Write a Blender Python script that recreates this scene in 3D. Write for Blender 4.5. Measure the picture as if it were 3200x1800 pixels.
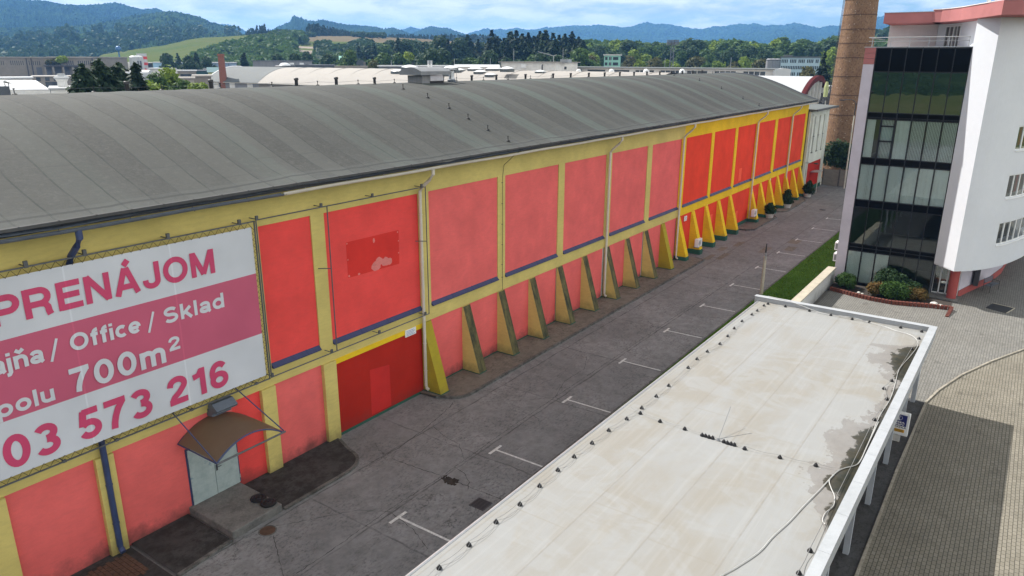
import bpy, bmesh, math, random
import numpy as np
from mathutils import Vector, Matrix, noise as mnoise
random.seed(7); rng = np.random.default_rng(7)
S = bpy.context.scene; COL = S.collection
for o in list(bpy.data.objects): bpy.data.objects.remove(o)

# ------------------------------------------------------------------ camera
CAMLOC = Vector((0.0, -22.196, 15.463))
PITCH, YAW, ROLL, FPX = 0.300345, 0.609029, 0.0047177, 2297.65
fwd = Vector((math.cos(PITCH)*math.cos(YAW), math.cos(PITCH)*math.sin(YAW), -math.sin(PITCH)))
rgt = fwd.cross(Vector((0, 0, 1))).normalized(); upv = rgt.cross(fwd)
c_, s_ = math.cos(ROLL), math.sin(ROLL)
rgt, upv = c_*rgt + s_*upv, -s_*rgt + c_*upv
cam = bpy.data.objects.new('camera', bpy.data.cameras.new('camera')); COL.objects.link(cam)
cam.matrix_world = Matrix((( rgt.x, upv.x, -fwd.x, CAMLOC.x), (rgt.y, upv.y, -fwd.y, CAMLOC.y), (rgt.z, upv.z, -fwd.z, CAMLOC.z), (0, 0, 0, 1)))
cam.data.sensor_width = 36.0; cam.data.lens = 36.0*FPX/3200.0
cam.data.clip_start = 0.1; cam.data.clip_end = 30000
S.camera = cam

# ------------------------------------------------------------------ sky, sun, exposure
SUN_EL, SUN_AZ = math.radians(46.5), math.radians(5.2)       # azimuth from +Y towards +X
SKY_STRENGTH, SUN_STRENGTH, EXPOSURE = 0.068, 5.0, 0.62
W = bpy.data.worlds.new('World'); S.world = W; W.use_nodes = True
nt = W.node_tree; nt.nodes.clear()
class G:
    """tiny node-graph helper"""
    def __init__(s, tree): s.t = tree
    def n(s, kind, **kw):
        nd = s.t.nodes.new(kind)
        for k, v in kw.items():
            if k.startswith('i_'):
                key = k[2:].replace('_', ' ')
                nd.inputs[key].default_value = v
            else: setattr(nd, k, v)
        return nd
    def l(s, a, b): s.t.links.new(a, b)
    def math(s, op, a, b=None, clamp=False):
        nd = s.n('ShaderNodeMath', operation=op); nd.use_clamp = clamp
        for i, v in enumerate((a, b)):
            if v is None: continue
            if isinstance(v, (int, float)): nd.inputs[i].default_value = v
            else: s.l(v, nd.inputs[i])
        return nd.outputs[0]
    def mix(s, fac, a, b, blend='MIX'):
        nd = s.n('ShaderNodeMix', data_type='RGBA', blend_type=blend)
        for sock, v in ((nd.inputs[0], fac), (nd.inputs[6], a), (nd.inputs[7], b)):
            if isinstance(v, (int, float)): sock.default_value = v
            elif isinstance(v, (tuple, list)): sock.default_value = (*v[:3], 1)
            else: s.l(v, sock)
        return nd.outputs[2]
    def ramp(s, fac, stops, interp='LINEAR'):
        nd = s.n('ShaderNodeValToRGB'); cr = nd.color_ramp; cr.interpolation = interp
        while len(cr.elements) < len(stops): cr.elements.new(0.5)
        for e, (p, c) in zip(cr.elements, stops):
            e.position = p; e.color = (c, c, c, 1) if isinstance(c, (int, float)) else (*c, 1)
        s.l(fac, nd.inputs[0]); return nd.outputs[0]
    def noise(s, vec, scale, detail=4, rough=0.55, dist=0.0, out=0):
        nd = s.n('ShaderNodeTexNoise'); nd.inputs['Scale'].default_value = scale; nd.inputs['Detail'].default_value = detail
        nd.inputs['Roughness'].default_value = rough; nd.inputs['Distortion'].default_value = dist
        if vec is not None: s.l(vec, nd.inputs['Vector'])
        return nd.outputs[out]
    def mapv(s, vec, scale=(1, 1, 1), loc=(0, 0, 0), rot=(0, 0, 0)):
        nd = s.n('ShaderNodeMapping'); nd.inputs['Scale'].default_value = scale; nd.inputs['Location'].default_value = loc; nd.inputs['Rotation'].default_value = rot
        s.l(vec, nd.inputs['Vector']); return nd.outputs[0]
g = G(nt)
sky = g.n('ShaderNodeTexSky', sky_type='NISHITA'); sky.sun_disc = False; sky.sun_elevation = SUN_EL; sky.sun_rotation = SUN_AZ
sky.air_density = 1.0; sky.dust_density = 0.6; sky.ozone_density = 2.0
tc = g.n('ShaderNodeTexCoord'); dirv = tc.outputs['Generated']
sx = g.n('ShaderNodeSeparateXYZ'); g.l(dirv, sx.inputs[0])
cl1 = g.noise(g.mapv(dirv, (5.5, 5.5, 22)), 1.0, 9, 0.60, 0.5)
cl2 = g.noise(g.mapv(dirv, (14, 14, 60), (3, 1, 5)), 1.0, 8, 0.6, 0.3)
high = g.ramp(sx.outputs[2], [(0.06, 0.0), (0.35, 1.0)])
cover = g.math('ADD', g.math('MULTIPLY', g.math('ABSOLUTE', sx.outputs[1]), 0.26), g.math('MULTIPLY', sx.outputs[0], -0.15))   # more cloud to the north-west
cover = g.math('ADD', g.math('ADD', cover, 0.145), g.math('MULTIPLY', high, 0.065))
dens = g.math('ADD', g.math('ADD', g.math('MULTIPLY', cl1, 0.75), g.math('MULTIPLY', cl2, 0.35)), cover)
cfac = g.ramp(dens, [(0.56, 0.0), (0.62, 0.55), (0.70, 1.0)])
ctone = g.ramp(cl2, [(0.30, (6.6, 7.5, 8.0)), (0.47, (10.2, 10.4, 10.3)), (0.60, (13.2, 12.9, 12.4))])
ctone = g.mix(high, ctone, g.mix(1.0, ctone, (0.74, 0.73, 0.71), 'MULTIPLY'))
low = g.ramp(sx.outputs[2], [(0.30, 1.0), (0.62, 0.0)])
cloud_fill = g.mix(low, (1, 1, 1), g.ramp(g.math('MULTIPLY', sx.outputs[1], -1.0), [(0.05, (1, 1, 1)), (0.50, (2.7, 2.66, 2.58))]))     # unseen low clouds behind the camera, brightened as added fill for the hall front
ctone = g.mix(1.0, ctone, cloud_fill, 'MULTIPLY')
skyc = g.mix(1.0, sky.outputs[0], (1.15, 1.22, 1.18), 'MULTIPLY')
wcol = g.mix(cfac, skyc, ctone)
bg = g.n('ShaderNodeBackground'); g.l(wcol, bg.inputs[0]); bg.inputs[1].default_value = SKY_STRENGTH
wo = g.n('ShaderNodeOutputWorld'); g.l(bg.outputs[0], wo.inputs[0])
sl = bpy.data.lights.new('sun', 'SUN'); sl.energy = SUN_STRENGTH; sl.angle = math.radians(0.5); sl.color = (1.0, 0.965, 0.92)
sun = bpy.data.objects.new('sun', sl); COL.objects.link(sun); sun.location = (0, 0, 60)
SD = Vector((math.sin(SUN_AZ)*math.cos(SUN_EL), math.cos(SUN_AZ)*math.cos(SUN_EL), math.sin(SUN_EL)))
sun.rotation_euler = SD.to_track_quat('Z', 'Y').to_euler()
S.view_settings.view_transform = 'Standard'; S.view_settings.look = 'None'; S.view_settings.gamma = 1; S.view_settings.exposure = EXPOSURE
S.cycles.max_bounces = 8; S.cycles.transparent_max_bounces = 12; S.cycles.volume_bounces = 1

# ------------------------------------------------------------------ real places from the survey of the site
def ray(u, v):
    d = fwd + rgt*((u-1600)/FPX) - upv*((v-900)/FPX); return d
def at(u, v, dist):
    """ground position and height of the thing seen in direction (u, v) standing dist metres away"""
    d = ray(u, v); k = dist/math.hypot(d.x, d.y); return CAMLOC + d*k
DS = 3200/2576
def atd(u, v, dist): return at(u*DS, v*DS, dist)

# ------------------------------------------------------------------ materials
MATS = {}
def srgb(r, g_, b):
    f = lambda c: (c/255/12.92 if c/255 <= 0.04045 else ((c/255+0.055)/1.055)**2.4)
    return (f(r), f(g_), f(b))
def new_mat(name):
    m = bpy.data.materials.new(name); m.use_nodes = True; t = m.node_tree; t.nodes.clear(); q = G(t)
    out = q.n('ShaderNodeOutputMaterial'); p = q.n('ShaderNodeBsdfPrincipled'); q.l(p.outputs[0], out.inputs[0]); MATS[name] = m
    q.p = p; q.out = out
    geo = q.n('ShaderNodeNewGeometry'); q.pos = geo.outputs['Position']; q.nor = geo.outputs['Normal']
    return m, q
def bump(q, h, strength=0.3, dist=0.02):
    b = q.n('ShaderNodeBump'); b.inputs['Strength'].default_value = strength; b.inputs['Distance'].default_value = dist
    q.l(h, b.inputs['Height']); q.l(b.outputs[0], q.p.inputs['Normal'])
def scale_col(c, k): return tuple(min(1, x*k) for x in c)
def plain(name, col, rough=0.7, var=0.18, scale=1.5, metal=0.0, spec=0.4, bmp=0.0, bscale=40, tint=None, streak=0.0):
    if name in MATS: return MATS[name]
    m, q = new_mat(name); q.p.inputs['Roughness'].default_value = rough; q.p.inputs['Metallic'].default_value = metal
    q.p.inputs['Specular IOR Level'].default_value = spec
    n1 = q.noise(q.pos, scale, 6, 0.6); n2 = q.noise(q.pos, scale*9, 4, 0.6)
    f = q.math('ADD', q.math('MULTIPLY', n1, 0.65), q.math('MULTIPLY', n2, 0.35))
    col2 = q.mix(q.ramp(f, [(0.3, 0), (0.7, 1)]), scale_col(col, 1-var), scale_col(tint or col, 1+var*0.6))
    if streak > 0:
        st = q.noise(q.mapv(q.pos, (2.2, 2.2, 0.16)), 1.6, 5, 0.65)
        col2 = q.mix(q.math('MULTIPLY', q.ramp(st, [(0.48, 0), (0.72, 1)]), streak), col2, scale_col(col, 0.45))
    q.l(col2, q.p.inputs['Base Color'])
    if bmp: bump(q, q.noise(q.pos, bscale, 3), bmp, 0.01)
    return m

def plaster(name, col, grime=0.25, base_grime=0.0):
    m, q = new_mat(name); q.p.inputs['Roughness'].default_value = 0.9; q.p.inputs['Specular IOR Level'].default_value = 0.15
    n1 = q.noise(q.pos, 0.55, 6, 0.6); n2 = q.noise(q.mapv(q.pos, (1.2, 1.2, 5)), 2.0, 5, 0.6); n3 = q.noise(q.pos, 22, 3)
    c = q.mix(q.ramp(n1, [(0.32, 0), (0.68, 1)]), scale_col(col, 0.86), scale_col(col, 1.08))
    c = q.mix(q.math('MULTIPLY', q.ramp(n2, [(0.45, 0), (0.75, 1)]), grime), c, tuple(0.55*x+0.03 for x in col))
    c = q.mix(q.math('MULTIPLY', q.ramp(n3, [(0.35, 0), (0.7, 1)]), 0.12), c, scale_col(col, 0.7))
    if base_grime:
        z = q.n('ShaderNodeSeparateXYZ'); q.l(q.pos, z.inputs[0])
        hz = q.math('SUBTRACT', q.math('MULTIPLY', q.noise(q.pos, 1.3, 5, 0.7), 1.5), z.outputs[2])
        c = q.mix(q.math('MULTIPLY', q.ramp(hz, [(0.1, 0), (0.75, 1)]), base_grime), c, (0.05, 0.045, 0.04))
    q.l(c, q.p.inputs['Base Color']); bump(q, q.noise(q.pos, 60, 3), 0.25, 0.01)
    return m
# ------------------------------------------------------------------ mesh helpers
class MB:
    """collects shapes, then links them as one mesh object"""
    def __init__(s): s.v = []; s.f = []; s.mi = []; s.cur = 0
    def add(s, vs, fs):
        o = len(s.v); s.v += [tuple(x) for x in vs]; s.f += [tuple(i+o for i in f) for f in fs]; s.mi += [s.cur]*len(fs); return s
    def box(s, a, b):
        (x0, y0, z0), (x1, y1, z1) = a, b
        x0, x1 = sorted((x0, x1)); y0, y1 = sorted((y0, y1)); z0, z1 = sorted((z0, z1))
        return s.add([(x0,y0,z0),(x1,y0,z0),(x1,y1,z0),(x0,y1,z0),(x0,y0,z1),(x1,y0,z1),(x1,y1,z1),(x0,y1,z1)],
            [(0,3,2,1),(4,5,6,7),(0,1,5,4),(1,2,6,5),(2,3,7,6),(3,0,4,7)])
    def obox(s, c, half, ux, uy=None):
        ux = Vector(ux).normalized(); uz = Vector((0,0,1)); uy = Vector(uy).normalized() if uy else uz.cross(ux).normalized(); uz = ux.cross(uy)
        c = Vector(c); vs = [c + ux*(half[0]*a) + uy*(half[1]*b) + uz*(half[2]*d) for d in (-1,1) for (a,b) in ((-1,-1),(1,-1),(1,1),(-1,1))]
        return s.add(vs, [(0,3,2,1),(4,5,6,7),(0,1,5,4),(1,2,6,5),(2,3,7,6),(3,0,4,7)])
    def prism(s, pts, z0, z1):
        n = len(pts); area = sum(pts[i][0]*pts[(i+1)%n][1]-pts[(i+1)%n][0]*pts[i][1] for i in range(n))
        if area < 0: pts = pts[::-1]
        vs = [(x,y,z0) for x,y in pts] + [(x,y,z1) for x,y in pts]
        return s.add(vs, [tuple(range(n))[::-1], tuple(range(n,2*n))] + [(i,(i+1)%n,n+(i+1)%n,n+i) for i in range(n)])
    def extr(s, prof, axis, a, b):
        """profile in the plane across axis ('x': (y,z); 'y': (x,z)) swept from a to b"""
        n = len(prof); mk = (lambda p,t: (t,p[0],p[1])) if axis == 'x' else (lambda p,t: (p[0],t,p[1]))
        vs = [mk(p,a) for p in prof] + [mk(p,b) for p in prof]
        return s.add(vs, [tuple(range(n)), tuple(range(n,2*n))[::-1]] + [(i,n+i,n+(i+1)%n,(i+1)%n) for i in range(n)])
    def tube(s, pts, r, n=8, caps=True, r2=None):
        pts = [Vector(p) for p in pts]; m = len(pts); rings = []
        for i, p in enumerate(pts):
            t = ((pts[min(i+1,m-1)]-pts[max(i-1,0)])).normalized()
            ref = Vector((0,0,1)) if abs(t.z) < 0.9 else Vector((1,0,0))
            a = t.cross(ref).normalized(); b = t.cross(a); rr = r if r2 is None else r+(r2-r)*i/max(1,m-1)
            rings.append([p + a*(rr*math.cos(2*math.pi*k/n)) + b*(rr*math.sin(2*math.pi*k/n)) for k in range(n)])
        vs = [q for rg in rings for q in rg]; fs = []
        for i in range(m-1):
            for k in range(n): fs.append((i*n+k, (i+1)*n+k, (i+1)*n+(k+1)%n, i*n+(k+1)%n))
        if caps: fs += [tuple(range(n)), tuple(range((m-1)*n, m*n))[::-1]]
        return s.add(vs, fs)
    def lathe(s, prof, c=(0,0,0), n=24, cap=True):
        vs = []; fs = []
        for (r,z) in prof:
            vs += [(c[0]+r*math.cos(2*math.pi*k/n), c[1]+r*math.sin(2*math.pi*k/n), c[2]+z) for k in range(n)]
        for i in range(len(prof)-1):
            for k in range(n): fs.append((i*n+k, i*n+(k+1)%n, (i+1)*n+(k+1)%n, (i+1)*n+k))
        if cap: fs += [tuple(range(n))[::-1], tuple(range((len(prof)-1)*n, len(prof)*n))]
        return s.add(vs, fs)
    def grid(s, fn, nu, nv):
        vs = [fn(i/nu, j/nv) for j in range(nv+1) for i in range(nu+1)]
        return s.add(vs, [(j*(nu+1)+i, j*(nu+1)+i+1, (j+1)*(nu+1)+i+1, (j+1)*(nu+1)+i) for j in range(nv) for i in range(nu)])
    def build(s, name, mats, parent=None, smooth=False, bev=0.0, label=None):
        me = bpy.data.meshes.new(name); me.from_pydata(s.v, [], s.f)
        if not isinstance(mats, (list, tuple)): mats = [mats]
        for m in mats: me.materials.append(MATS[m] if isinstance(m, str) else m)
        if len(mats) > 1: me.polygons.foreach_set('material_index', s.mi)
        me.validate(); me.update()
        if smooth:
            me.polygons.foreach_set('use_smooth', [True]*len(me.polygons))
            try: me.set_sharp_from_angle(angle=math.radians(35))
            except Exception: pass
        o = bpy.data.objects.new(name, me); COL.objects.link(o)
        if parent is not None: o.parent = parent; o.matrix_parent_inverse = Matrix.Translation(-parent_world(parent))
        if bev:
            md = o.modifiers.new('edge', 'BEVEL'); md.width = bev; md.segments = 2; md.limit_method = 'ANGLE'
        if label: o['label'] = label
        return o
def parent_world(p):
    t = Vector(p.location)
    return t
def thing(name, loc, label, cat, group=None):
    o = bpy.data.objects.new(name, None); o.empty_display_size = 0.3; COL.objects.link(o); o.location = loc
    return tag(o, label, cat, group)
def tag(o, label, cat, group=None, kind=None):
    if label: o['label'] = label
    if cat: o['category'] = cat
    if group: o['group'] = group
    if kind: o['kind'] = kind
    return o
def struct(o): o['kind'] = 'structure'; return o
def one(mb, name, mats, label, cat, group=None, origin=None, **kw):
    """a thing that is a single mesh; its origin is moved to its base"""
    if origin is None:
        a = np.array(mb.v); origin = (a[:,0].mean(), a[:,1].mean(), a[:,2].min())
    ox, oy, oz = origin; mb.v = [(x-ox, y-oy, z-oz) for x,y,z in mb.v]
    o = mb.build(name, mats, **kw); o.location = origin; return tag(o, label, cat, group)
def copy_thing(o, loc, label=None, rz=0.0, sc=1.0):
    """a copy of a thing with copies of its parts and their parts"""
    c = o.copy(); COL.objects.link(c); c.location = loc; c.rotation_euler = (0, 0, rz)
    c.scale = (sc, sc, sc) if isinstance(sc, (int, float)) else sc
    if label: c['label'] = label
    def kids(src, dst):
        for ch in src.children:
            k = ch.copy(); COL.objects.link(k); k.parent = dst; k.matrix_parent_inverse = ch.matrix_parent_inverse.copy(); kids(ch, k)
    kids(o, c); return c
def np_mesh(name, verts, faces, mat):
    """quads from numpy arrays"""
    me = bpy.data.meshes.new(name); nv, nf = len(verts), len(faces); k = faces.shape[1]
    me.vertices.add(nv); me.vertices.foreach_set('co', np.ascontiguousarray(verts, dtype=np.float32).ravel())
    me.loops.add(nf*k); me.loops.foreach_set('vertex_index', np.ascontiguousarray(faces, dtype=np.int32).ravel())
    me.polygons.add(nf); me.polygons.foreach_set('loop_start', np.arange(0, nf*k, k, dtype=np.int32)); me.polygons.foreach_set('loop_total', np.full(nf, k, dtype=np.int32))
    me.materials.append(MATS[mat]); me.update(calc_edges=True); me.validate(); return me
_TXT = {}
def text_mesh(txt, w, h, bold=0.02):
    """outline of a piece of writing, scaled so that its capitals fill w by h; returns verts (x, z) and faces"""
    cu = bpy.data.curves.new('t', 'FONT'); cu.body = txt; cu.offset = bold; cu.extrude = 0.0; cu.resolution_u = 6; cu.fill_mode = 'FRONT'
    to = bpy.data.objects.new('t', cu); COL.objects.link(to)
    bpy.context.view_layer.update()
    dg = bpy.context.evaluated_depsgraph_get(); me = to.evaluated_get(dg).to_mesh()
    vs = np.array([v.co[:2] for v in me.vertices]); fs = [tuple(p.vertices) for p in me.polygons]
    to.evaluated_get(dg).to_mesh_clear(); bpy.data.objects.remove(to); bpy.data.curves.remove(cu)
    cap = 0.729 + 2*bold
    x0, x1 = vs[:,0].min(), vs[:,0].max()
    vs = (vs - (x0, -bold)) * (w/(x1-x0), h/cap)
    return vs, fs
def lettering(txt, origin, ux, uz, w, h, mat, parent, bold=0.02, lift=None, name='lettering'):
    vs, fs = text_mesh(txt, w, h, bold); o = Vector(origin); ux = Vector(ux); uz = Vector(uz)
    mb = MB(); mb.add([o + ux*a + uz*b for a,b in vs], fs); return mb.build(name, mat, parent)

# block letters drawn as thick strokes (capital height 1)
def EL(cx, cy, rx, ry, a0, a1, n=14): return [(cx+rx*math.cos(math.radians(a0+(a1-a0)*i/n)), cy+ry*math.sin(math.radians(a0+(a1-a0)*i/n))) for i in range(n+1)]
_ring = lambda cx, cy, rx, ry: EL(cx, cy, rx, ry, 0, 360, 26)
_bowlP = [(.1, .9), (.42, .9)] + EL(.42, .67, .20, .23, 90, -90, 10) + [(.1, .44)]
GLYPH = {
 'P': (.70, [[(.1, 0), (.1, 1)], _bowlP]), 'R': (.76, [[(.1, 0), (.1, 1)], _bowlP, [(.40, .44), (.53, .40), (.59, .28), (.60, .12), (.63, 0)]]),
 'E': (.66, [[(.1, 0), (.1, 1)], [(.1, .9), (.64, .9)], [(.1, .51), (.60, .51)], [(.1, .1), (.66, .1)]]),
 'N': (.74, [[(.1, 0), (.1, 1)], [(.64, 0), (.64, 1)], [(.1, .97), (.64, .03)]]),
 'Á': (.78, [[(.09, 0), (.37, 1)], [(.41, 1), (.69, 0)], [(.28, .9), (.50, .9)], [(.2, .30), (.58, .30)], [(.36, 1.09), (.50, 1.27)]]),
 'J': (.58, [[(.48, 1), (.48, .3)] + EL(.29, .29, .19, .19, 0, -180, 10) + [(.10, .36)]]),
 'O': (.84, [_ring(.42, .5, .32, .41)]), 'M': (.86, [[(.1, 0), (.1, 1)], [(.76, 0), (.76, 1)], [(.12, .97), (.43, .06)], [(.43, .06), (.74, .97)]]),
 'd': (.63, [_ring(.31, .365, .22, .275), [(.53, 0), (.53, 1)]]), 'a': (.58, [[(.09, .52)] + EL(.28, .49, .19, .155, 165, 0, 10) + [(.47, .40), (.47, .10), (.53, 0)], _ring(.27, .22, .19, .135)]),
 'j': (.20, [[(.1, .73), (.1, -.08), (.05, -.17), (-.06, -.18)], [(.1, .84), (.1, 1.01)]]), 'ň': (.60, [[(.1, 0), (.1, .73)], [(.1, .40)] + EL(.30, .44, .20, .20, 180, 0, 12) + [(.50, 0)], [(.14, 1.03), (.30, .88), (.46, 1.03)]]),
 '/': (.36, [[(.06, -.08), (.30, 1.06)]]), 'f': (.36, [[(.17, 0), (.17, .76)] + EL(.35, .76, .18, .16, 180, 90, 6), [(.02, .66), (.35, .66)]]), 'i': (.20, [[(.1, 0), (.1, .73)], [(.1, .84), (.1, 1.01)]]),
 'c': (.56, [EL(.31, .365, .22, .275, 48, 312, 20)]), 'e': (.60, [EL(.31, .365, .22, .275, 0, 318, 22), [(.1, .35), (.50, .35)]]),
 'S': (.70, [EL(.35, .71, .24, .195, 25, 270, 14) + EL(.35, .305, .25, .21, 90, -155, 16)]), 's': (.54, [EL(.27, .53, .17, .12, 25, 270, 12) + EL(.27, .22, .18, .13, 90, -155, 12)]),
 'k': (.58, [[(.1, 0), (.1, 1)], [(.50, .73), (.12, .30)], [(.24, .44), (.53, 0)]]), 'l': (.20, [[(.1, 0), (.1, 1)]]), 'p': (.63, [[(.1, -.26), (.1, .73)], _ring(.32, .365, .22, .275)]), 'o': (.62, [_ring(.31, .365, .22, .275)]),
 'u': (.60, [[(.1, .73), (.1, .28)] + EL(.29, .28, .19, .19, 180, 360, 12) + [(.48, .4)], [(.48, 0), (.48, .73)]]), 'm': (.86, [[(.1, 0), (.1, .73)], [(.1, .44)] + EL(.265, .46, .165, .18, 180, 0, 10) + [(.43, 0)], [(.43, .44)] + EL(.595, .46, .165, .18, 180, 0, 10) + [(.76, 0)]]),
 'r': (.42, [[(.1, 0), (.1, .73)], [(.1, .40)] + EL(.32, .42, .22, .22, 180, 85, 8)]),
 '7': (.60, [[(.03, .9), (.58, .9)], [(.50, .86), (.38, .66), (.29, .42), (.24, .2), (.22, 0)]]), '0': (.62, [_ring(.31, .5, .21, .41)]),
 '2': (.62, [[(.10, .66)] + EL(.31, .70, .20, .20, 165, -38, 14) + [(.34, .40), (.19, .27), (.13, .14)], [(.05, .1), (.57, .1)]]), '3': (.60, [EL(.30, .715, .19, .185, 155, -90, 14), EL(.30, .30, .21, .20, 90, -155, 16)]),
 '9': (.62, [_ring(.31, .68, .20, .225), EL(.30, .42, .21, .33, 35, -140, 14)]), '5': (.60, [[(.54, .9), (.16, .9)], [(.19, .95), (.13, .45)], EL(.30, .32, .205, .225, 143, -155, 18)]), '1': (.48, [[(.36, 0), (.36, 1)], [(.08, .72), (.24, .76), (.33, .93)]]), '6': (.62, [_ring(.31, .315, .20, .22), EL(.32, .58, .21, .33, 215, 38, 14)])}
def block_letters(txt, xl, xr, y, zb, h, mat, parent, stroke=.212, gap=.07):
    wd = sum(GLYPH[ch][0] if ch != ' ' else .3 for ch in txt) + gap*(len(txt)-1); kx = (xr-xl)/wd; mb = MB(); X = 0.0; dep = 0
    for ch in txt:
        if ch == ' ': X += .3+gap; continue
        w, strokes = GLYPH[ch]
        for st in strokes:
            p = [(xl+(X+a)*kx, zb+b*h) for a, b in st]; n = len(p); hw = stroke*h*.5 * (.62 if ch == '/' else 1); closed = math.hypot(p[0][0]-p[-1][0], p[0][1]-p[-1][1]) < 1e-6
            L_, R_ = [], []
            for i in range(n):
                a = p[(i-1) % (n-1)] if closed else p[max(i-1, 0)]; c = p[(i+1) % (n-1)] if closed else p[min(i+1, n-1)]
                if closed and i == n-1: c = p[1]; a = p[n-2]
                if closed and i == 0: a = p[n-2]
                tx, tz = c[0]-a[0], c[1]-a[1]; l = math.hypot(tx, tz) or 1; nx_, nz_ = -tz/l, tx/l
                L_.append((p[i][0]+nx_*hw, y-dep, p[i][1]+nz_*hw)); R_.append((p[i][0]-nx_*hw, y-dep, p[i][1]-nz_*hw))
            mb.add(L_+R_, [(i, i+1, n+i+1, n+i) for i in range(n-1)]); dep += .0004
        X += w+gap
    return mb.build('lettering', mat, parent)
# ------------------------------------------------------------------ materials of this place
plaster('red_plaster', (0.78, 0.145, 0.135), 0.22, 0.75)
plaster('red_plaster_strong', (0.80, 0.08, 0.07), 0.2, 0.6)
plaster('orange_plaster', (0.76, 0.06, 0.025), 0.12, 0.3)
plaster('garage_red', (0.42, 0.022, 0.012), 0.2, 0.35)
plaster('fresh_red', (0.55, 0.03, 0.025), 0.15)
plaster('patch_red', (0.66, 0.04, 0.03), 0.12)
plaster('yellow_plaster', (0.62, 0.51, 0.17), 0.32, 0.55)
plaster('yellow_bright', (0.80, 0.54, 0.02), 0.40, 0.4)
plaster('yellow_olive', (0.40, 0.32, 0.03), 0.35, 0.3)
plain('white_render', (0.66, 0.68, 0.71), 0.85, 0.05, 0.4, spec=0.15, bmp=0.15, bscale=60)
plaster('lavender_render', (0.56, 0.52, 0.58), 0.08)
plaster('pink_render', (0.68, 0.62, 0.60), 0.08)
plaster('red_fascia', (0.42, 0.165, 0.16), 0.12)
plaster('annexe_white', (0.62, 0.64, 0.58), 0.22)
plaster('plinth_green', (0.03, 0.14, 0.10), 0.3, 0.4)
plaster('grey_render', (0.25, 0.225, 0.195), 0.8)
plaster('offwhite_wall', (0.74, 0.72, 0.68), 0.15)
plaster('lowwall_render', (0.56, 0.56, 0.55), 0.35, 0.5)
plain('coping_stone', (0.42, 0.38, 0.30), 0.85, 0.25, 2.0, bmp=0.3)
plain('ledge_blue', (0.035, 0.045, 0.12), 0.5, 0.3, 2.5)
plain('pipe_blue', (0.04, 0.06, 0.14), 0.45, 0.3, 2.5)
plain('slate_metal', (0.105, 0.125, 0.155), 0.5, 0.35, 2.0)
plain('pipe_cream', (0.62, 0.58, 0.50), 0.45, 0.15, 2.0)
plain('white_paint', (0.75, 0.75, 0.74), 0.5, 0.1, 2.0)
plain('white_trim', (0.78, 0.78, 0.77), 0.4, 0.06)
plain('grey_metal', (0.33, 0.34, 0.35), 0.45, 0.2, 3, metal=0.6)
plain('galvanised', (0.50, 0.51, 0.52), 0.4, 0.2, 3, metal=0.7)
plain('hood_metal', (0.22, 0.23, 0.245), 0.6, 0.2, 2, metal=0.2)
plain('dark_metal', (0.05, 0.05, 0.055), 0.5, 0.3, 4)
plain('rust_metal', (0.10, 0.055, 0.035), 0.8, 0.4, 6)
plain('black_rubber', (0.012, 0.012, 0.014), 0.6, 0.3, 6)
plain('black_frame', (0.012, 0.013, 0.016), 0.35, 0.2, 4)
plain('frame_steel', (0.10, 0.105, 0.11), 0.5, 0.3, 4)
plain('wire', (0.22, 0.22, 0.215), 0.5, 0.2)
plain('white_cable', (0.50, 0.50, 0.48), 0.5, 0.1)
plain('parking_paint', (0.62, 0.62, 0.60), 0.75, 0.45, 9, tint=(0.66, 0.66, 0.64), streak=0.35)
plain('carport_white', (0.36, 0.375, 0.39), 0.6, 0.12, 1.5, streak=0.15)
plain('carport_post', (0.40, 0.43, 0.46), 0.5, 0.15, 2)
plain('asphalt_dark', (0.07, 0.07, 0.07), 0.9, 0.3, 1.5, bmp=0.3)
plain('soil', (0.045, 0.035, 0.028), 0.95, 0.4, 4, bmp=0.4)
plain('red_brick_edge', (0.15, 0.045, 0.03), 0.85, 0.35, 8, bmp=0.3)
plain('stone_white', (0.55, 0.54, 0.50), 0.8, 0.25, 8, bmp=0.3)
plain('terracotta', (0.33, 0.22, 0.17), 0.8, 0.2, 4)
plain('bark', (0.10, 0.075, 0.055), 0.95, 0.3, 5, bmp=0.5, bscale=20)
plain('blind_cream', (0.86, 0.88, 0.86), 0.8, 0.08, 3)
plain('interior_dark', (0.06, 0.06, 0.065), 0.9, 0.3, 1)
plain('interior_floor', (0.20, 0.19, 0.18), 0.8, 0.2, 2)
plain('spandrel_black', (0.004, 0.004, 0.005), 0.12, 0.1, 3, spec=0.08)
plain('sign_blue', (0.02, 0.025, 0.15), 0.4, 0.1)
plain('sign_yellow', (0.65, 0.36, 0.02), 0.4, 0.1)
plain('sign_ink', (0.02, 0.02, 0.03), 0.5, 0.1)
plain('ink_blue', (0.12, 0.18, 0.45), 0.6, 0.1)
plain('column_red', (0.36, 0.07, 0.06), 0.7, 0.15, 3)
plain('step_concrete', (0.17, 0.165, 0.155), 0.9, 0.6, 1.6, bmp=0.3)
plain('hall_beige', (0.33, 0.305, 0.275), 0.8, 0.12, 0.12, streak=0.0)
plain('hall_grey', (0.12, 0.13, 0.128), 0.8, 0.15, 0.15)
plain('roof_white', (0.45, 0.46, 0.465), 0.5, 0.08, 0.2)
plain('arch_maroon', (0.085, 0.015, 0.015), 0.8, 0.2, spec=0.08)
plain('dark_glass', (0.035, 0.045, 0.055), 0.12, 0.3, 0.5, spec=0.8)
plain('glazing_grey', (0.16, 0.18, 0.20), 0.3, 0.3, 0.6)
plain('hall_blue', (0.22, 0.30, 0.42), 0.6, 0.15, 0.2)
plain('hall_blue_light', (0.30, 0.47, 0.62), 0.6, 0.15, 0.2)
plain('hall_dark', (0.12, 0.13, 0.15), 0.7, 0.2, 0.3)
plain('office_blue', (0.40, 0.54, 0.60), 0.7, 0.15, 0.2)
plain('turquoise', (0.30, 0.58, 0.48), 0.7, 0.12, 0.3)
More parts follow.
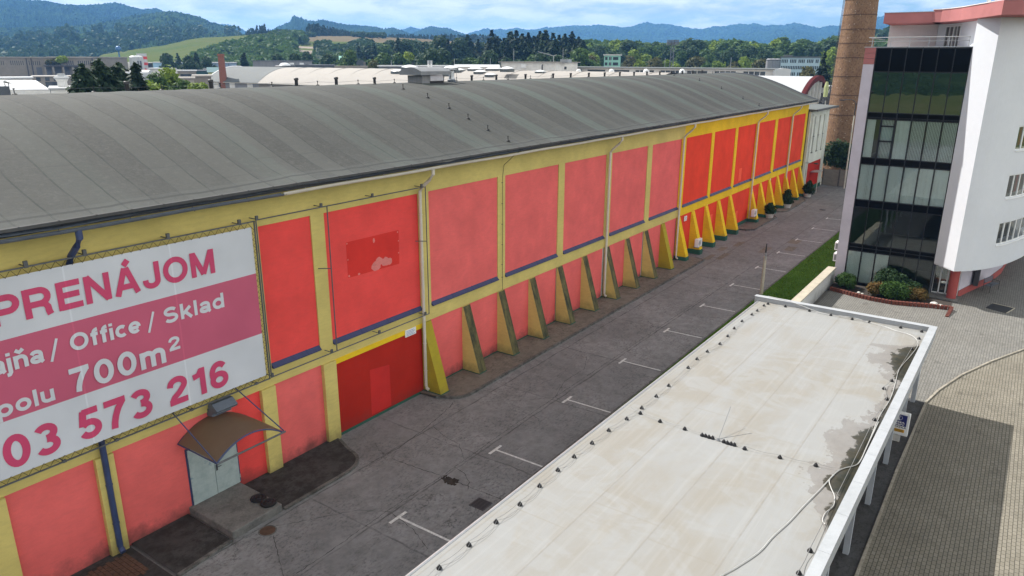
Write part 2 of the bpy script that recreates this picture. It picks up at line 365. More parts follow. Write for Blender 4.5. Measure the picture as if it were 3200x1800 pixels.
plain('teal_hall', (0.05, 0.13, 0.14), 0.7, 0.2, 0.3)
plain('lime_wall', (0.42, 0.46, 0.22), 0.8, 0.12, 0.4)
plain('silo_grey', (0.26, 0.26, 0.27), 0.8, 0.25, 0.3, streak=0.3)
plain('signal_red', (0.52, 0.05, 0.05), 0.6, 0.15, 0.6)
plain('tank_blue', (0.05, 0.13, 0.30), 0.3, 0.15, 0.4)
plain('small_brick', (0.24, 0.095, 0.06), 0.9, 0.25, 3)
plain('skylight', (0.75, 0.76, 0.76), 0.35, 0.08)

def roof_mat():
    m, q = new_mat('bitumen_roof'); q.p.inputs['Roughness'].default_value = 0.85; q.p.inputs['Specular IOR Level'].default_value = 0.25
    s = q.n('ShaderNodeSeparateXYZ'); q.l(q.pos, s.inputs[0])
    wob = q.math('MULTIPLY', q.math('SUBTRACT', q.noise(q.mapv(q.pos, (0.3, 0.25, 0.3)), 1.0, 3), 0.5), 0.35)
    x = q.math('ADD', s.outputs[0], wob)
    fl = q.math('FLOOR', x); fr = q.math('FRACT', x)
    wn = q.n('ShaderNodeTexWhiteNoise', noise_dimensions='1D'); q.l(fl, wn.inputs['W'])
    per = q.math('PINGPONG', q.math('ADD', x, 1.4), 3.05)
    band = q.ramp(q.math('DIVIDE', per, 3.05), [(0.0, 1.0), (0.20, 1.0), (0.26, 0.0)])
    c = q.mix(wn.outputs['Value'], (0.036, 0.038, 0.036), (0.076, 0.080, 0.074))
    big = q.ramp(q.noise(q.mapv(q.pos, (0.5, 0.16, 0.16)), 1.1, 6, 0.6), [(0.3, 0.0), (0.7, 1.0)])
    c = q.mix(q.math('MULTIPLY', big, 0.45), c, (0.034, 0.035, 0.033))
    east = q.ramp(q.math('DIVIDE', s.outputs[0], 90.0), [(0.12, 0.15), (0.42, 1.0)])
    c = q.mix(q.math('MULTIPLY', q.math('MULTIPLY', band, east), 0.8), c, (0.078, 0.103, 0.091))
    c = q.mix(q.math('MULTIPLY', q.ramp(s.outputs[0], [(0.3, 0), (0.9, 1)]), 0.0), c, c)
    ed = q.ramp(s.outputs[1], [(0.0, 1.0), (0.02, 1.0), (0.6, 0.0)])
    fine = q.noise(q.pos, 9, 6, 0.75)
    md = q.noise(q.mapv(q.pos, (2.2, 1.3, 1.3)), 1.3, 6, 0.75)
    c = q.mix(q.math('MULTIPLY', q.ramp(md, [(0.40, 1), (0.58, 0)]), 0.42), c, (0.060, 0.060, 0.056))
    gs = q.noise(q.pos, 4.2, 5, 0.85)
    c = q.mix(q.math('MULTIPLY', q.ramp(gs, [(0.52, 0), (0.66, 1)]), 0.5), c, (0.092, 0.094, 0.088))
    c = q.mix(q.math('MULTIPLY', q.ramp(fine, [(0.35, 0), (0.68, 1)]), 0.42), c, (0.082, 0.084, 0.079))
    vv = q.ramp(q.noise(q.mapv(q.pos, (0.7, 3.0, 3.0)), 1.4, 5, 0.7), [(0.56, 0), (0.7, 1)])
    c = q.mix(q.math('MULTIPLY', vv, 0.30), c, (0.055, 0.055, 0.055))
    seam = q.ramp(fr, [(0.0, 1.0), (0.035, 1.0), (0.055, 0.0), (0.985, 0.0), (1.0, 0.6)])
    sn = q.ramp(q.noise(q.mapv(q.pos, (1, 0.8, 0.8)), 1.5, 3), [(0.3, 0.15), (0.6, 0.9)])
    sm = q.math('MULTIPLY', seam, sn)
    c = q.mix(q.math('MULTIPLY', sm, 0.6), c, (0.022, 0.031, 0.030))
    # ends of rolls: short dark lines across a strip
    vo = q.math('FRACT', q.math('ADD', q.math('MULTIPLY', s.outputs[1], 0.145), wn.outputs['Value']))
    c = q.mix(q.math('MULTIPLY', q.ramp(vo, [(0.0, 1.0), (0.005, 1.0), (0.009, 0.0)]), 0.3), c, (0.035, 0.035, 0.035))
    ye = q.math('ADD', s.outputs[1], q.math('MULTIPLY', q.noise(q.mapv(q.pos, (0.35, 0, 0)), 1.0, 4), 0.3))
    c = q.mix(q.math('MULTIPLY', q.ramp(q.math('ABSOLUTE', q.math('ADD', ye, 0.22)), [(0.0, 1), (0.035, 1), (0.07, 0)]), 0.85), c, (0.022, 0.022, 0.022))
    c = q.mix(q.math('MULTIPLY', q.ramp(ye, [(0.0, 1.0), (0.001, 0.0)]), 0.25), c, (0.09, 0.098, 0.094))
    sk = q.ramp(q.noise(q.mapv(q.pos, (2.4, 0.22, 0.22)), 1.2, 5, 0.7), [(0.52, 0), (0.72, 1)])
    c = q.mix(q.math('MULTIPLY', sk, 0.5), c, (0.055, 0.056, 0.055))
    q.l(c, q.p.inputs['Base Color'])
    h = q.math('ADD', q.math('MULTIPLY', fine, 0.4), q.math('ADD', q.math('MULTIPLY', seam, -0.8), q.math('MULTIPLY', q.noise(q.pos, 1.4, 4), 1.2)))
    bump(q, h, 0.55, 0.03)
roof_mat()

def road_mat(name, base, slab=None, cracks=True, moss=0.0):
    m, q = new_mat(name); q.p.inputs['Roughness'].default_value = 0.88; q.p.inputs['Specular IOR Level'].default_value = 0.3
    n1 = q.noise(q.pos, 0.25, 7, 0.62); n2 = q.noise(q.pos, 1.6, 6, 0.68); n3 = q.noise(q.pos, 30, 4, 0.7)
    c = q.mix(q.ramp(n1, [(0.3, 0), (0.7, 1)]), scale_col(base, 0.72), scale_col(base, 1.22))
    c = q.mix(q.math('MULTIPLY', q.ramp(n2, [(0.45, 0), (0.72, 1)]), 0.45), c, scale_col(base, 0.55))
    sp = q.ramp(q.noise(q.mapv(q.pos, (1, 1.7, 1)), 5.5, 7, 0.8), [(0.50, 0), (0.60, 1)])
    spm = q.ramp(q.noise(q.pos, 0.45, 4, 0.6), [(0.36, 0), (0.55, 1)])
    c = q.mix(q.math('MULTIPLY', q.math('MULTIPLY', sp, spm), 0.85), c, scale_col(base, 0.28))
    c = q.mix(q.math('MULTIPLY', q.ramp(n3, [(0.3, 0), (0.75, 1)]), 0.22), c, scale_col(base, 1.45))
    s = q.n('ShaderNodeSeparateXYZ'); q.l(q.pos, s.inputs[0])
    worn = q.ramp(q.noise(q.mapv(q.pos, (0.12, 0.9, 1)), 1.2, 5, 0.6), [(0.5, 0), (0.75, 1)])
    c = q.mix(q.math('MULTIPLY', worn, 0.3), c, scale_col(base, 0.5))
    if slab:   # joints between the poured slabs
        wx = q.math('ADD', s.outputs[0], q.math('MULTIPLY', q.noise(q.pos, 0.9, 3), 0.25)); wy = q.math('ADD', s.outputs[1], q.math('MULTIPLY', q.noise(q.pos, 0.7, 3), 0.2))
        fx = q.math('FRACT', q.math('DIVIDE', q.math('ADD', wx, slab[2]), slab[0])); fy = q.math('FRACT', q.math('DIVIDE', q.math('ADD', wy, slab[3]), slab[1]))
        jx = q.ramp(fx, [(0, 1), (0.05/slab[0], 1), (0.09/slab[0], 0)]); jy = q.ramp(fy, [(0, 1), (0.045/slab[1], 1), (0.085/slab[1], 0)])
        j = q.math('MAXIMUM', q.math('MULTIPLY', jx, 0.8), jy)
        jn = q.ramp(q.noise(q.pos, 1.1, 3), [(0.35, 0.25), (0.6, 1.0)])
        c = q.mix(q.math('MULTIPLY', q.math('MULTIPLY', j, jn), 0.75), c, scale_col(base, 0.16))
        cell = q.n('ShaderNodeTexWhiteNoise', noise_dimensions='2D')
        cv = q.n('ShaderNodeCombineXYZ'); q.l(q.math('FLOOR', q.math('DIVIDE', q.math('ADD', wx, slab[2]), slab[0])), cv.inputs[0]); q.l(q.math('FLOOR', q.math('DIVIDE', q.math('ADD', wy, slab[3]), slab[1])), cv.inputs[1])
        q.l(cv.outputs[0], cell.inputs['Vector'])
        c = q.mix(q.math('MULTIPLY', cell.outputs['Value'], 0.30), c, scale_col(base, 0.62))
    if cracks:
        dv = q.n('ShaderNodeVectorMath', operation='ADD'); q.l(q.mapv(q.pos, (0.14, 0.2, 0.2)), dv.inputs[0])
        dn = q.n('ShaderNodeVectorMath', operation='SCALE'); q.l(q.noise(q.pos, 0.35, 5, 0.6, out=1), dn.inputs[0]); dn.inputs['Scale'].default_value = 0.5
        q.l(dn.outputs[0], dv.inputs[1])
        vo = q.n('ShaderNodeTexVoronoi', feature='DISTANCE_TO_EDGE'); vo.inputs['Scale'].default_value = 1.0; q.l(dv.outputs[0], vo.inputs['Vector'])
        ck = q.ramp(vo.outputs['Distance'], [(0.0, 1.0), (0.0018, 1.0), (0.0040, 0.0)])
        cm = q.ramp(q.noise(q.pos, 0.22, 3), [(0.52, 0), (0.58, 1)])
        c = q.mix(q.math('MULTIPLY', q.math('MULTIPLY', ck, cm), 0.6), c, scale_col(base, 0.12))
    if moss:
        mm = q.ramp(q.noise(q.pos, 1.9, 6, 0.75), [(0.44, 0), (0.6, 1)])
        c = q.mix(q.math('MULTIPLY', mm, moss), c, (0.018, 0.018, 0.015))
    q.l(c, q.p.inputs['Base Color']); bump(q, q.math('ADD', n3, q.math('MULTIPLY', n2, 2.0)), 0.35, 0.01)
road_mat('yard_concrete', (0.235, 0.232, 0.232), (6.1, 3.05, 3.1, 5.63), True, 0.22)
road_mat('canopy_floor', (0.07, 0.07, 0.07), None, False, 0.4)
road_mat('apron_aggregate', (0.19, 0.165, 0.135), None, False, 0.25)
road_mat('apron_mossy', (0.055, 0.052, 0.05), None, False, 0.75)
road_mat('kerb_pale', (0.33, 0.30, 0.245), None, False, 0.15)
road_mat('kerb_concrete', (0.15, 0.145, 0.135), None, False, 0.55)

def mossy_slope():
    m, q = new_mat('mossy_concrete'); q.p.inputs['Roughness'].default_value = 0.95
    n = q.noise(q.mapv(q.pos, (3.5, 3.5, 0.7)), 1.0, 6, 0.7)
    c = q.mix(q.ramp(n, [(0.38, 0), (0.66, 1)]), (0.032, 0.034, 0.018), (0.19, 0.16, 0.055))
    c = q.mix(q.math('MULTIPLY', q.noise(q.pos, 12, 4, 0.7), 0.5), c, (0.045, 0.048, 0.03))
    q.l(c, q.p.inputs['Base Color']); bump(q, q.noise(q.pos, 25, 4), 0.5, 0.02)
mossy_slope()

def membrane():
    m, q = new_mat('roof_membrane'); q.p.inputs['Roughness'].default_value = 0.75; q.p.inputs['Specular IOR Level'].default_value = 0.25
    s = q.n('ShaderNodeSeparateXYZ'); q.l(q.pos, s.inputs[0])
    n1 = q.noise(q.mapv(q.pos, (0.28, 0.5, 1)), 1.0, 6, 0.58, 0.5); n2 = q.noise(q.mapv(q.pos, (0.7, 0.35, 1), (4, 9, 0)), 1.0, 6, 0.6, 1.5)
    c = q.mix(q.ramp(n1, [(0.40, 0), (0.58, 1)]), (0.242, 0.230, 0.205), (0.262, 0.264, 0.258))
    c = q.mix(q.math('MULTIPLY', q.ramp(n2, [(0.5, 0), (0.58, 1)]), 0.5), c, (0.275, 0.28, 0.277))
    # dried puddle rims
    rim = q.ramp(q.noise(q.mapv(q.pos, (0.5, 0.9, 1), (7, 3, 0)), 0.8, 3, 0.5, 0.9), [(0.545, 0), (0.56, 1), (0.575, 0.15), (0.60, 0)])
    c = q.mix(q.math('MULTIPLY', rim, 0.18), c, (0.275, 0.25, 0.205))
    st = q.noise(q.mapv(q.pos, (0.22, 6, 1)), 1.3, 5, 0.6)
    c = q.mix(q.math('MULTIPLY', q.ramp(st, [(0.5, 0), (0.8, 1)]), 0.25), c, (0.385, 0.39, 0.385))
    # welded seams along the length every 1.9 m, some across
    yy = q.math('ADD', q.math('ADD', s.outputs[1], q.math('MULTIPLY', s.outputs[0], 0.0103)), 21.4)
    fy = q.math('FRACT', q.math('DIVIDE', yy, 1.93))
    sm = q.ramp(fy, [(0, 0), (0.012, 1), (0.03, 1), (0.042, 0), (0.05, 0.35), (0.075, 0.0)])
    sn = q.ramp(q.noise(q.mapv(q.pos, (2.2, 6, 1)), 1.5, 4, 0.7), [(0.35, 0.25), (0.65, 1)])
    c = q.mix(q.math('MULTIPLY', q.math('MULTIPLY', sm, sn), 0.55), c, (0.21, 0.19, 0.16))
    dots = q.n('ShaderNodeTexVoronoi'); dots.inputs['Scale'].default_value = 1.0; q.l(q.mapv(q.pos, (3.2, 0.9, 1)), dots.inputs['Vector'])
    fl = q.math('FLOOR', q.math('DIVIDE', yy, 1.93)); wn = q.n('ShaderNodeTexWhiteNoise', noise_dimensions='1D'); q.l(fl, wn.inputs['W'])
    fx = q.math('FRACT', q.math('ADD', q.math('DIVIDE', s.outputs[0], 7.3), wn.outputs['Value']))
    c = q.mix(q.math('MULTIPLY', q.ramp(fx, [(0, 1), (0.004, 1), (0.008, 0)]), 0.4), c, (0.225, 0.205, 0.17))
    # standing dirt by the right-hand upstand: pale silt, then dark algae
    ed = q.math('ADD', q.math('ADD', s.outputs[1], q.math('MULTIPLY', s.outputs[0], 0.0103)), 19.39)     # metres from the upstand
    sh = q.math('SINE', q.math('MULTIPLY', s.outputs[0], 0.62)); 
    wd = q.math('ADD', q.math('MULTIPLY', q.noise(q.mapv(q.pos, (0.55, 0.55, 1), (2, 5, 0)), 1.0, 6, 0.7), 2.6), -0.62)
    lo = q.ramp(q.math('DIVIDE', s.outputs[0], 50.0), [(0.36, 0), (0.42, 0.85), (0.50, 0.75), (0.55, 0.35), (0.60, 0.45), (0.63, 1.0), (0.68, 1.0), (0.70, 0)])
    wid = q.math('MULTIPLY', wd, lo)
    silt = q.math('SUBTRACT', q.math('MULTIPLY', wid, 1.9), ed)
    c = q.mix(q.math('MULTIPLY', q.ramp(silt, [(0.0, 0), (0.03, 0.85), (0.10, 0.62), (0.5, 0.75)]), 0.85), c, q.mix(q.noise(q.pos, 3, 6, 0.7), (0.10, 0.09, 0.082), (0.24, 0.22, 0.205)))
    alg = q.math('SUBTRACT', q.math('MULTIPLY', wid, 0.95), ed)
    c = q.mix(q.ramp(alg, [(0.0, 0), (0.05, 0.85), (0.4, 1.0)]), c, q.mix(q.ramp(q.noise(q.pos, 2.2, 5, 0.65), [(0.35, 0), (0.65, 1)]), (0.012, 0.015, 0.010), (0.034, 0.028, 0.014)))
    gr = q.ramp(q.noise(q.pos, 7, 6, 0.8), [(0.62, 0), (0.72, 1)])
    c = q.mix(q.math('MULTIPLY', gr, 0.12), c, (0.25, 0.23, 0.2))
    q.l(c, q.p.inputs['Base Color']); bump(q, q.math('ADD', q.math('MULTIPLY', sm, 1.0), q.math('MULTIPLY', q.noise(q.pos, 1.2, 4), 1.5)), 0.25, 0.02)
membrane()

def paving(name, c1, c2, mortar, bw, bh, var=0.3, soft=0.0):
    m, q = new_mat(name); q.p.inputs['Roughness'].default_value = 0.85; q.p.inputs['Specular IOR Level'].default_value = 0.25
    wob = q.n('ShaderNodeVectorMath', operation='ADD'); q.l(q.pos, wob.inputs[0])
    sc = q.n('ShaderNodeVectorMath', operation='SCALE'); q.l(q.noise(q.pos, 1.5, 3, out=1), sc.inputs[0]); sc.inputs['Scale'].default_value = 0.03
    q.l(sc.outputs[0], wob.inputs[1])
    b = q.n('ShaderNodeTexBrick'); b.offset = 0.5
    q.l(wob.outputs[0], b.inputs['Vector'])
    b.inputs['Color1'].default_value = (*c1, 1); b.inputs['Color2'].default_value = (*c2, 1); b.inputs['Mortar'].default_value = (*mortar, 1)
    b.inputs['Scale'].default_value = 1.0; b.inputs['Mortar Size'].default_value = bh*0.09; b.inputs['Mortar Smooth'].default_value = 0.3; b.inputs['Brick Width'].default_value = bw; b.inputs['Row Height'].default_value = bh
    c = q.mix(q.math('MULTIPLY', q.ramp(q.noise(q.pos, 0.4, 6, 0.62), [(0.3, 0), (0.7, 1)]), var), b.outputs['Color'], scale_col(mortar, 1.3))
    c = q.mix(q.math('MULTIPLY', q.ramp(q.noise(q.pos, 5, 5, 0.7), [(0.4, 0), (0.7, 1)]), 0.25), c, scale_col(c1, 0.6))
    st = q.ramp(q.noise(q.mapv(q.pos, (1, 1, 1), (13, 4, 0)), 0.9, 5, 0.6), [(0.60, 0), (0.68, 1)])
    c = q.mix(q.math('MULTIPLY', st, 0.4), c, scale_col(mortar, 0.7))
    wd = q.ramp(q.noise(q.pos, 2.3, 6, 0.75), [(0.66, 0), (0.72, 1)])
    c = q.mix(q.math('MULTIPLY', q.math('MULTIPLY', wd, b.outputs['Fac']), 0.7), c, (0.04, 0.06, 0.02))
    q.l(c, q.p.inputs['Base Color']); bump(q, b.outputs['Fac'], -0.4, 0.01)
paving('paving_grey', (0.175, 0.17, 0.155), (0.225, 0.218, 0.198), (0.07, 0.066, 0.058), 0.26, 0.13, 0.35)
paving('paving_yellow', (0.205, 0.187, 0.148), (0.255, 0.232, 0.186), (0.045, 0.04, 0.031), 0.24, 0.13, 0.38)

def chimney_mat():
    m, q = new_mat('chimney_brick'); q.p.inputs['Roughness'].default_value = 0.9; q.p.inputs['Specular IOR Level'].default_value = 0.2
    t = q.n('ShaderNodeTexCoord'); s = q.n('ShaderNodeSeparateXYZ'); q.l(t.outputs['Object'], s.inputs[0])
    ang = q.math('ARCTAN2', s.outputs[1], s.outputs[0]); cv = q.n('ShaderNodeCombineXYZ')
    q.l(q.math('MULTIPLY', ang, 2.4), cv.inputs[0]); q.l(s.outputs[2], cv.inputs[1])
    b = q.n('ShaderNodeTexBrick'); q.l(cv.outputs[0], b.inputs['Vector']); b.inputs['Scale'].default_value = 1.0
    b.inputs['Color1'].default_value = (0.25, 0.135, 0.075, 1); b.inputs['Color2'].default_value = (0.33, 0.195, 0.115, 1); b.inputs['Mortar'].default_value = (0.20, 0.15, 0.10, 1)
    b.inputs['Mortar Size'].default_value = 0.014; b.inputs['Brick Width'].default_value = 0.24; b.inputs['Row Height'].default_value = 0.10
    c = q.mix(q.math('MULTIPLY', q.ramp(q.noise(cv.outputs[0], 0.9, 6, 0.65), [(0.35, 0), (0.7, 1)]), 0.6), b.outputs['Color'], (0.16, 0.085, 0.05))
    wv = q.n('ShaderNodeTexVoronoi'); wv.inputs['Scale'].default_value = 1.0; q.l(q.mapv(cv.outputs[0], (1.6, 3.4, 1)), wv.inputs['Vector'])
    sp = q.ramp(wv.outputs['Distance'], [(0.0, 1), (0.10, 1), (0.16, 0)])
    pick = q.n('ShaderNodeSeparateColor'); q.l(wv.outputs['Color'], pick.inputs[0])
    c = q.mix(q.math('MULTIPLY', q.math('MULTIPLY', sp, q.ramp(pick.outputs[0], [(0.55, 0), (0.6, 1)])), 0.8), c, (0.62, 0.55, 0.44))
    dk = q.ramp(q.noise(q.mapv(cv.outputs[0], (2.5, 1.2, 1), (5, 2, 0)), 2.4, 4, 0.7), [(0.50, 0), (0.60, 1)])
    c = q.mix(q.math('MULTIPLY', dk, 0.65), c, (0.09, 0.05, 0.035))
    q.l(c, q.p.inputs['Base Color']); bump(q, b.outputs['Fac'], -0.5, 0.02)
chimney_mat()

def glass_mat(name, tint, refl=0.12, rough=0.01):
    m, q = new_mat(name); q.t.nodes.remove(q.p)
    tr = q.n('ShaderNodeBsdfTransparent'); tr.inputs[0].default_value = (*tint, 1)
    gl = q.n('ShaderNodeBsdfGlossy'); gl.inputs['Roughness'].default_value = rough; gl.inputs[0].default_value = (0.9, 0.95, 0.95, 1)
    wv = q.noise(q.pos, 0.7, 2); b = q.n('ShaderNodeBump'); b.inputs['Strength'].default_value = 0.05; b.inputs['Distance'].default_value = 0.05; q.l(wv, b.inputs['Height']); q.l(b.outputs[0], gl.inputs['Normal'])
    fr = q.n('ShaderNodeFresnel'); fr.inputs[0].default_value = 1.5
    f = q.math('ADD', q.math('MULTIPLY', fr.outputs[0], 1.0), refl, clamp=True)
    mx = q.n('ShaderNodeMixShader'); q.l(f, mx.inputs[0]); q.l(tr.outputs[0], mx.inputs[1]); q.l(gl.outputs[0], mx.inputs[2]); q.l(mx.outputs[0], q.out.inputs[0])
glass_mat('facade_glass', (0.90, 0.94, 0.93), 0.02)
glass_mat('facade_glass_dark', (0.10, 0.12, 0.12), 0.16)
glass_mat('window_glass', (0.55, 0.6, 0.62), 0.18)

def canopy_sheet():
    m, q = new_mat('canopy_sheet'); q.p.inputs['Roughness'].default_value = 0.45
    n = q.noise(q.pos, 2.5, 5, 0.6)
    c = q.mix(n, (0.13, 0.09, 0.06), (0.25, 0.19, 0.125)); q.l(c, q.p.inputs['Base Color'])
    tr = q.n('ShaderNodeBsdfTranslucent'); tr.inputs[0].default_value = (0.5, 0.36, 0.22, 1)
    mx = q.n('ShaderNodeMixShader'); mx.inputs[0].default_value = 0.5; q.l(q.p.outputs[0], mx.inputs[1]); q.l(tr.outputs[0], mx.inputs[2]); q.l(mx.outputs[0], q.out.inputs[0])
canopy_sheet()

def cloth(name, col):
    m, q = new_mat(name); q.p.inputs['Roughness'].default_value = 0.6; q.p.inputs['Specular IOR Level'].default_value = 0.3
    c = q.mix(q.ramp(q.noise(q.pos, 0.5, 4), [(0.3, 0), (0.7, 1)]), scale_col(col, 0.9), scale_col(col, 1.05))
    s = q.n('ShaderNodeSeparateXYZ'); q.l(q.pos, s.inputs[0])
    fx = q.math('FRACT', q.math('DIVIDE', q.math('ADD', s.outputs[0], 0.52), 3.2))     # welded joints of the sheet
    c = q.mix(q.math('MULTIPLY', q.ramp(fx, [(0, 1), (0.012, 1), (0.018, 0)]), 0.35), c, scale_col(col, 1.35))
    q.l(c, q.p.inputs['Base Color']); bump(q, q.noise(q.mapv(q.pos, (0.4, 1, 0.5)), 2, 4), 0.35, 0.05)
cloth('banner_white', (0.57, 0.59, 0.63)); cloth('banner_crimson', (0.50, 0.10, 0.17)); cloth('letter_crimson', (0.54, 0.06, 0.145)); cloth('letter_white', (0.57, 0.59, 0.63))

def door_mat():
    m, q = new_mat('door_steel'); q.p.inputs['Roughness'].default_value = 0.6
    c = q.mix(q.ramp(q.noise(q.pos, 2.5, 6, 0.65), [(0.35, 0), (0.7, 1)]), (0.30, 0.37, 0.37), (0.43, 0.50, 0.49))
    c = q.mix(q.ramp(q.noise(q.pos, 1.6, 4, 0.6), [(0.62, 0), (0.66, 0.8)]), c, (0.17, 0.26, 0.31))
    q.l(c, q.p.inputs['Base Color'])
door_mat()

def leaf(name, dark, light, trans=0.25, scale=0.9):
    m, q = new_mat(name); q.p.inputs['Roughness'].default_value = 0.7; q.p.inputs['Specular IOR Level'].default_value = 0.2
    oi = q.n('ShaderNodeObjectInfo')
    n = q.noise(q.pos, scale, 4, 0.6); n2 = q.noise(q.pos, scale*6, 2)
    f = q.math('ADD', q.math('MULTIPLY', n, 0.6), q.math('MULTIPLY', n2, 0.4))
    c = q.mix(q.ramp(f, [(0.32, 0), (0.66, 1)]), dark, light)
    c = q.mix(q.math('MULTIPLY', oi.outputs['Random'], 0.45), c, scale_col(dark, 1.1))
    q.l(c, q.p.inputs['Base Color'])
    tr = q.n('ShaderNodeBsdfTranslucent'); q.l(q.mix(0.5, c, light), tr.inputs[0])
    mx = q.n('ShaderNodeMixShader'); mx.inputs[0].default_value = trans; q.l(q.p.outputs[0], mx.inputs[1]); q.l(tr.outputs[0], mx.inputs[2]); q.l(mx.outputs[0], q.out.inputs[0])
leaf('needle', (0.010, 0.022, 0.014), (0.035, 0.060, 0.030), 0.1)
leaf('needle_green', (0.015, 0.035, 0.018), (0.05, 0.085, 0.035), 0.12)
leaf('leaf_green', (0.026, 0.060, 0.018), (0.115, 0.19, 0.042))
leaf('leaf_bright', (0.07, 0.13, 0.018), (0.30, 0.38, 0.045))
leaf('leaf_olive', (0.05, 0.055, 0.018), (0.13, 0.125, 0.04))
leaf('leaf_dark', (0.015, 0.037, 0.017), (0.065, 0.112, 0.042))
leaf('bush_green', (0.012, 0.034, 0.008), (0.07, 0.14, 0.022), 0.2, 3)
leaf('bush_rust', (0.035, 0.05, 0.012), (0.20, 0.10, 0.03), 0.2, 2.5)
leaf('bush_dark', (0.010, 0.028, 0.010), (0.035, 0.07, 0.02), 0.15, 3)
leaf('grass', (0.06, 0.13, 0.012), (0.13, 0.25, 0.03), 0.2, 1.2)

def land(name, cols, scale, bscale, bstr, patch=None):
    m, q = new_mat(name); q.p.inputs['Roughness'].default_value = 1.0; q.p.inputs['Specular IOR Level'].default_value = 0.0
    n1 = q.noise(q.pos, scale, 7, 0.6); n2 = q.noise(q.pos, bscale, 4, 0.7)
    f = q.math('ADD', q.math('MULTIPLY', n1, 0.6), q.math('MULTIPLY', n2, 0.4))
    c = q.ramp(f, [(0.30, cols[0]), (0.5, cols[1]), (0.7, cols[2])])
    if patch: c = q.mix(q.ramp(q.noise(q.pos, patch[0], 3, 0.5), [(patch[1], 0), (patch[1]+0.03, 1)]), c, patch[2])
    q.l(c, q.p.inputs['Base Color']); bump(q, n2, bstr, 1.0/bscale*0.6)
land('far_forest', [(0.009, 0.023, 0.014), (0.018, 0.040, 0.018), (0.045, 0.080, 0.030)], 0.006, 0.055, 0.9)
land('mid_forest', [(0.014, 0.030, 0.016), (0.030, 0.055, 0.022), (0.075, 0.115, 0.04)], 0.012, 0.07, 0.9)
land('meadow', [(0.06, 0.095, 0.026), (0.095, 0.115, 0.036), (0.125, 0.12, 0.05)], 0.008, 0.06, 0.3)
land('stubble', [(0.12, 0.095, 0.06), (0.15, 0.12, 0.075), (0.17, 0.14, 0.085)], 0.01, 0.09, 0.2)
land('plain_ground', [(0.06, 0.09, 0.03), (0.10, 0.12, 0.045), (0.15, 0.14, 0.08)], 0.006, 0.05, 0.2)
land('site_ground', [(0.10, 0.10, 0.09), (0.14, 0.135, 0.12), (0.17, 0.165, 0.15)], 0.05, 0.6, 0.2)
land('gravel_dark', [(0.03, 0.028, 0.025), (0.06, 0.055, 0.05), (0.10, 0.095, 0.085)], 2.0, 14, 0.5)
land('lawn_ground', [(0.035, 0.075, 0.012), (0.06, 0.12, 0.018), (0.085, 0.155, 0.026)], 0.8, 12, 0.4)
land('quarry', [(0.22, 0.19, 0.16), (0.28, 0.24, 0.2), (0.33, 0.29, 0.25)], 0.05, 0.4, 0.4)
# ------------------------------------------------------------------ ground of the works
def sheet(name, pts, z, mat, kind='structure'):
    mb = MB(); n = len(pts); area = sum(pts[i][0]*pts[(i+1)%n][1]-pts[(i+1)%n][0]*pts[i][1] for i in range(n))
    if area < 0: pts = pts[::-1]
    mb.add([(x, y, z) for x, y in pts], [tuple(range(n))]); o = mb.build(name, mat); o['kind'] = kind; return o
mb = MB(); mb.add([(7000*math.cos(a*math.pi/32), 7000*math.sin(a*math.pi/32), -0.10) for a in range(64)], [tuple(range(64))])
struct(mb.build('ground', 'plain_ground'))
sheet('yard', [(-60, -80), (330, -80), (330, 420), (-60, 420)], -0.05, 'site_ground')
sheet('road', [(-45, 0.6), (102.2, 0.6), (102.2, -8.45), (-45, -8.45)], 0.0, 'yard_concrete')
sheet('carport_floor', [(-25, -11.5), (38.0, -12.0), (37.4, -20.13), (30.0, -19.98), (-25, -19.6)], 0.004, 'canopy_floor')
CURB = [(-30, -19.75), (10, -19.95), (22.2, -20.0), (30.0, -20.02), (37.4, -20.16), (39.24, -20.48), (42.0, -21.22), (45, -22.35), (48.25, -23.8), (53, -26.6), (60, -31.5), (75, -43)]
sheet('grey_paving', [(37.4, -20.16), (39.24, -20.48), (42.0, -21.22), (45, -22.35), (48.25, -23.8), (53, -26.6), (60, -31.5), (75, -43), (95, -43), (95, -12.2), (37.5, -12.2)], 0.0, 'paving_grey')
sheet('yellow_paving', CURB + [(75, -60), (-30, -60)], -0.012, 'paving_yellow')
# kerb along the yellow paving
mb = MB()
for a, b in zip(CURB[:-1], CURB[1:]):
    d = Vector((b[0]-a[0], b[1]-a[1], 0)); L = d.length; d.normalize(); n = max(1, int(L/1.0))
    for i in range(n):
        c = Vector((a[0], a[1], 0)) + d*(L*(i+0.5)/n); mb.obox((c.x, c.y, 0.0), (L/n/2-0.008, 0.045, 0.05+0.004*random.random()), d)
struct(mb.build('kerb', 'kerb_pale'))
# lawn strip: soil sheet and blades
sheet('lawn_soil', [(18, -8.55), (102, -8.55), (102, -11.9), (52, -11.95), (18, -11.7)], 0.03, 'lawn_ground')
mb = MB(); mb.box((18, -8.55, -0.04), (102, -8.45, 0.045)); struct(mb.build('lawn_kerb', 'kerb_concrete'))
N = 16000
gx = rng.uniform(18, 100, N); gx = np.where(rng.random(N) < 0.65, rng.uniform(36, 75, N), gx); gy = rng.uniform(-11.9, -8.62, N); hh = rng.uniform(0.05, 0.09, N); an = rng.uniform(0, np.pi, N); ww = rng.uniform(0.03, 0.07, N)
dx, dy = np.cos(an)*ww, np.sin(an)*ww; lx, ly = rng.normal(0, .04, N), rng.normal(0, .04, N)
v = np.stack([np.stack([gx-dx, gy-dy, np.full(N, .02)], 1), np.stack([gx+dx, gy+dy, np.full(N, .02)], 1), np.stack([gx+dx*.3+lx, gy+dy*.3+ly, hh], 1), np.stack([gx-dx*.3+lx, gy-dy*.3+ly, hh], 1)], 1).reshape(-1, 3)
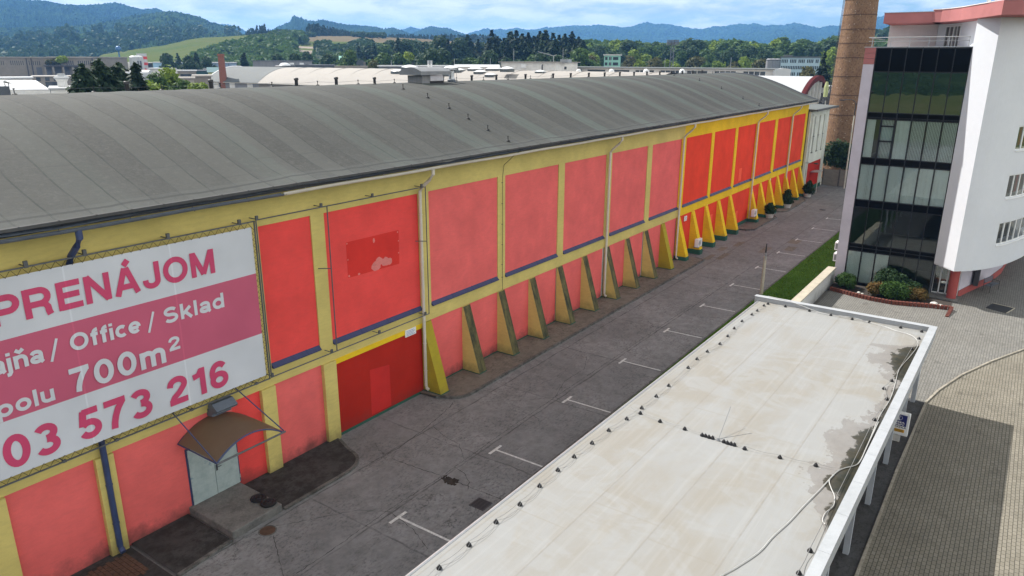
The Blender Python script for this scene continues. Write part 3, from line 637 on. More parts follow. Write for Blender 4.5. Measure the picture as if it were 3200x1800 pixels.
go = bpy.data.objects.new('grass', np_mesh('grass', v, np.arange(N*4).reshape(-1, 4), 'grass')); COL.objects.link(go); tag(go, 'short green lawn strip between the road and the office', 'grass', None, 'stuff')
# parking bay markings, road patches
for i in range(12):
    x = 16.137 + 5.8*i; mb = MB(); j = random.uniform(-.02, .02)
    mb.box((x-0.045, -8.30 if i > 2 else -8.9, 0.003), (x+0.045, -6.15, 0.005)); mb.box((x-0.42+j, -6.15, 0.003), (x+0.42+j, -6.03, 0.005))
    tag(mb.build('parking_marking', 'parking_paint'), 'white painted T marking on the road at a parking bay end', 'marking', 'T markings along the parking bays', 'structure')
for k, (x, y, w, d) in enumerate([(60.2, -2.1, 1.5, .6), (57.2, -3.0, 2.6, .55), (62.5, -2.6, 2.0, .5), (66.5, -6.6, 1.9, .9), (63.6, -7.0, 1.7, .8), (61.5, -5.2, 2.4, .6), (56.6, -2.2, 2.0, .5)]):
    sheet('road_patch', [(x+random.uniform(-.1,.1), y), (x+w, y+random.uniform(-.08,.08)), (x+w+random.uniform(-.2,.1), y+d), (x, y+d+random.uniform(-.1,.1))], 0.003, 'apron_aggregate')
# pothole: a jagged hollow with loose dark rubble round it
mb = MB(); pts = [(19.02+(.14+.12*random.random())*math.cos(a), -6.07+(.25+.22*random.random())*math.sin(a)) for a in np.linspace(0, 2*math.pi, 23)[:-1]]
mb.add([(x, y, 0.006) for x, y in pts], [tuple(range(len(pts)))])
for k in range(26): a = random.uniform(0, 6.28); r = random.uniform(.1, .5); mb.obox((19.04+.5*r*math.cos(a), -6.07+r*math.sin(a), .012), (.03, .03, .012), (random.random(), random.random()+.1, 0))
struct(mb.build('pothole', 'soil'))

def ring_cover(name, loc, r, mat, label, cat):
    t = thing(name, loc, label, cat); mb = MB(); mb.lathe([(r, -0.03), (r, 0.012), (r*0.86, 0.012), (r*0.86, -0.03)], loc, 28, False); mb.build('frame', 'kerb_concrete', t)
    mb = MB(); mb.lathe([(r*0.85, -0.02), (r*0.85, 0.009), (0.001, 0.009)], loc, 28, False)
    for k in range(-4, 5):
        L = math.sqrt(max(0, .62-(k/5)**2))*r
        mb.box((loc[0]-L, loc[1]+k*r*.18-r*.04, loc[2]+.009), (loc[0]+L, loc[1]+k*r*.18+r*.04, loc[2]+.016))
    mb.build('lid', mat, t); return t
ring_cover('manhole_cover', (12.96, -2.98, 0.004), 0.31, 'rust_metal', 'round rusty manhole cover in the road below the entrance step', 'manhole')
ring_cover('manhole_cover', (84.5, -4.6, 0.004), 0.33, 'dark_metal', 'small dark manhole cover at the far end of the road', 'manhole')
t = thing('drain_grate', (18.46, -7.98, 0), 'square iron drain grate in the road by the white roof', 'drain')
mb = MB()
for a, b in (((18.16, -7.66, .0), (18.76, -7.70, .014)), ((18.16, -8.30, .0), (18.76, -8.26, .014)), ((18.16, -8.26, .0), (18.20, -7.70, .014)), ((18.72, -8.26, .0), (18.76, -7.70, .014))): mb.box(a, b)
mb.build('frame', 'dark_metal', t)
mb = MB(); mb.box((18.2, -8.26, .002), (18.72, -7.7, .004)); mb.build('pit', 'black_rubber', t)
mb = MB()
for k in range(9): mb.box((18.22+k*.056, -8.26, .004), (18.245+k*.056, -7.7, .013))
for k in range(3): mb.box((18.2, -8.13+k*.15, .013), (18.72, -8.11+k*.15, .016))
mb.build('bars', 'dark_metal', t)
def crack(pts, w=.014):
    p = catmull_xy(pts); mb = MB(); n = len(p); L_, R_ = [], []
    for i in range(n):
        a, c = p[max(i-1, 0)], p[min(i+1, n-1)]; tx, ty = c[0]-a[0], c[1]-a[1]; l = math.hypot(tx, ty) or 1; ww = w*random.uniform(.2, .9)
        L_.append((p[i][0]-ty/l*ww, p[i][1]+tx/l*ww, .0035)); R_.append((p[i][0]+ty/l*ww, p[i][1]-tx/l*ww, .0035))
    mb.add(L_+R_, [(n+i, n+i+1, i+1, i) for i in range(n-1)]); struct(mb.build('road_crack', 'crack_dark'))
def catmull_xy(pts):
    out = []
    for a, b in zip(pts[:-1], pts[1:]):
        n = max(2, int(math.hypot(b[0]-a[0], b[1]-a[1])/.12))
        for i in range(n): out.append((a[0]+(b[0]-a[0])*i/n+random.gauss(0, .014), a[1]+(b[1]-a[1])*i/n+random.gauss(0, .014)))
    return out+[pts[-1]]
plain('crack_dark', (0.03, 0.028, 0.026), 0.95, 0.3, 6)
crack([(18.9, -3.1), (19.0, -4.6), (19.08, -5.6), (19.1, -6.9), (19.15, -8.4)], .02); crack([(19.9, -5.6), (19.75, -6.2), (19.35, -6.75), (18.95, -7.0)], .016); crack([(12.9, -3.35), (12.3, -4.4), (11.6, -5.6), (11.4, -7.2)], .014)
crack([(13.3, -3.0), (14.6, -3.9), (15.6, -4.6), (16.2, -5.6), (15.9, -7.0), (15.4, -8.1)], .015); crack([(24.3, -1.9), (23.2, -2.2), (21.6, -2.5), (20.0, -2.7), (18.0, -2.75)], .018); crack([(22.0, -2.6), (21.6, -3.6), (21.4, -4.6), (20.6, -5.5)], .013)
crack([(25.4, -3.2), (26.4, -4.4), (27.6, -5.5), (27.4, -6.4)], .015); crack([(27.6, -5.5), (29.5, -4.9), (31.4, -4.95), (33.0, -4.2)], .014); crack([(10, -5.5), (13, -5.57), (16, -5.5), (19.1, -5.6), (23, -5.5), (28, -5.48), (34, -5.52), (40, -5.5), (48, -5.55)], .016)
crack([(34.6, -.9-1.2), (34.9, -3.6), (34.8, -5.5), (35.1, -8.3)], .013); crack([(49.2, -2.0), (49.3, -5.2), (49.1, -8.4)], .02)
# aprons along the foot of the hall
def rounded_apron(name, pts, z, mat, kerbname):
    sheet(name, pts, z, mat)
    mb = MB(); p = [q for q in pts if q[1] < -0.2]
    for a, b in zip(p[:-1], p[1:]):
        d = Vector((b[0]-a[0], b[1]-a[1], 0)); L = d.length
        if L < 1e-3: continue
        d.normalize(); n = max(1, int(L/1.0))
        for i in range(n):
            c = Vector((a[0], a[1], 0)) + d*(L*(i+.5)/n); mb.obox((c.x, c.y, z*0.5), (L/n/2+.004, 0.065, z*0.5+.012), d)
    struct(mb.build(kerbname, 'kerb_concrete'))
arc = lambda cx, cy, r, a0, a1, n=8: [(cx+r*math.cos(math.radians(a0+(a1-a0)*i/n)), cy+r*math.sin(math.radians(a0+(a1-a0)*i/n))) for i in range(n+1)]
rounded_apron('apron', [(24.1, 0.1), (24.2, -0.9)] + arc(25.5, -0.95, 1.05, 190, 270) + [(56.2, -1.95), (56.5, -1.1), (56.5, 0.1)], 0.10, 'apron_aggregate', 'apron_kerb')
rounded_apron('apron', [(69.2, 0.1), (69.2, -1.1), (69.9, -1.7), (77.0, -1.75), (78.4, -0.9), (79.0, -0.3), (79.0, 0.1)], 0.10, 'apron_aggregate', 'apron_kerb')
rounded_apron('apron', [(80.2, 0.1), (80.2, -1.1), (80.9, -1.75), (88.5, -1.75), (90.5, -1.0), (94.0, -0.9), (94.2, 0.1)], 0.10, 'apron_aggregate', 'apron_kerb')
rounded_apron('apron', [(14.1, 0.1), (14.1, -2.44), (17.1, -2.44)] + arc(17.2, -1.3, 1.12, -85, 0)[1:] + [(18.7, -0.3), (18.8, 0.1)], 0.07, 'apron_mossy', 'apron_kerb')
rounded_apron('apron', [(9.85, 0.1), (9.85, -2.65), (11.9, -2.48), (11.9, 0.1)], 0.07, 'apron_mossy', 'apron_kerb')
rounded_apron('apron', [(-30, 0.1), (-30, -2.7), (9.75, -2.66), (9.75, 0.1)], 0.06, 'apron_mossy', 'apron_kerb')
mb = MB()
for i in range(10):
    for j in range(7): mb.box((8.15+i*.135, -1.75+j*.2+(i%2)*.1, .06), (8.27+i*.135, -1.57+j*.2+(i%2)*.1, .075+.008*random.random()))
struct(mb.build('paving_setts', 'rust_metal'))

# ------------------------------------------------------------------ the long painted hall
wh = thing('warehouse', (40, 0, 0), 'long barrel-roofed hall painted red, orange and yellow', 'warehouse')
XL, XR = -14.0, 92.4
PIL = [(-11.95, 0.7), (-5.85, 0.7), (0.25, 0.7), (6.35, 0.6), (9.43, 0.56), (15.6, 0.62), (18.62, 0.66), (24.76, 0.70), (30.83, 0.66), (36.85, 0.68), (42.77, 0.75), (48.95, 0.75), (55.15, 0.9), (61.47, 0.64), (67.47, 0.66), (73.6, 0.9), (79.87, 0.9), (85.95, 0.8), (91.9, 0.95)]
bright = lambda x: x > 55.0
ZB, ZL, ZS, ZT = 0.0, 3.57, 4.26, 9.74
mb = MB(); mb.box((XL, 0.10, -0.3), (XR, 0.14, 11.0)); mb.box((XL, 18.9, -.3), (XR, 19.1, 11.0)); mb.box((XL, .14, -.3), (XL+.3, 18.9, 11.0)); mb.box((XR-.3, .14, -.3), (XR, 18.9, 11.0))
mb.build('wall', 'offwhite_wall', wh)
PZ = [(-0.95, 11.20), (-0.35, 11.36), (0.6, 11.68), (1.5, 12.06), (3.8, 12.95), (5.5, 13.50), (7.4, 13.93), (9.8, 14.12)]
py = np.array([p[0] for p in PZ]); pz = np.array([p[1] for p in PZ]); pc = np.polyfit(9.8-py, pz, 4)
def roof_z(y):
    return float(np.polyval(pc, min(abs(9.8-y), 10.75)))
ny = 40; ys = [-0.95 + 21.5*i/ny for i in range(ny+1)]
mb = MB()      # end gables closing the barrel
for x0, x1 in ((XL, XL+.3), (XR-.3, XR)):
    prof = [(y, roof_z(y)-.12) for y in ys if 0.14 < y < 18.9]; prof = [(0.14, 11.0)] + prof + [(18.9, 11.0)]
    mb.extr(prof, 'x', x0, x1)
mb.build('gable', 'yellow_bright', wh)
# band above the panels, middle beam, each in its own paint
for (x0, x1, mt) in ((XL, 55.2, 'yellow_plaster'), (55.2, XR, 'yellow_bright')):
    MB().box((x0, 0.0, ZT), (x1, 0.10, 11.02)).build('wall_band', mt, wh)
    MB().box((x0, 0.0, ZL), (x1, 0.10, ZS)).build('beam', mt, wh)
for x, w in PIL:
    mt = 'yellow_bright' if bright(x) else 'yellow_plaster'
    MB().box((x-w/2, 0.0, ZS), (x+w/2, 0.10, ZT)).build('pilaster', mt, wh)
    if x < 24: MB().box((x-w/2, -0.12 if x < 24 else 0, ZB), (x+w/2, 0.10, ZL)).build('pilaster', mt, wh)
ed = [(a[0]+a[1]/2, b[0]-b[1]/2) for a, b in zip(PIL[:-1], PIL[1:])]
for i, (x0, x1) in enumerate(ed):
    xc = (x0+x1)/2; up = 'orange_plaster' if bright(xc) else ('red_plaster_strong' if 15.7 < xc < 24 else 'red_plaster')
    pn = MB().box((x0, 0.05, ZS), (x1, 0.10, ZT)).build('wall_panel', up, wh)
    lo = 'orange_plaster' if bright(xc) else 'red_plaster'
    if 18.9 < xc < 24.5: continue
    if 9.7 < xc < 15.3:      # bay with the entrance door
        for a, b, z0, z1 in ((x0, 12.12, 0, ZL), (14.08, x1, 0, ZL), (12.12, 14.08, 2.5, ZL)): MB().box((a, .05, z0), (b, .10, z1)).build('wall_panel', 'red_plaster_strong' if a > 14 else lo, wh)
    else: MB().box((x0, .05, 0), (x1, .10, ZL)).build('wall_panel', lo, wh)
    # sloping blue ledge under the upper panel
for i, (x0, x1) in enumerate(ed):
    n = max(1, round((x1-x0)/1.8)); mb = MB()
    mb.extr([(0.05, ZS+.17), (-0.10, ZS+.02), (-0.10, ZS-.02), (0.05, ZS+.0)], 'x', x0+.02, x1-.02)
    for k in range(1, n+1): mb.extr([(0.05, ZS+.185), (-0.105, ZS+.035), (-0.105, ZS+.0), (0.05, ZS+.0)], 'x', x0+(x1-x0)*k/(n+.4)-.02, x0+(x1-x0)*k/(n+.4)+.02)
    mb.build('window_ledge', 'ledge_blue', wh)
# garage bay
gx0, gx1 = 18.95, 24.41
MB().box((gx0, -0.02, 3.34), (gx1, .10, ZL)).build('lintel', 'yellow_bright', wh)
MB().box((gx0, .04, 0.12), (gx1, .10, 3.34)).build('garage_panel', 'garage_red', wh)
MB().extr([(20.92, 0.2), (22.16, 0.2), (22.16, 2.22), (20.94, 2.38)], 'y', 0.035, 0.045).build('paint_patch', 'fresh_red', wh)
MB().box((gx0, .02, 0), (gx1, .10, 0.12)).build('plinth', 'plinth_green', wh)
# the unfaded rectangle left by a removed board, with its plaster repairs
mb = MB(); mb.extr([(20.04, 6.83), (23.09, 6.77), (23.13, 8.30), (20.04, 8.34)], 'y', 0.044, 0.06); mb.build('paint_patch', 'patch_red', wh)
plaster('plaster_repair', (0.72, 0.22, 0.20), 0.5)
for n_, (x, z, r, sq) in enumerate( ((21.65, 6.98, .26, .9), (21.85, 7.15, .2, 1), (22.2, 7.05, .26, .8), (22.45, 7.02, .17, 1), (21.6, 8.12, .06, 1.8), (20.1, 6.9, .05, 1), (20.65, 6.86, .07, .7), (23.05, 8.22, .035, 1), (23.08, 7.82, .035, 1), (23.06, 7.28, .035, 1), (20.08, 8.28, .035, 1), (20.08, 7.6, .035, 1))):
    k = 13; mb = MB(); mb.add([(x+r*(0.8+.35*random.random())*math.cos(6.283*i/k), .0405-.0006*n_, z+r*sq*(0.8+.35*random.random())*math.sin(6.283*i/k)) for i in range(k)], [tuple(range(k))]); mb.build('plaster_patch', 'plaster_repair', wh)
for k, (x0, x1, z0, z1) in enumerate([(69.2, 70.0, 4.6, 5.8), (62.4, 63.0, 1.5, 2.5), (69.35, 69.95, 0.5, 1.7)]):
    MB().box((x0, 0.043, z0), (x1, 0.06, z1)).build('paint_patch', 'fresh_red' if k < 0 else plain('bright_patch', (0.85, 0.10, 0.04), 0.9, 0.05), wh)
# green plinth along the foot
for x0, x1 in ((24.41, 56.2), (56.2, 92.4)):
    MB().box((x0, 0.03, 0), (x1, 0.10, 0.16 if x0 < 50 else .42)).build('plinth', 'plinth_green', wh)
# buttresses
bxs = [24.72] + [24.72+3.035*k for k in range(1, 23) if k != 15]
for k, x in enumerate(bxs):
    w = 0.30 if k == 0 else 0.29
    col = 'yellow_olive' if k == 0 else ('yellow_plaster' if x < 50 else ('yellow_olive' if x < 55 else 'yellow_bright'))
    hp = 0.14 if x < 55 else 0.42
    yb = lambda z: -0.03 - 1.0*(ZL-0.03-z)/(ZL-0.2)
    mb = MB(); prof = [(0.05, ZL-.03), (-.03, ZL-.03), (yb(hp), hp), (0.05, hp)]
    vs = [(x-w, y, z) for y, z in prof] + [(x+w, y, z) for y, z in prof]
    mb.add(vs, [(0,1,2,3), (7,6,5,4), (0,4,5,1)]); mb.cur = 1; mb.add([vs[1], vs[5], vs[6], vs[2]], [(0,1,2,3)])
    b = mb.build('buttress', [col, 'mossy_concrete' if 25 < x < 52 else col], wh)
    MB().box((x-w-.015, yb(hp)-.03, 0.0), (x+w+.015, 0.05, hp)).build('plinth', 'plinth_green', b)
# roof shell, edge boards, gutter, downpipes
mb = MB(); nx = 180
wav = lambda x: 0.035*math.sin(x*.42)+.03*math.sin(x*1.13+1) if x > 2 else 0
def rf(u, v):
    x = XL-.25 + (XR+.35-XL+.25)*u; y = ys[0] + (ys[-1]-ys[0])*v
    e = math.exp(-((y+.95)/.9)**2); return (x, y + .05*e*math.sin(x*.6), roof_z(y) + e*wav(x) + .012*math.sin(x*6.2832))
mb.grid(rf, nx, 80)
under = MB(); under.grid(lambda u, v: (lambda p: (p[0], p[1], p[2]-.10))(rf(u, v)), nx, 12)
o = mb.build('roof', 'bitumen_roof', wh, smooth=True)
under.build('roof_underside', 'slate_metal', o)
mb = MB(); mb.extr([(-0.99, 11.17), (-0.99, 11.26), (-0.90, 11.27), (-.9, 11.17)], 'x', XL, XR+.3)
for k in range(int(XR-XL)): mb.box((XL+k*1.0-.012, -1.0, 11.16), (XL+k*1.0+.012, -.9, 11.275))
mb.build('eaves_flashing', 'asphalt_dark', wh)
mb = MB(); mb.box((XL, -0.80, 11.0), (XR, -0.75, 11.15)); mb.box((XL, -.75, 11.0), (XR, 0.0, 11.04))
mb.build('eaves_board', 'dark_metal', wh)
ver = MB(); ver.tube([(XR+.36, y, roof_z(y)+.03) for y in ys], .05, 6); ver.build('verge_trim', 'slate_metal', wh)
def gutter(x0, x1, mt):
    mb = MB(); y, z, r = -0.93, 10.98, .085; n = max(2, int((x1-x0)/2))
    mb.grid(lambda u, v: (x0+(x1-x0)*u, y - r*math.cos(math.pi*v), z - r*math.sin(math.pi*v) + (.012*math.sin(x0*3+u*(x1-x0)*.9))), n*2, 8)
    mb.grid(lambda u, v: (x0+(x1-x0)*u, y - (r+.012)*math.cos(math.pi*v), z - (r+.012)*math.sin(math.pi*v) + (.012*math.sin(x0*3+u*(x1-x0)*.9))), n*2, 8)
    for k in range(n): mb.tube([(x0+(k+.5)*2, y-r-.01, z+.01), (x0+(k+.5)*2, y, z-r-.02), (x0+(k+.5)*2, y+r+.02, z+.03)], .012, 5)
    mb.build('gutter', mt, wh, smooth=True)
gutter(XL, 16.4, 'slate_metal'); gutter(16.5, XR, 'pipe_cream')
def downpipe(x, mt, foot=0.25, r=.075):
    mb = MB(); mb.tube([(x, -.93, 10.92), (x, -.93, 10.68), (x-.02, -.72, 10.42), (x-.05, -.30, 10.06), (x-.05, -.17, 9.86), (x-.05, -.16, 9.0), (x-.05, -.16, foot+.1), (x-.05, -.20, foot), (x-.05, -.32, foot-.08)], r, 10)
    for z in (8.8, 6.6, 4.9, 2.6, 1.2): mb.tube([(x-.05, -.16, z-.02), (x-.05, -.16, z+.02)], r+.014, 10)
    mb.build('downpipe', mt, wh, smooth=True)
downpipe(9.46, 'pipe_blue', .25, .095)
for x in (24.42, 42.57, 54.75, 73.1, 85.35): downpipe(x, 'pipe_cream', .3)
downpipe(-8.8, 'pipe_blue')
# entrance: steel double door, step, canopy, floodlight
MB().box((12.10, .02, .3), (14.10, .10, 2.52)).build('door_frame', 'pipe_blue', wh)
for x0, x1, s in ((12.16, 13.09, 1), (13.11, 14.04, -1)):
    mb = MB(); mb.box((x0, -.015, .3), (x1, .02, 2.46))
    for z in (.95, 1.62): mb.box((x0+.02, -.02, z), (x1-.02, -.015, z+.012))
    for z in (.5, 1.4, 2.2): mb.tube([((x0-.01) if s > 0 else (x1+.01), -.03, z), ((x0-.01) if s > 0 else (x1+.01), -.03, z+.14)], .018, 6)
    d = mb.build('door_leaf', 'door_steel', wh)
    if s < 0:
        mb = MB(); mb.box((13.14, -.035, 1.22), (13.20, -.015, 1.46)); mb.tube([(13.17, -.03, 1.37), (13.17, -.08, 1.37), (13.32, -.08, 1.37)], .013, 6); mb.build('handle', 'dark_metal', d)
mb = MB(); mb.extr([(0.1, -0.05), (0.1, .30), (-2.46, .29), (-2.46, -.05)], 'x', 11.98, 14.02)
one(mb, 'entrance_step', 'step_concrete', 'worn concrete step in front of the grey steel double door', 'step', bev=.03)
for (x, y, z, l) in ((13.72, -1.52, .30, 'round black rubber mat on the entrance step, nearer the wall'), (13.74, -2.05, .30, 'round black rubber mat on the entrance step, at its outer edge')):
    mb = MB(); mb.lathe([(.27, 0), (.285, .02), (.28, .06), (.21, .085), (.19, .06), (.12, .06), (.10, .085), (.04, .085), (.03, .05), (.001, .05)], (0, 0, 0), 26, False)
    o = mb.build('rubber_mat', 'black_rubber', smooth=True); o.location = (x, y, z); tag(o, l, 'mat', 'rubber mats on the entrance step')
cn = thing('door_canopy', (13.2, 0, 2.88), 'brown curved sheet canopy hung on rods above the steel door', 'canopy')
xa, xb, R_ = 11.88, 14.52, .52
cx = lambda u: xa+(xb-xa)*u
cz = lambda u: 2.88 + R_*(1-(2*u-1)**2)
mb = MB(); mb.grid(lambda u, v: (cx(u), 0.02-2.2*v, cz(u)+.03*math.sin(v*3.1)), 20, 6); mb.build('sheet', 'canopy_sheet', cn, smooth=True)
for y, r in ((0.0, .03), (-1.0, .012), (-2.2, .03)):
    mb = MB(); mb.tube([(cx(i/20), y, cz(i/20)-.03) for i in range(21)], r, 6); mb.build('arch_bar', 'pipe_blue', cn)
MB().tube([(xa, -2.22, 2.84), (xb+.1, -2.22, 2.84)], .035, 6).build('front_bar', 'frame_steel', cn)
for x in (xa, xb): MB().tube([(x, 0, 2.86), (x, -2.2, 2.86)], .025, 6).build('side_bar', 'pipe_blue', cn)
for xw, xc_ in ((11.75, xa), (14.15, xb+.05)):
    mb = MB(); mb.tube([(xw, -.1, 4.2), (xc_, -2.2, 2.88)], .022, 6); mb.box((xw-.12, -.12, 4.12), (xw+.12, 0, 4.3)); mb.build('hanging_rod', 'pipe_blue', cn)
fl = thing('floodlight', (13.5, 0, 3.6), 'grey box floodlight on the wall above the brown canopy', 'lamp')
mb = MB(); mb.extr([(0.05, 3.42), (-.30, 3.46), (-.30, 3.66), (.05, 3.70)], 'x', 13.10, 13.85); mb.build('bracket_box', 'slate_metal', fl)
mb = MB(); mb.extr([(-.10, 3.80), (-.36, 3.62), (-.62, 3.70), (-.66, 3.78), (-.40, 3.98), (-.2, 3.98)], 'x', 13.06, 13.90); mb.build('housing', 'slate_metal', fl, bev=.015)
mb = MB(); mb.extr([(-.40, 3.63), (-.61, 3.695), (-.61, 3.688), (-.40, 3.622)], 'x', 13.1, 13.86); mb.build('lamp_glass', 'galvanised', fl)
# lettered notice boards
def notice(x0, x1, z0, z1, label, rows):
    t = thing('notice_board', ((x0+x1)/2, -.02, z0), label, 'sign'); MB().box((x0, -.045, z0), (x1, -.01, z1)).build('board', 'white_trim', t)
    return t
t = notice(23.2, 23.92, 3.22, 3.56, 'small white notice above the dark red garage panel', 4)
for k in range(4): MB().box((23.27, -.049, 3.27+k*.068), (23.85-.09*(k % 2), -.046, 3.29+k*.068)).build('text_line', 'ink_blue', t)
t = notice(56.2, 56.75, 3.0, 3.4, 'small white notice on the orange wall by a downpipe', 4)
for k in range(4): MB().box((56.26, -.049, 3.07+k*.075), (56.69-.07*(k % 2), -.046, 3.09+k*.075)).build('text_line', 'dark_metal', t)

# ------------------------------------------------------------------ the letting banner and the empty frame beside it
bn = thing('advertising_banner', (9.7, -.4, 4.2), 'huge white and crimson letting banner laced to a steel frame', 'banner')
bx0, bx1, YB = 3.95, 15.36, -.40
bz = [4.27, 5.93, 8.20, 9.87]
def bw(x, z): return YB - .006*math.sin(x*1.1)*math.sin((z-4.2)*.55) - .005*math.sin(x*.45+z)
mb = MB()
for k in range(3):
    mb.cur = 0 if k != 1 else 1
    mb.grid(lambda u, v: (bx0+(bx1-bx0)*u, bw(bx0+(bx1-bx0)*u, bz[k]+(bz[k+1]-bz[k])*v), bz[k]+(bz[k+1]-bz[k])*v), 40, 8)
mb.build('sheet', ['banner_white', 'banner_crimson'], bn, smooth=True)
yt = YB-.018
for txt, xl, xr, zb, h, mt in (('PRENÁJOM', 7.14, 13.80, 8.60, .83, 'letter_crimson'), ('Predajňa', 5.28, 8.20, 7.30, .52, 'letter_white'), ('/', 8.32, 8.66, 7.26, .56, 'letter_white'), ('Office', 8.92, 11.02, 7.33, .52, 'letter_white'), ('/', 11.2, 11.54, 7.26, .56, 'letter_white'), ('Sklad', 11.78, 13.99, 7.33, .52, 'letter_white'),
        ('spolu', 6.38, 8.31, 6.07, .50, 'letter_white'), ('700m', 8.72, 11.70, 6.07, .76, 'letter_white'), ('2', 11.80, 12.24, 6.38, .46, 'letter_white'), ('0903', 5.12, 8.21, 4.50, .97, 'letter_crimson'), ('573', 8.70, 11.02, 4.50, .97, 'letter_crimson'), ('216', 11.54, 13.84, 4.50, .97, 'letter_crimson')):
    block_letters(txt, xl, xr, yt, zb, h, mt, bn)
MB().extr([(3.85, 4.12), (15.50, 4.12), (15.50, 4.08), (3.85, 4.08)], 'y', -.44, -.40).build('frame_rail', 'frame_steel', bn)
MB().box((3.85, -.44, 10.04), (15.5, -.40, 10.08)).build('frame_rail', 'frame_steel', bn)
for x in (3.85, 15.46): MB().box((x, -.44, 4.08), (x+.04, -.40, 10.08)).build('frame_post', 'frame_steel', bn)
mb = MB()      # zig-zag lacing between sheet and frame
def zig(p0, p1, q0, q1, n):
    p0, p1, q0, q1 = map(Vector, (p0, p1, q0, q1))
    mb.tube([(p0.lerp(p1, i/(2*n)) if i % 2 == 0 else q0.lerp(q1, i/(2*n))) for i in range(2*n+1)], .010, 4, False)
zig((bx0, -.42, 9.86), (bx1, -.42, 9.86), (bx0, -.42, 10.05), (bx1, -.42, 10.05), 40)
zig((bx0, -.42, 4.29), (bx1, -.42, 4.29), (bx0, -.42, 4.11), (bx1, -.42, 4.11), 40)
zig((bx1-.01, -.42, 4.3), (bx1-.01, -.42, 9.85), (15.48, -.42, 4.3), (15.48, -.42, 9.85), 26)
mb.build('lacing', 'black_rubber', bn)
for x in (5.2, 8.2, 9.75, 12.3, 14.9):
    for z in (10.06, 4.1): mb = MB(); mb.box((x-.05, -.45, z-.03), (x+.05, -.37, z+(.16 if z > 8 else .05))); mb.tube([(x, -.4, z), (x, 0, z)], .018, 5); mb.build('bracket', 'frame_steel', bn)
ef = thing('empty_banner_frame', (20, -.4, 4.1), 'empty thin steel banner frame around two red panels', 'frame')
for a, b in (((15.55, -.42, 10.09), (24.45, -.42, 10.09)), ((15.55, -.42, 4.12), (24.45, -.42, 4.12)), ((15.56, -.42, 4.12), (15.56, -.42, 10.09)), ((18.78, -.42, 4.12), (18.78, -.42, 10.09)), ((24.45, -.42, 4.12), (24.45, -.42, 10.09))):
    MB().tube([a, b], .024, 6).build('frame_tube', 'frame_steel', ef)
for x in (15.6, 18.5, 21.2, 24.2):
    for z in (10.11, 4.14): mb = MB(); mb.tube([(x, -.4, z), (x, 0, z)], .018, 5); mb.box((x-.05, -.45, z-.03), (x+.05, -.39, z+.13)); mb.build('bracket', 'frame_steel', ef)
for x, z in ((18.78, 7.6), (24.45, 7.6)): MB().tube([(x, -.42, z), (x-.3, 0, z)], .02, 5).build('bracket', 'frame_steel', ef)
mb = MB(); xw = 30.87     # earthing wire from the roof down the wall
mb.tube([(xw+.3, -.95, 11.1), (xw+.25, -.5, 10.75), (xw+.1, -.06, 10.3), (xw, -.04, 9.7), (xw, -.04, 3.6)], .012, 4)
for z in (9.4, 8.3, 7.2, 6.1, 5.0, 4.3): mb.box((xw-.05, -.06, z), (xw+.02, 0, z+.02))
mb.build('earthing_wire', 'dark_metal', wh)
# air conditioners and clipped shrubs in pots by the far buttresses
def ac_unit(x, y, z, label, sc=1.0):
    t = thing('air_conditioner', (x, y, z), label, 'air conditioner')
    mb = MB(); mb.box((x-.42, y-.17, z+.06), (x+.42, y+.17, z+.72)); mb.build('case', 'white_trim', t, bev=.02)
    mb = MB(); mb.cur = 0
    for r in (.26, .19, .12, .05): mb.lathe([(r, 0), (r, .012), (r-.02, .012), (r-.02, 0)], (0, 0, 0), 20, False)
    mb.v = [(x-.1+a, y-.172-c, z+.39+b) for a, b, c in mb.v]; mb.build('fan_grille', 'grey_metal', t)
    for dx in (-.3, .3): MB().box((x+dx-.03, y-.18, z), (x+dx+.03, y+.3, z+.06)).build('foot', 'grey_metal', t)
    return t
a = ac_unit(57.9, -.75, .62, 'white air conditioner between two yellow buttresses, near the small notice')
a = ac_unit(72.6, -.75, .75, 'white air conditioner between two yellow buttresses, near the potted shrub')
# ------------------------------------------------------------------ foliage builders
def crown_quads(centres, radii, n, size, flat=0.0, seed=0, shell=0.55, droop=0.0, wexp=2.0):
    r = np.random.default_rng(seed); w = np.array(radii)**wexp; w = w/w.sum(); idx = r.choice(len(radii), n, p=w)
    d = r.normal(size=(n, 3)); d /= np.linalg.norm(d, axis=1)[:, None]
    rad = np.array(radii)[idx]*(shell + (1-shell)*r.random(n)**.6)*(1+.12*r.normal(size=n))
    c = np.array(centres)[idx] + d*rad[:, None]
    nrm = d + r.normal(size=(n, 3))*.55; nrm[:, 2] += .35; nrm /= np.linalg.norm(nrm, axis=1)[:, None]
    t = np.cross(nrm, r.normal(size=(n, 3))); t /= np.linalg.norm(t, axis=1)[:, None]; b = np.cross(nrm, t)
    if droop: t = d*np.array([1, 1, .3]); t[:, 2] -= droop; t /= np.linalg.norm(t, axis=1)[:, None]; b = np.cross(nrm, t); b /= np.linalg.norm(b, axis=1)[:, None]
    s = size*(0.6+.8*r.random(n)); s = s[:, None]
    v = np.stack([c-t*s-b*s*.6, c+t*s*.2-b*s*.75, c+t*s+b*s*.5, c-t*s*.3+b*s*.8], 1).reshape(-1, 3)
    return v, np.arange(n*4).reshape(-1, 4)
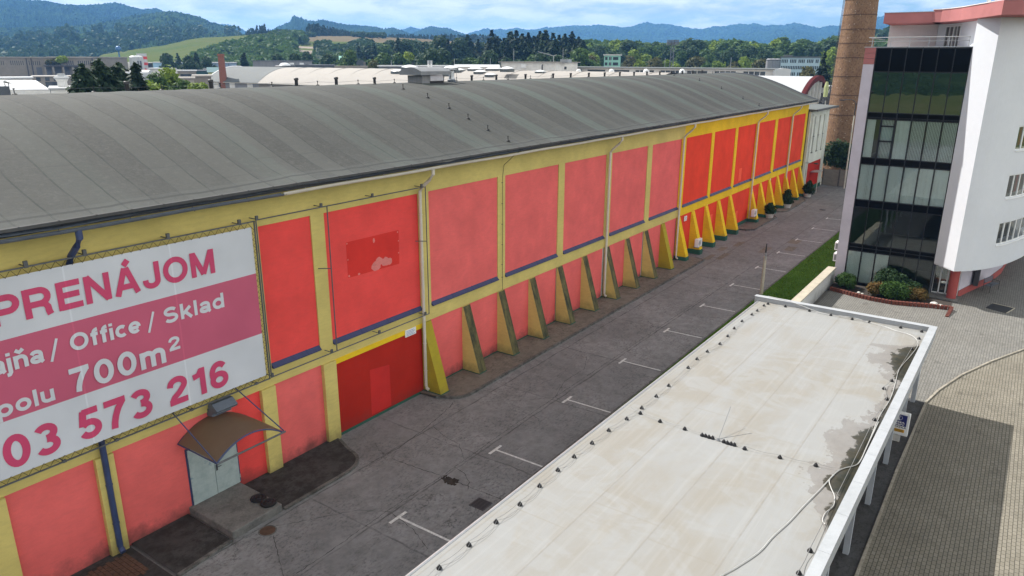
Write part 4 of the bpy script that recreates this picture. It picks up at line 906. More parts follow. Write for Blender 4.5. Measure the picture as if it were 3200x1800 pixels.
def broadleaf_mesh(h, w, n, size, mat, seed):
    r = np.random.default_rng(seed); k = 16; cs = []; rs = []
    for i in range(k):
        a = r.uniform(0, 6.28); t = r.uniform(0, 1); z = h*(.30+.60*t); rr = w*.5*math.sin(math.pi*min(1, .25+.72*t))*r.uniform(.3, .85)
        cs.append((rr*math.cos(a), rr*math.sin(a), z)); rs.append(w*r.uniform(.15, .26))
    cs.append((0, 0, h*.58)); rs.append(w*.30); cs.append((0, 0, h*.84)); rs.append(w*.19)
    v, f = crown_quads(cs, rs, n, size, seed=seed); return np_mesh('crown', v, f, mat)
def conifer_mesh(h, w, n, size, mat, seed, base=.12, ragged=.18, shape=.75):
    """whorls of drooping boughs; each bough a run of needle sprays"""
    r = np.random.default_rng(seed); Z = []; z = base*h
    while z < h*.97: Z.append(z); z += h*(1-base)*.045*(1+.25*r.normal())
    Z = np.array(Z); t = (Z/h-base)/(1-base); R = np.maximum(w*.5*(1-t)**shape, w*.03)*(1+ragged*r.normal(size=len(Z))); m = 9
    A = r.uniform(0, 6.283, (len(Z), m)); Lb = R[:, None]*r.uniform(.55, 1.15, (len(Z), m))
    p = R/R.sum(); k = r.choice(len(Z), n, p=p); b = r.integers(0, m, n); s = r.random(n)**.7; s = .12+.88*s
    L = Lb[k, b]; a = A[k, b] + r.normal(size=n)*.16; rad = L*s
    zz = Z[k] + rad*.12 - .34*rad*s + r.normal(size=n)*h*.010
    c = np.stack([rad*np.cos(a), rad*np.sin(a), zz], 1); top = r.random(n) < .012; c[top] = np.stack([r.normal(size=top.sum())*w*.012, r.normal(size=top.sum())*w*.012, h*r.uniform(.93, 1.0, top.sum())], 1)
    tn = np.stack([np.cos(a), np.sin(a), -.55+0*a], 1)+r.normal(size=(n, 3))*.35; tn /= np.linalg.norm(tn, axis=1)[:, None]
    nr = np.stack([.3*np.cos(a), .3*np.sin(a), 1+0*a], 1)+r.normal(size=(n, 3))*.45; bb = np.cross(nr, tn); bb /= np.linalg.norm(bb, axis=1)[:, None]
    q = (size*(.6+.8*r.random(n)))[:, None]
    v = np.stack([c-tn*q-bb*q*.5, c+tn*q*.7-bb*q*.55, c+tn*q*1.2+bb*q*.1, c-tn*q*.5+bb*q*.6], 1).reshape(-1, 3)
    return np_mesh('crown', v, np.arange(n*4).reshape(-1, 4), mat)
def trunk_mb(h, r, seed=0):
    rr = random.Random(seed); mb = MB(); mb.tube([(0, 0, -.3), (.05*r, 0, h*.3), (r*.3*rr.uniform(-1, 1), r*.3*rr.uniform(-1, 1), h*.62), (0, 0, h*.9)], r, 7, True, r*.22)
    for k in range(6):
        a = rr.uniform(0, 6.28); z = h*rr.uniform(.3, .65); L = h*rr.uniform(.16, .26); mb.tube([(0, 0, z), (L*.5*math.cos(a), L*.5*math.sin(a), z+L*.45), (L*math.cos(a), L*math.sin(a), z+L*.75)], r*.35, 5, True, r*.1)
    return mb
def tree(name, loc, h, w, n, size, mat, seed, label, group=None, conifer=False, **kw):
    t = thing(name, (0, 0, 0), label, 'tree', group)
    me = conifer_mesh(h, w, n, size, mat, seed, **kw) if conifer else broadleaf_mesh(h, w, n, size, mat, seed)
    o = bpy.data.objects.new('crown', me); COL.objects.link(o); o.parent = t
    trunk_mb(h, max(.10, h*.016), seed).build('trunk', 'bark', t)
    t.location = loc; return t
def bush(name, loc, rx, ry, rz, n, size, mat, seed, label, group=None, lumps=10, cat='bush'):
    r = np.random.default_rng(seed); cs = []; rs = []
    for i in range(lumps):
        a = r.uniform(0, 6.28); q = math.sqrt(r.uniform(0, 1))*.62; cs.append((rx*q*math.cos(a), ry*q*math.sin(a), rz*(.35+.45*(1-q*q)*r.uniform(.5, 1.1)))); rs.append(min(rx, ry, rz)*r.uniform(.38, .6))
    v, f = crown_quads(cs, rs, n, size, seed=seed, shell=.7); v[:, 2] = np.maximum(v[:, 2], .01)
    o = bpy.data.objects.new(name, np_mesh(name, v, f, mat)); COL.objects.link(o); o.location = loc; return tag(o, label, cat, group)

# ------------------------------------------------------------------ things on the hall's roof
def on_roof(u, v):
    """where the view ray meets the front half of the barrel"""
    d = ray(u, v); s = 8.0
    for k in range(4000):
        p = CAMLOC + d*s
        if p.y > -.9 and p.z < roof_z(p.y): return p
        if p.y > 10.2: return Vector((p.x, 10.4, roof_z(10.4)))
        s += .03
    return p
vent_src = None
VL = 'short black ventilation pipe standing along the ridge of the barrel roof'
def roof_vent(p, sc=1.0):
    global vent_src
    if vent_src is None:
        t = thing('roof_vent', (0, 0, 0), VL, 'vent', 'vent pipes along the ridge'); mb = MB(); mb.lathe([(.10, -.1), (.10, .36), (.085, .40)], n=12); mb.build('pipe', 'black_rubber', t, smooth=True)
        mb = MB(); mb.lathe([(.135, .36), (.135, .47), (.10, .50)], n=12); mb.build('cap', 'dark_metal', t, smooth=True); vent_src = t; t.location = p; return
    copy_thing(vent_src, p, None, 0, sc)
vx = [11.9, 17.6, 21.7, 26.8, 29.6, 32.6, 38.9, 42.0, 44.9, 48.7, 52.7, 55.5, 58.6, 61.5, 64.5, 67.5, 70.4, 73.5, 76.4, 79.4, 82.4, 85.3]
for x in vx:
    y = 10.6; roof_vent((x, y, roof_z(y)-.02), .8 if x > 30 else .9)
src = None
def rod_holder(p, label, group):
    global src
    if src is None:
        mb = MB(); mb.lathe([(.10, 0), (.10, .03), (.05, .06), (.001, .06)], n=10, cap=False); mb.tube([(0, 0, .04), (0, 0, .24)], .02, 5); mb.tube([(-.04, 0, .24), (.04, 0, .24)], .02, 5)
        src = mb.build('wire_holder', 'black_rubber')
        src.location = p; return tag(src, label, 'holder', group)
    c = src.copy(); COL.objects.link(c); c.location = p; c['label'] = label; c['group'] = group; return c
def wire_on(pts, label, r=.008, mat='wire', name='lightning_wire', cat='wire'):
    mb = MB(); mb.tube(pts, r, 4, False); o = mb.build(name, mat); return tag(o, label, cat)
row1 = [(1000+x/2.337, y/2.337) for x, y in ((428, 645), (582, 682), (748, 740), (902, 808), (1030, 898), (1162, 1005), (1295, 1062))]
row2 = [(2100+x/2.337, y/2.337) for x, y in ((-45, 570), (38, 685), (152, 750), (290, 817))]
X1, X2 = 31.4, 72.5
ys1 = [9.4, 7.2, 5.4, 3.9, 2.6, 1.3, 0.0]
for y in ys1: rod_holder((X1, y, roof_z(y)), 'small black wire holder in the nearer row running down the grey roof', 'wire holders down the grey roof, nearer row')
for y in (8.6, 5.9, 3.6, 1.4, -.2): rod_holder((X2, y, roof_z(y)), 'small black wire holder in the farther row running down the grey roof', 'wire holders down the grey roof, farther row')
wire_on([(X1, y, roof_z(y)+.14) for y in [-.9]+ys1[::-1]], 'thin lightning wire down the grey roof, nearer of two', .004, 'hall_dark')
wire_on([(X2, y, roof_z(y)+.14) for y in np.linspace(-.9, 9, 9)], 'thin lightning wire down the grey roof, farther of two', .004, 'hall_dark')
for x in np.arange(10.2, 90, 3.05):
    y = 10.9; rod_holder((x, y, roof_z(y)), 'small black wire holder on the ridge of the grey roof', 'wire holders along the ridge')
wire_on([(x, 10.9, roof_z(10.9)+.2+(.0 if k % 2 else -.06)) for k, x in enumerate(np.arange(8.6, 90, 1.525))], 'thin lightning wire along the ridge of the grey roof', .006, 'hall_dark')
# big ventilator with a barrel hood
vt = thing('roof_ventilator', (35.9, 9.3, 14.0), 'big grey roof ventilator with an arched metal hood', 'ventilator')
vx0, vx1, vy0, vy1 = 34.95, 36.95, 8.9, 10.1
MB().box((vx0, vy0, 13.8), (vx1, vy1, 14.55)).build('base', 'silo_grey', vt)
mb = MB(); mb.box((vx0+.72, vy0-.02, 14.22), (vx1-.05, vy0, 14.55)); mb.build('metal_panel', 'galvanised', vt)
MB().box((vx0+.68, vy0-.012, 13.95), (vx1-.02, vy0-.003, 14.22)).build('tar_strip', 'black_rubber', vt)
mb = MB(); pr = [(vy0-.28, 14.58)] + [(vy0-.28+(vy1-vy0+.56)*i/14, 14.80+.24*math.sin(math.pi*i/14)) for i in range(15)] + [(vy1+.28, 14.58)]
mb.extr(pr, 'x', vx0-.42, vx1+.42); mb.build('hood', 'hood_metal', vt)
vt = thing('roof_ventilator', (38.1, 9.2, 14.0), 'slim grey cylinder exhaust with a flat cap on the roof ridge', 'ventilator')
MB().lathe([(.27, -.25), (.27, .16), (.2, .2)], (38.1, 9.2, 14.08), 16).build('base', 'slate_metal', vt)
mb = MB(); mb.lathe([(.2, .2), (.17, .35), (.17, .72), (.12, .75)], (38.1, 9.2, 14.08), 16); mb.build('cylinder', 'galvanised', vt, smooth=True)
mb = MB(); mb.lathe([(.36, .80), (.37, .82), (.05, .87)], (38.1, 9.2, 14.08), 20); 
for k in range(4): mb.tube([(38.1+.15*math.cos(k*1.57), 9.2+.15*math.sin(k*1.57), 14.78), (38.1+.15*math.cos(k*1.57), 9.2+.15*math.sin(k*1.57), 14.9)], .015, 4)
mb.build('cap', 'galvanised', vt)
MB().tube([(38.4, 9.2, 14.85), (38.55, 9.15, 14.6), (38.5, 9.1, 14.1)], .012, 4).build('cable', 'black_rubber', vt)
vt = thing('roof_ventilator', (12.7, 10.5, 14.0), 'dark square chimney with a small pitched metal cap on the ridge', 'ventilator')
MB().box((12.58, 10.4, 13.9), (12.92, 10.75, 14.42)).build('shaft', 'slate_metal', vt)
for x, y in ((12.58, 10.4), (12.9, 10.4), (12.58, 10.73), (12.9, 10.73)): MB().box((x, y, 14.42), (x+.025, y+.025, 14.53)).build('post', 'slate_metal', vt)
mb = MB(); mb.extr([(12.48, 14.52), (12.75, 14.64), (13.02, 14.52), (12.75, 14.60)], 'y', 10.3, 10.85); mb.build('cap', 'galvanised', vt)

# ------------------------------------------------------------------ carport with the white membrane roof
cp = thing('carport', (20, -15.8, 0), 'flat white-roofed carport on slim grey posts', 'carport')
cy = lambda off, x: off - 0.0103*(x-37.0)
X0, X1_ = -14.0, 37.12; ZM, ZF = 3.58, 3.80
def skew(mb): mb.v = [(x, y - 0.0103*(x-37.0), z) for x, y, z in mb.v]; return mb
mb = MB(); n = 60; mb.add([(X0, -11.9, ZM), (X1_, -11.9, ZM), (X1_, -19.78, ZM), (X0, -19.78, ZM)], [(3, 2, 1, 0)]); skew(mb).build('roof_membrane', 'roof_membrane', cp)
mb = MB(); mb.box((X0, -19.78, ZM-.32), (X1_, -11.88, ZM-.004)); skew(mb).build('roof_slab', 'carport_white', cp)
mb = MB(); mb.extr([(-11.88, ZM-.2), (-11.88, ZM+.012), (-11.93, ZM+.028), (-11.97, ZM+.008), (-11.97, ZM+.004), (-11.88, ZM-.004)], 'x', X0, X1_); skew(mb).build('edge_strip', 'galvanised', cp)
mb = MB(); mb.box((X1_, -20.03, ZM-.38), (X1_+.28, -11.72, ZF)); skew(mb).build('fascia', 'carport_white', cp, bev=.01)
mb = MB(); mb.box((X0, -20.03, ZM-.38), (X1_-.003, -19.78, ZF)); skew(mb).build('fascia', 'carport_white', cp, bev=.01)
x = X0      # sheet-metal cappings
while x < X1_+.2:
    x2 = min(x+1.95, X1_+.28); mb = MB(); mb.extr([(-20.06, ZF-.05), (-20.06, ZF+.012), (-19.75, ZF+.02), (-19.75, ZF-.03), (-19.752, ZF+.003), (-20.04, ZF+.003)], 'x', x+.004, x2-.004); skew(mb).build('capping', 'carport_white', cp); x = x2
mb = MB(); mb.box((X1_-.03, -19.75, ZF+.003), (X1_+.31, -11.70, ZF+.016)); skew(mb).build('capping', 'carport_white', cp)
for k in range(14):
    x = 37.2-3.5*k
    if x < X0: break
    mb = MB(); yb = cy(-19.62, x); w = .09 if k else .16
    mb.box((x-w, yb-.09, 0), (x+w, yb+.09, ZM-.32)); mb.build('post', 'carport_post', cp)
    mb = MB(); yb = cy(-12.25, x); mb.box((x-.08, yb-.08, 0), (x+.08, yb+.08, ZM-.32)); mb.build('post', 'carport_post', cp)
# roof wire on black cone blocks
cone_src = None
def cone(x, y, label, group):
    global cone_src
    if cone_src is None:
        mb = MB(); mb.lathe([(.07, 0), (.07, .03), (.045, .075), (.025, .095), (.001, .098)], n=12, cap=False); mb.box((-.015, -.01, .09), (.015, .01, .12))
        cone_src = mb.build('roof_cone', 'black_rubber', smooth=True); c = cone_src; tag(c, label, 'holder', group)
    else: c = cone_src.copy(); COL.objects.link(c); c['label'] = label; c['group'] = group
    c.location = (x, y, ZM+.002); c.rotation_euler = (0, 0, random.uniform(0, 3)); return c
left = [(7.0, -11.92), (8.1, -11.9), (9.2, -11.9), (10.3, -11.9), (11.42, -11.88), (12.54, -11.92), (13.73, -11.91), (14.78, -11.97), (15.88, -11.91), (16.93, -11.89), (17.9, -11.89), (18.98, -11.93), (20.06, -11.97), (21.16, -12.09), (22.23, -12.15), (23.42, -12.17), (24.56, -12.17), (26.63, -12.11), (27.71, -12.06), (28.76, -12.11), (29.94, -12.24), (31.08, -12.19), (32.24, -12.09), (33.43, -12.06), (34.67, -12.14), (35.41, -12.17), (36.41, -12.2)]
left = [(x, y-.22) for x, y in left]
far = [(36.82, -12.5), (36.9, -13.35), (36.9, -14.52), (36.86, -15.54), (36.83, -16.52), (36.85, -17.28), (36.9, -18.62), (36.87, -19.5)]
right = [(35.81, -19.52), (34.2, -19.45), (30.04, -19.29), (29.08, -19.17), (28.12, -19.42), (26.1, -19.35), (17.36, -19.35), (16.31, -19.35), (15.2, -19.33), (13.9, -19.3)]
cross = [(21.82, -12.51), (21.66, -13.33), (21.63, -14.24), (21.5, -16.32), (21.6, -17.4), (21.76, -18.44)]
trip = [(21.56, -14.88), (21.57, -14.99), (21.56, -15.11), (21.57, -15.23)]; trip2 = [(21.55, -15.62), (21.53, -15.74), (21.54, -15.86), (21.54, -15.97)]
for pts, lab, gr in ((left, 'black cone wire holder along the road edge of the white roof', 'cone holders along the road edge'), (far, 'black cone wire holder along the far upstand of the white roof', 'cone holders along the far upstand'), (right, 'black cone wire holder along the dirty right edge of the white roof', 'cone holders along the right edge'), (cross, 'black cone wire holder in the line crossing the white roof', 'cone holders crossing the roof'), (trip, 'one of four touching black cones left of the antenna wires', 'four cones left of the antenna'), (trip2, 'one of four touching black cones right of the antenna wires', 'four cones right of the antenna')):
    for x, y in pts: cone(x, y, lab, gr)
def sag(pts, z, amp=0.0):
    out = []
    for a, b in zip(pts[:-1], pts[1:]):
        for i in range(6): t = i/6; out.append((a[0]+(b[0]-a[0])*t, a[1]+(b[1]-a[1])*t+amp*math.sin(math.pi*t), z-.06*math.sin(math.pi*t)))
    out.append((*pts[-1], z)); return out
wire_on(sag(left, ZM+.125), 'thin wire along the road edge of the white roof', .006)
wire_on(sag([(x, y-.03) for x, y in left], ZM+.09, -.13), 'second slack wire lying beside the road-edge wire on the white roof', .005)
wire_on(sag(far, ZM+.125), 'thin wire along the far upstand of the white roof', .009)
wire_on(sag(right, ZM+.125), 'thin wire along the dirty right edge of the white roof', .009)
wire_on(sag([(21.9, -12.1)] + cross[:3] + trip + trip2 + cross[3:] + [(21.9, -19.2)], ZM+.125), 'thin wire crossing the white roof from side to side', .006)
an = thing('roof_antenna', (21.57, -15.42, ZM), 'two thin bare rods splayed from a foot on the white roof', 'antenna')
MB().tube([(21.57, -15.42, ZM), (22.98, -15.3, ZM+.62)], .007, 5).build('rod', 'hall_dark', an); MB().tube([(21.57, -15.42, ZM+.06), (22.05, -16.35, ZM+.35)], .007, 5).build('rod', 'hall_dark', an)
mb = MB(); mb.lathe([(.07, 0), (.05, .06), (.03, .1)], (21.57, -15.42, ZM), 10); mb.build('foot', 'grey_metal', an)
def catmull(pts, n=6):
    pts = [Vector(p) for p in pts]; out = []
    for i in range(len(pts)-1):
        a, b, c, d = pts[max(i-1, 0)], pts[i], pts[i+1], pts[min(i+2, len(pts)-1)]
        for k in range(n):
            t = k/n; out.append(.5*((2*b)+(c-a)*t+(2*a-5*b+4*c-d)*t*t+(3*b-a-3*c+d)*t**3))
    out.append(pts[-1]); return out
zc = ZM+.03
wire_on(catmull([(13.2, -17.3, zc), (14.2, -17.55, zc), (15.13, -17.84, zc), (15.7, -18.05, zc), (16.59, -18.31, zc), (17.42, -18.41, zc), (18.35, -18.58, zc), (19.29, -18.7, zc), (20.62, -18.9, zc), (21.62, -19.03, zc), (22.06, -19.17, zc), (22.49, -19.44, zc), (22.94, -19.51, zc), (24.09, -19.5, zc), (26, -19.5, zc)]), 'thick white cable snaking from the lower edge to the dirty side of the roof', .017, 'white_cable', 'power_cable', 'cable')
wire_on(catmull([(21.5, -19.02, zc), (21.1, -18.98, zc), (20.7, -19.12, zc), (20.3, -19.3, zc), (19.8, -19.38, zc), (19.3, -19.28, zc), (18.9, -19.3, zc), (18.75, -19.4, zc)]), 'white cable loop lying in the dark puddle on the roof', .015, 'white_cable', 'power_cable', 'cable')
wire_on(catmull([(24.1, -19.5, zc), (26.5, -19.45, zc), (28.2, -19.52, zc), (29.8, -19.45, zc), (31.5, -19.35, zc), (33.2, -19.5, zc), (34.8, -19.6, zc), (35.6, -19.45, zc), (36.1, -19.1, zc), (36.3, -18.5, zc), (36.6, -18.0, zc), (36.8, -17.3, zc), (36.9, -16.6, zc+.06), (36.85, -15.2, zc+.03), (37.0, -14.2, zc+.14), (37.15, -13.6, ZF+.03), (37.25, -13.2, ZF+.04), (37.4, -12.3, ZF+.03)]), 'pale cable running along the far right corner of the white roof', .013, 'white_cable', 'power_cable', 'cable')
# pump-shop light box on its block
sg = thing('light_box_sign', (32.5, -19.55, 0), 'blue and white pump shop light box sign by the carport posts', 'sign')
MB().box((32.42, -19.72, 0), (32.62, -19.46, .30)).build('block', 'stone_white', sg)
MB().box((32.4, -19.98, .32), (32.62, -19.12, 1.34)).build('box', 'white_trim', sg, bev=.03)
XS = 32.392; Y0 = -19.88; Y1 = -19.22
MB().box((XS, Y0, .76), (XS+.012, Y1, 1.27)).build('panel', 'sign_blue', sg)
U = (0, -1, 0); Z_ = (0, 0, 1)
lettering('SIGMA', (XS-.003, -19.28, .885), U, Z_, .54, .085, 'white_trim', sg, .03)
lettering('PUMPY', (XS-.003, -19.28, .785), U, Z_, .54, .075, 'white_trim', sg, .03)
lettering('ČERPADLÁ', (XS+.004, -19.2, .665), U, Z_, .70, .075, 'sign_ink', sg, .025)
mb = MB(); yc, zc2 = -19.55, 1.125
ringp = lambda r: [(XS-.003, yc+r*math.cos(6.283*i/28), zc2+r*.82*math.sin(6.283*i/28)) for i in range(28)]
o_ = ringp(.155); i_ = ringp(.143); mb.add(o_+i_, [(k, (k+1) % 28, 28+(k+1) % 28, 28+k) for k in range(28)])
B2 = lambda y0, y1, z0, z1: mb.box((XS-.004, yc+y0, zc2+z0), (XS-.002, yc+y1, zc2+z1))
B2(-.075, .075, -.10, -.07); B2(-.055, .055, -.07, -.03); B2(-.025, .025, -.03, .02); B2(-.055, .055, .0, .025); B2(-.058, -.035, .02, .095); B2(.035, .058, .02, .095); B2(-.011, .011, .02, .075)
mb.build('emblem', 'white_trim', sg)
mb = MB(); mb.box((XS+.004, -19.84, .47), (XS+.009, -19.2, .61)); mb.build('stripe', 'sign_yellow', sg)
for z in (.50, .555): MB().box((XS+.001, -19.8, z), (XS+.003, -19.26, z+.018)).build('text_line', 'sign_ink', sg)
# service post beside the carport
t = thing('service_post', (49.8, -8.55, 0), 'weathered concrete post with a dark tip beside the lawn', 'post')
mb = MB(); mb.tube([(49.8, -8.55, -.2), (49.82, -8.55, 2.75)], .13, 8, True, .10); mb.build('shaft', 'coping_stone', t, smooth=True)
mb = MB(); mb.tube([(49.82, -8.55, 2.7), (49.84, -8.55, 3.1)], .05, 6); mb.tube([(49.74, -8.62, 2.55), (49.74, -8.62, 2.9)], .03, 6); mb.tube([(49.9, -8.45, 2.5), (49.9, -8.45, 2.8)], .025, 6); mb.build('bracket', 'grey_metal', t)
MB().tube([(49.83, -8.55, 3.0), (49.86, -8.55, 3.62)], .055, 7, True, .03).build('cable_end', 'black_rubber', t)

# ------------------------------------------------------------------ office building
ob = thing('office_building', (60, -16, 0), 'white office block with a dark glazed stair front and red roof edge', 'office building')
FX = 56.2; YL0, YL1, YR = -11.86, -12.57, -18.06; ZTOP = 16.38
DZ = [-18.06]
MB().box((FX, YL1+.01, .0), (FX+.35, YL0, 15.31)).build('corner_pier', 'lavender_render', ob)
mb = MB()
for k in range(3): mb.box((FX-.004, YL1+.01, 15.32+k*.36), (FX+.35, YL0, 15.665+k*.36))
mb.build('red_cladding', 'red_fascia', ob)
MB().box((FX-.03, -18.07, 16.385), (FX+7, YL0+.05, 16.43)).build('terrace_slab', 'galvanised', ob)
MB().box((FX+.35, YL0-.25, 0), (FX+24, YL0, 16.385)).build('side_wall', 'lavender_render', ob)
# curtain wall: bands (z of panes), frames, panes, floors, blinds
bands = [(.18, 2.50), (3.02, 5.66), (6.18, 8.68), (9.13, 11.74), (12.18, 14.84)]
spand = [(0.0, .18), (2.50, 3.02), (5.66, 6.18), (8.68, 9.13), (11.74, 12.18)]
cw = (YL1-YR)/6
for z0, z1 in spand: MB().box((FX+.03, YR, z0), (FX+.10, YL1, z1)).build('spandrel', 'spandrel_black', ob)
for j in range(6):
    MB().box((FX+.03, YR+cw*j+.02, 14.88), (FX+.10, YR+cw*(j+1)-.02, 16.36)).build('spandrel', 'spandrel_black', ob)
for j in range(7):
    y = YR+cw*j; MB().box((FX-.02, y-.028, .05), (FX+.12, y+.028, 16.38)).build('mullion', 'black_frame', ob)
for z in sorted({a for b in bands for a in b} | {16.33}):
    MB().box((FX-.008, YR, z-.03), (FX+.12, YL1, z+.03)).build('transom', 'black_frame', ob)
for z in (11.85, 2.76): MB().box((FX-.004, YR, z-.02), (FX+.06, YL1, z+.02)).build('transom', 'black_frame', ob)
for k, (z0, z1) in enumerate(bands):
    for j in range(6):
        y0, y1 = YR+cw*j+.03, YR+cw*(j+1)-.03
        dark = k == 4
        mb = MB(); mb.box((FX+.045, y0, z0+.03), (FX+.055, y1, z1-.03)); mb.build('pane', 'facade_glass_dark' if dark else 'facade_glass', ob)
for z in (0, 2.55, 5.70, 8.72, 11.78, 14.9): MB().box((FX+.15, YR+.05, z), (FX+6, YL1-.05, z+.28)).build('floor_slab', 'interior_floor', ob)
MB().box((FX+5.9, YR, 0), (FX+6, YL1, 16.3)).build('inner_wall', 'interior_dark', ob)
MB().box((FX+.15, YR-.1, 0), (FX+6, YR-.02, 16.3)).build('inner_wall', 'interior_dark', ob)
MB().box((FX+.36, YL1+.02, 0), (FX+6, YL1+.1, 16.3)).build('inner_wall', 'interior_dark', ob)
def blind(k, j, close=1.0, edge=0.0):
    z0, z1 = bands[k]; y0, y1 = YR+cw*j+.05, YR+cw*(j+1)-.05; mb = MB(); n = 9; w = (y1-y0)/n
    for i in range(n):
        if edge and i/n < edge: continue
        c = y0+(i+.5)*w; a = math.radians(20+12*random.random()) if close > .8 else math.radians(48)
        mb.obox((FX+.13, c, (z0+z1)/2), (w*.56, .004, (z1-z0)/2-.03), (math.sin(a), math.cos(a), 0))
    mb.build('blind', 'blind_cream', ob)
for j in range(6):
    blind(3, j, 1.0 if j in (5, 3) else .5, 0.25 if j == 5 else 0); blind(2, j)
    if j >= 3: blind(0, j)
mb = MB()      # opening light in the fourth storey
for a, b in (((FX-.03, YR+4*cw+.02, 9.15), (FX+.06, YR+4*cw+.09, 11.72)), ((FX-.03, YR+5*cw-.09, 9.15), (FX+.06, YR+5*cw-.02, 11.72)), ((FX-.03, YR+4*cw, 10.25), (FX+.06, YR+5*cw, 10.35)), ((FX-.03, YR+4*cw, 11.25), (FX+.06, YR+5*cw, 11.35))): mb.box(a, b)
mb.build('opening_frame', 'black_frame', ob)
MB().box((FX+.19, YR+4*cw+.1, 10.37), (FX+.2, YR+5*cw-.1, 11.23)).build('blind', 'hall_blue_light', ob)
mb = MB()
for y in np.arange(-17.82, -12.1, 1.12): mb.box((FX+.14, y-.02, 16.43), (FX+.18, y+.02, 17.0))
mb.tube([(FX+.16, -17.84, 17.02), (FX+.16, -12.0, 17.02)], .03, 6); mb.tube([(FX+.16, -17.84, 16.78), (FX+.16, -12.0, 16.78)], .016, 5); mb.tube([(FX+.16, -17.84, 17.02), (FX+1.2, -17.6, 17.02)], .03, 6); mb.tube([(FX+.16, -12.0, 17.02), (FX+6, -12.0, 17.02)], .03, 6)
mb.build('railing', 'galvanised', ob)
# white body: diagonal face and curved front, with recessed windows
CP = [(56.2, -18.06), (54.93, -19.38), (55.47, -20.05), (56.2, -20.62), (56.95, -21.1), (58.08, -21.68), (59.44, -22.19), (61.02, -22.67), (62.59, -23.06), (64.3, -23.38), (66.5, -23.7), (70, -24.1), (76, -24.5), (82, -24.6)]
def resample(pts, step=.25):
    out = []
    for a, b in zip(pts[:-1], pts[1:]):
        L = math.hypot(b[0]-a[0], b[1]-a[1]); n = max(1, round(L/step))
        out += [(a[0]+(b[0]-a[0])*i/n, a[1]+(b[1]-a[1])*i/n) for i in range(n)]
    return out+[pts[-1]]
arcp = resample(catmull([(x, y, 0) for x, y in CP[1:]], 5) and [(p.x, p.y) for p in catmull([(x, y, 0) for x, y in CP[1:]], 5)], .26)
ss = [0]
for a, b in zip(arcp[:-1], arcp[1:]): ss.append(ss[-1]+math.hypot(b[0]-a[0], b[1]-a[1]))
def s_at(x): return next(s for s, p in zip(ss, arcp) if p[0] >= x)
sA = s_at(57.17); WN = [(3.86, 5.36), (7.0, 8.52), (10.10, 11.62), (13.2, 14.72)]; sB = sA+5.4; sC = sB+1.6; sD = sC+5.4
def seg_in(s0, s1):
    m = (s0+s1)/2
    return (sA <= m <= sB) or (sC <= m <= sD)
def off(i, d):
    a = arcp[max(i-1, 0)]; b = arcp[min(i+1, len(arcp)-1)]; t = Vector((b[0]-a[0], b[1]-a[1])).normalized(); return (arcp[i][0]-t.y*d, arcp[i][1]+t.x*d)   # inward normal (left of travel)
ZB0, ZB1 = 2.36, 18.045
mb = MB(); mb.add([(56.2, -18.06, ZB0), (54.93, -19.38, ZB0), (54.93, -19.38, ZB1), (56.2, -18.06, ZB1)], [(0, 1, 2, 3)])
mb.build('diagonal_wall', 'white_render', ob)
mb = MB()
for i in range(len(arcp)-1):
    p, q2 = arcp[i], arcp[i+1]
    zs = [ZB0] + ([z for w in WN for z in w] if seg_in(ss[i], ss[i+1]) else []) + [ZB1]
    for z0, z1 in zip(zs[::2], zs[1::2]): mb.add([(*p, z0), (*q2, z0), (*q2, z1), (*p, z1)], [(0, 1, 2, 3)])
    if seg_in(ss[i], ss[i+1]):
        a, b = off(i, .16), off(i+1, .16)
        for z0, z1 in WN:
            mb.add([(*p, z0), (*q2, z0), (*b, z0), (*a, z0)], [(3, 2, 1, 0)]); mb.add([(*p, z1), (*q2, z1), (*b, z1), (*a, z1)], [(0, 1, 2, 3)])
            if not seg_in(ss[i]-.3, ss[i]): mb.add([(*p, z0), (*p, z1), (*a, z1), (*a, z0)], [(0, 1, 2, 3)])
            if not seg_in(ss[i+1], ss[i+1]+.3): mb.add([(*q2, z0), (*q2, z1), (*b, z1), (*b, z0)], [(3, 2, 1, 0)])
mb.build('curved_wall', 'white_render', ob)
ids = [i for i in range(len(arcp)-1) if seg_in(ss[i], ss[i+1])]
runs = [[i for i in ids if ss[i] < sB], [i for i in ids if ss[i] > sB]]
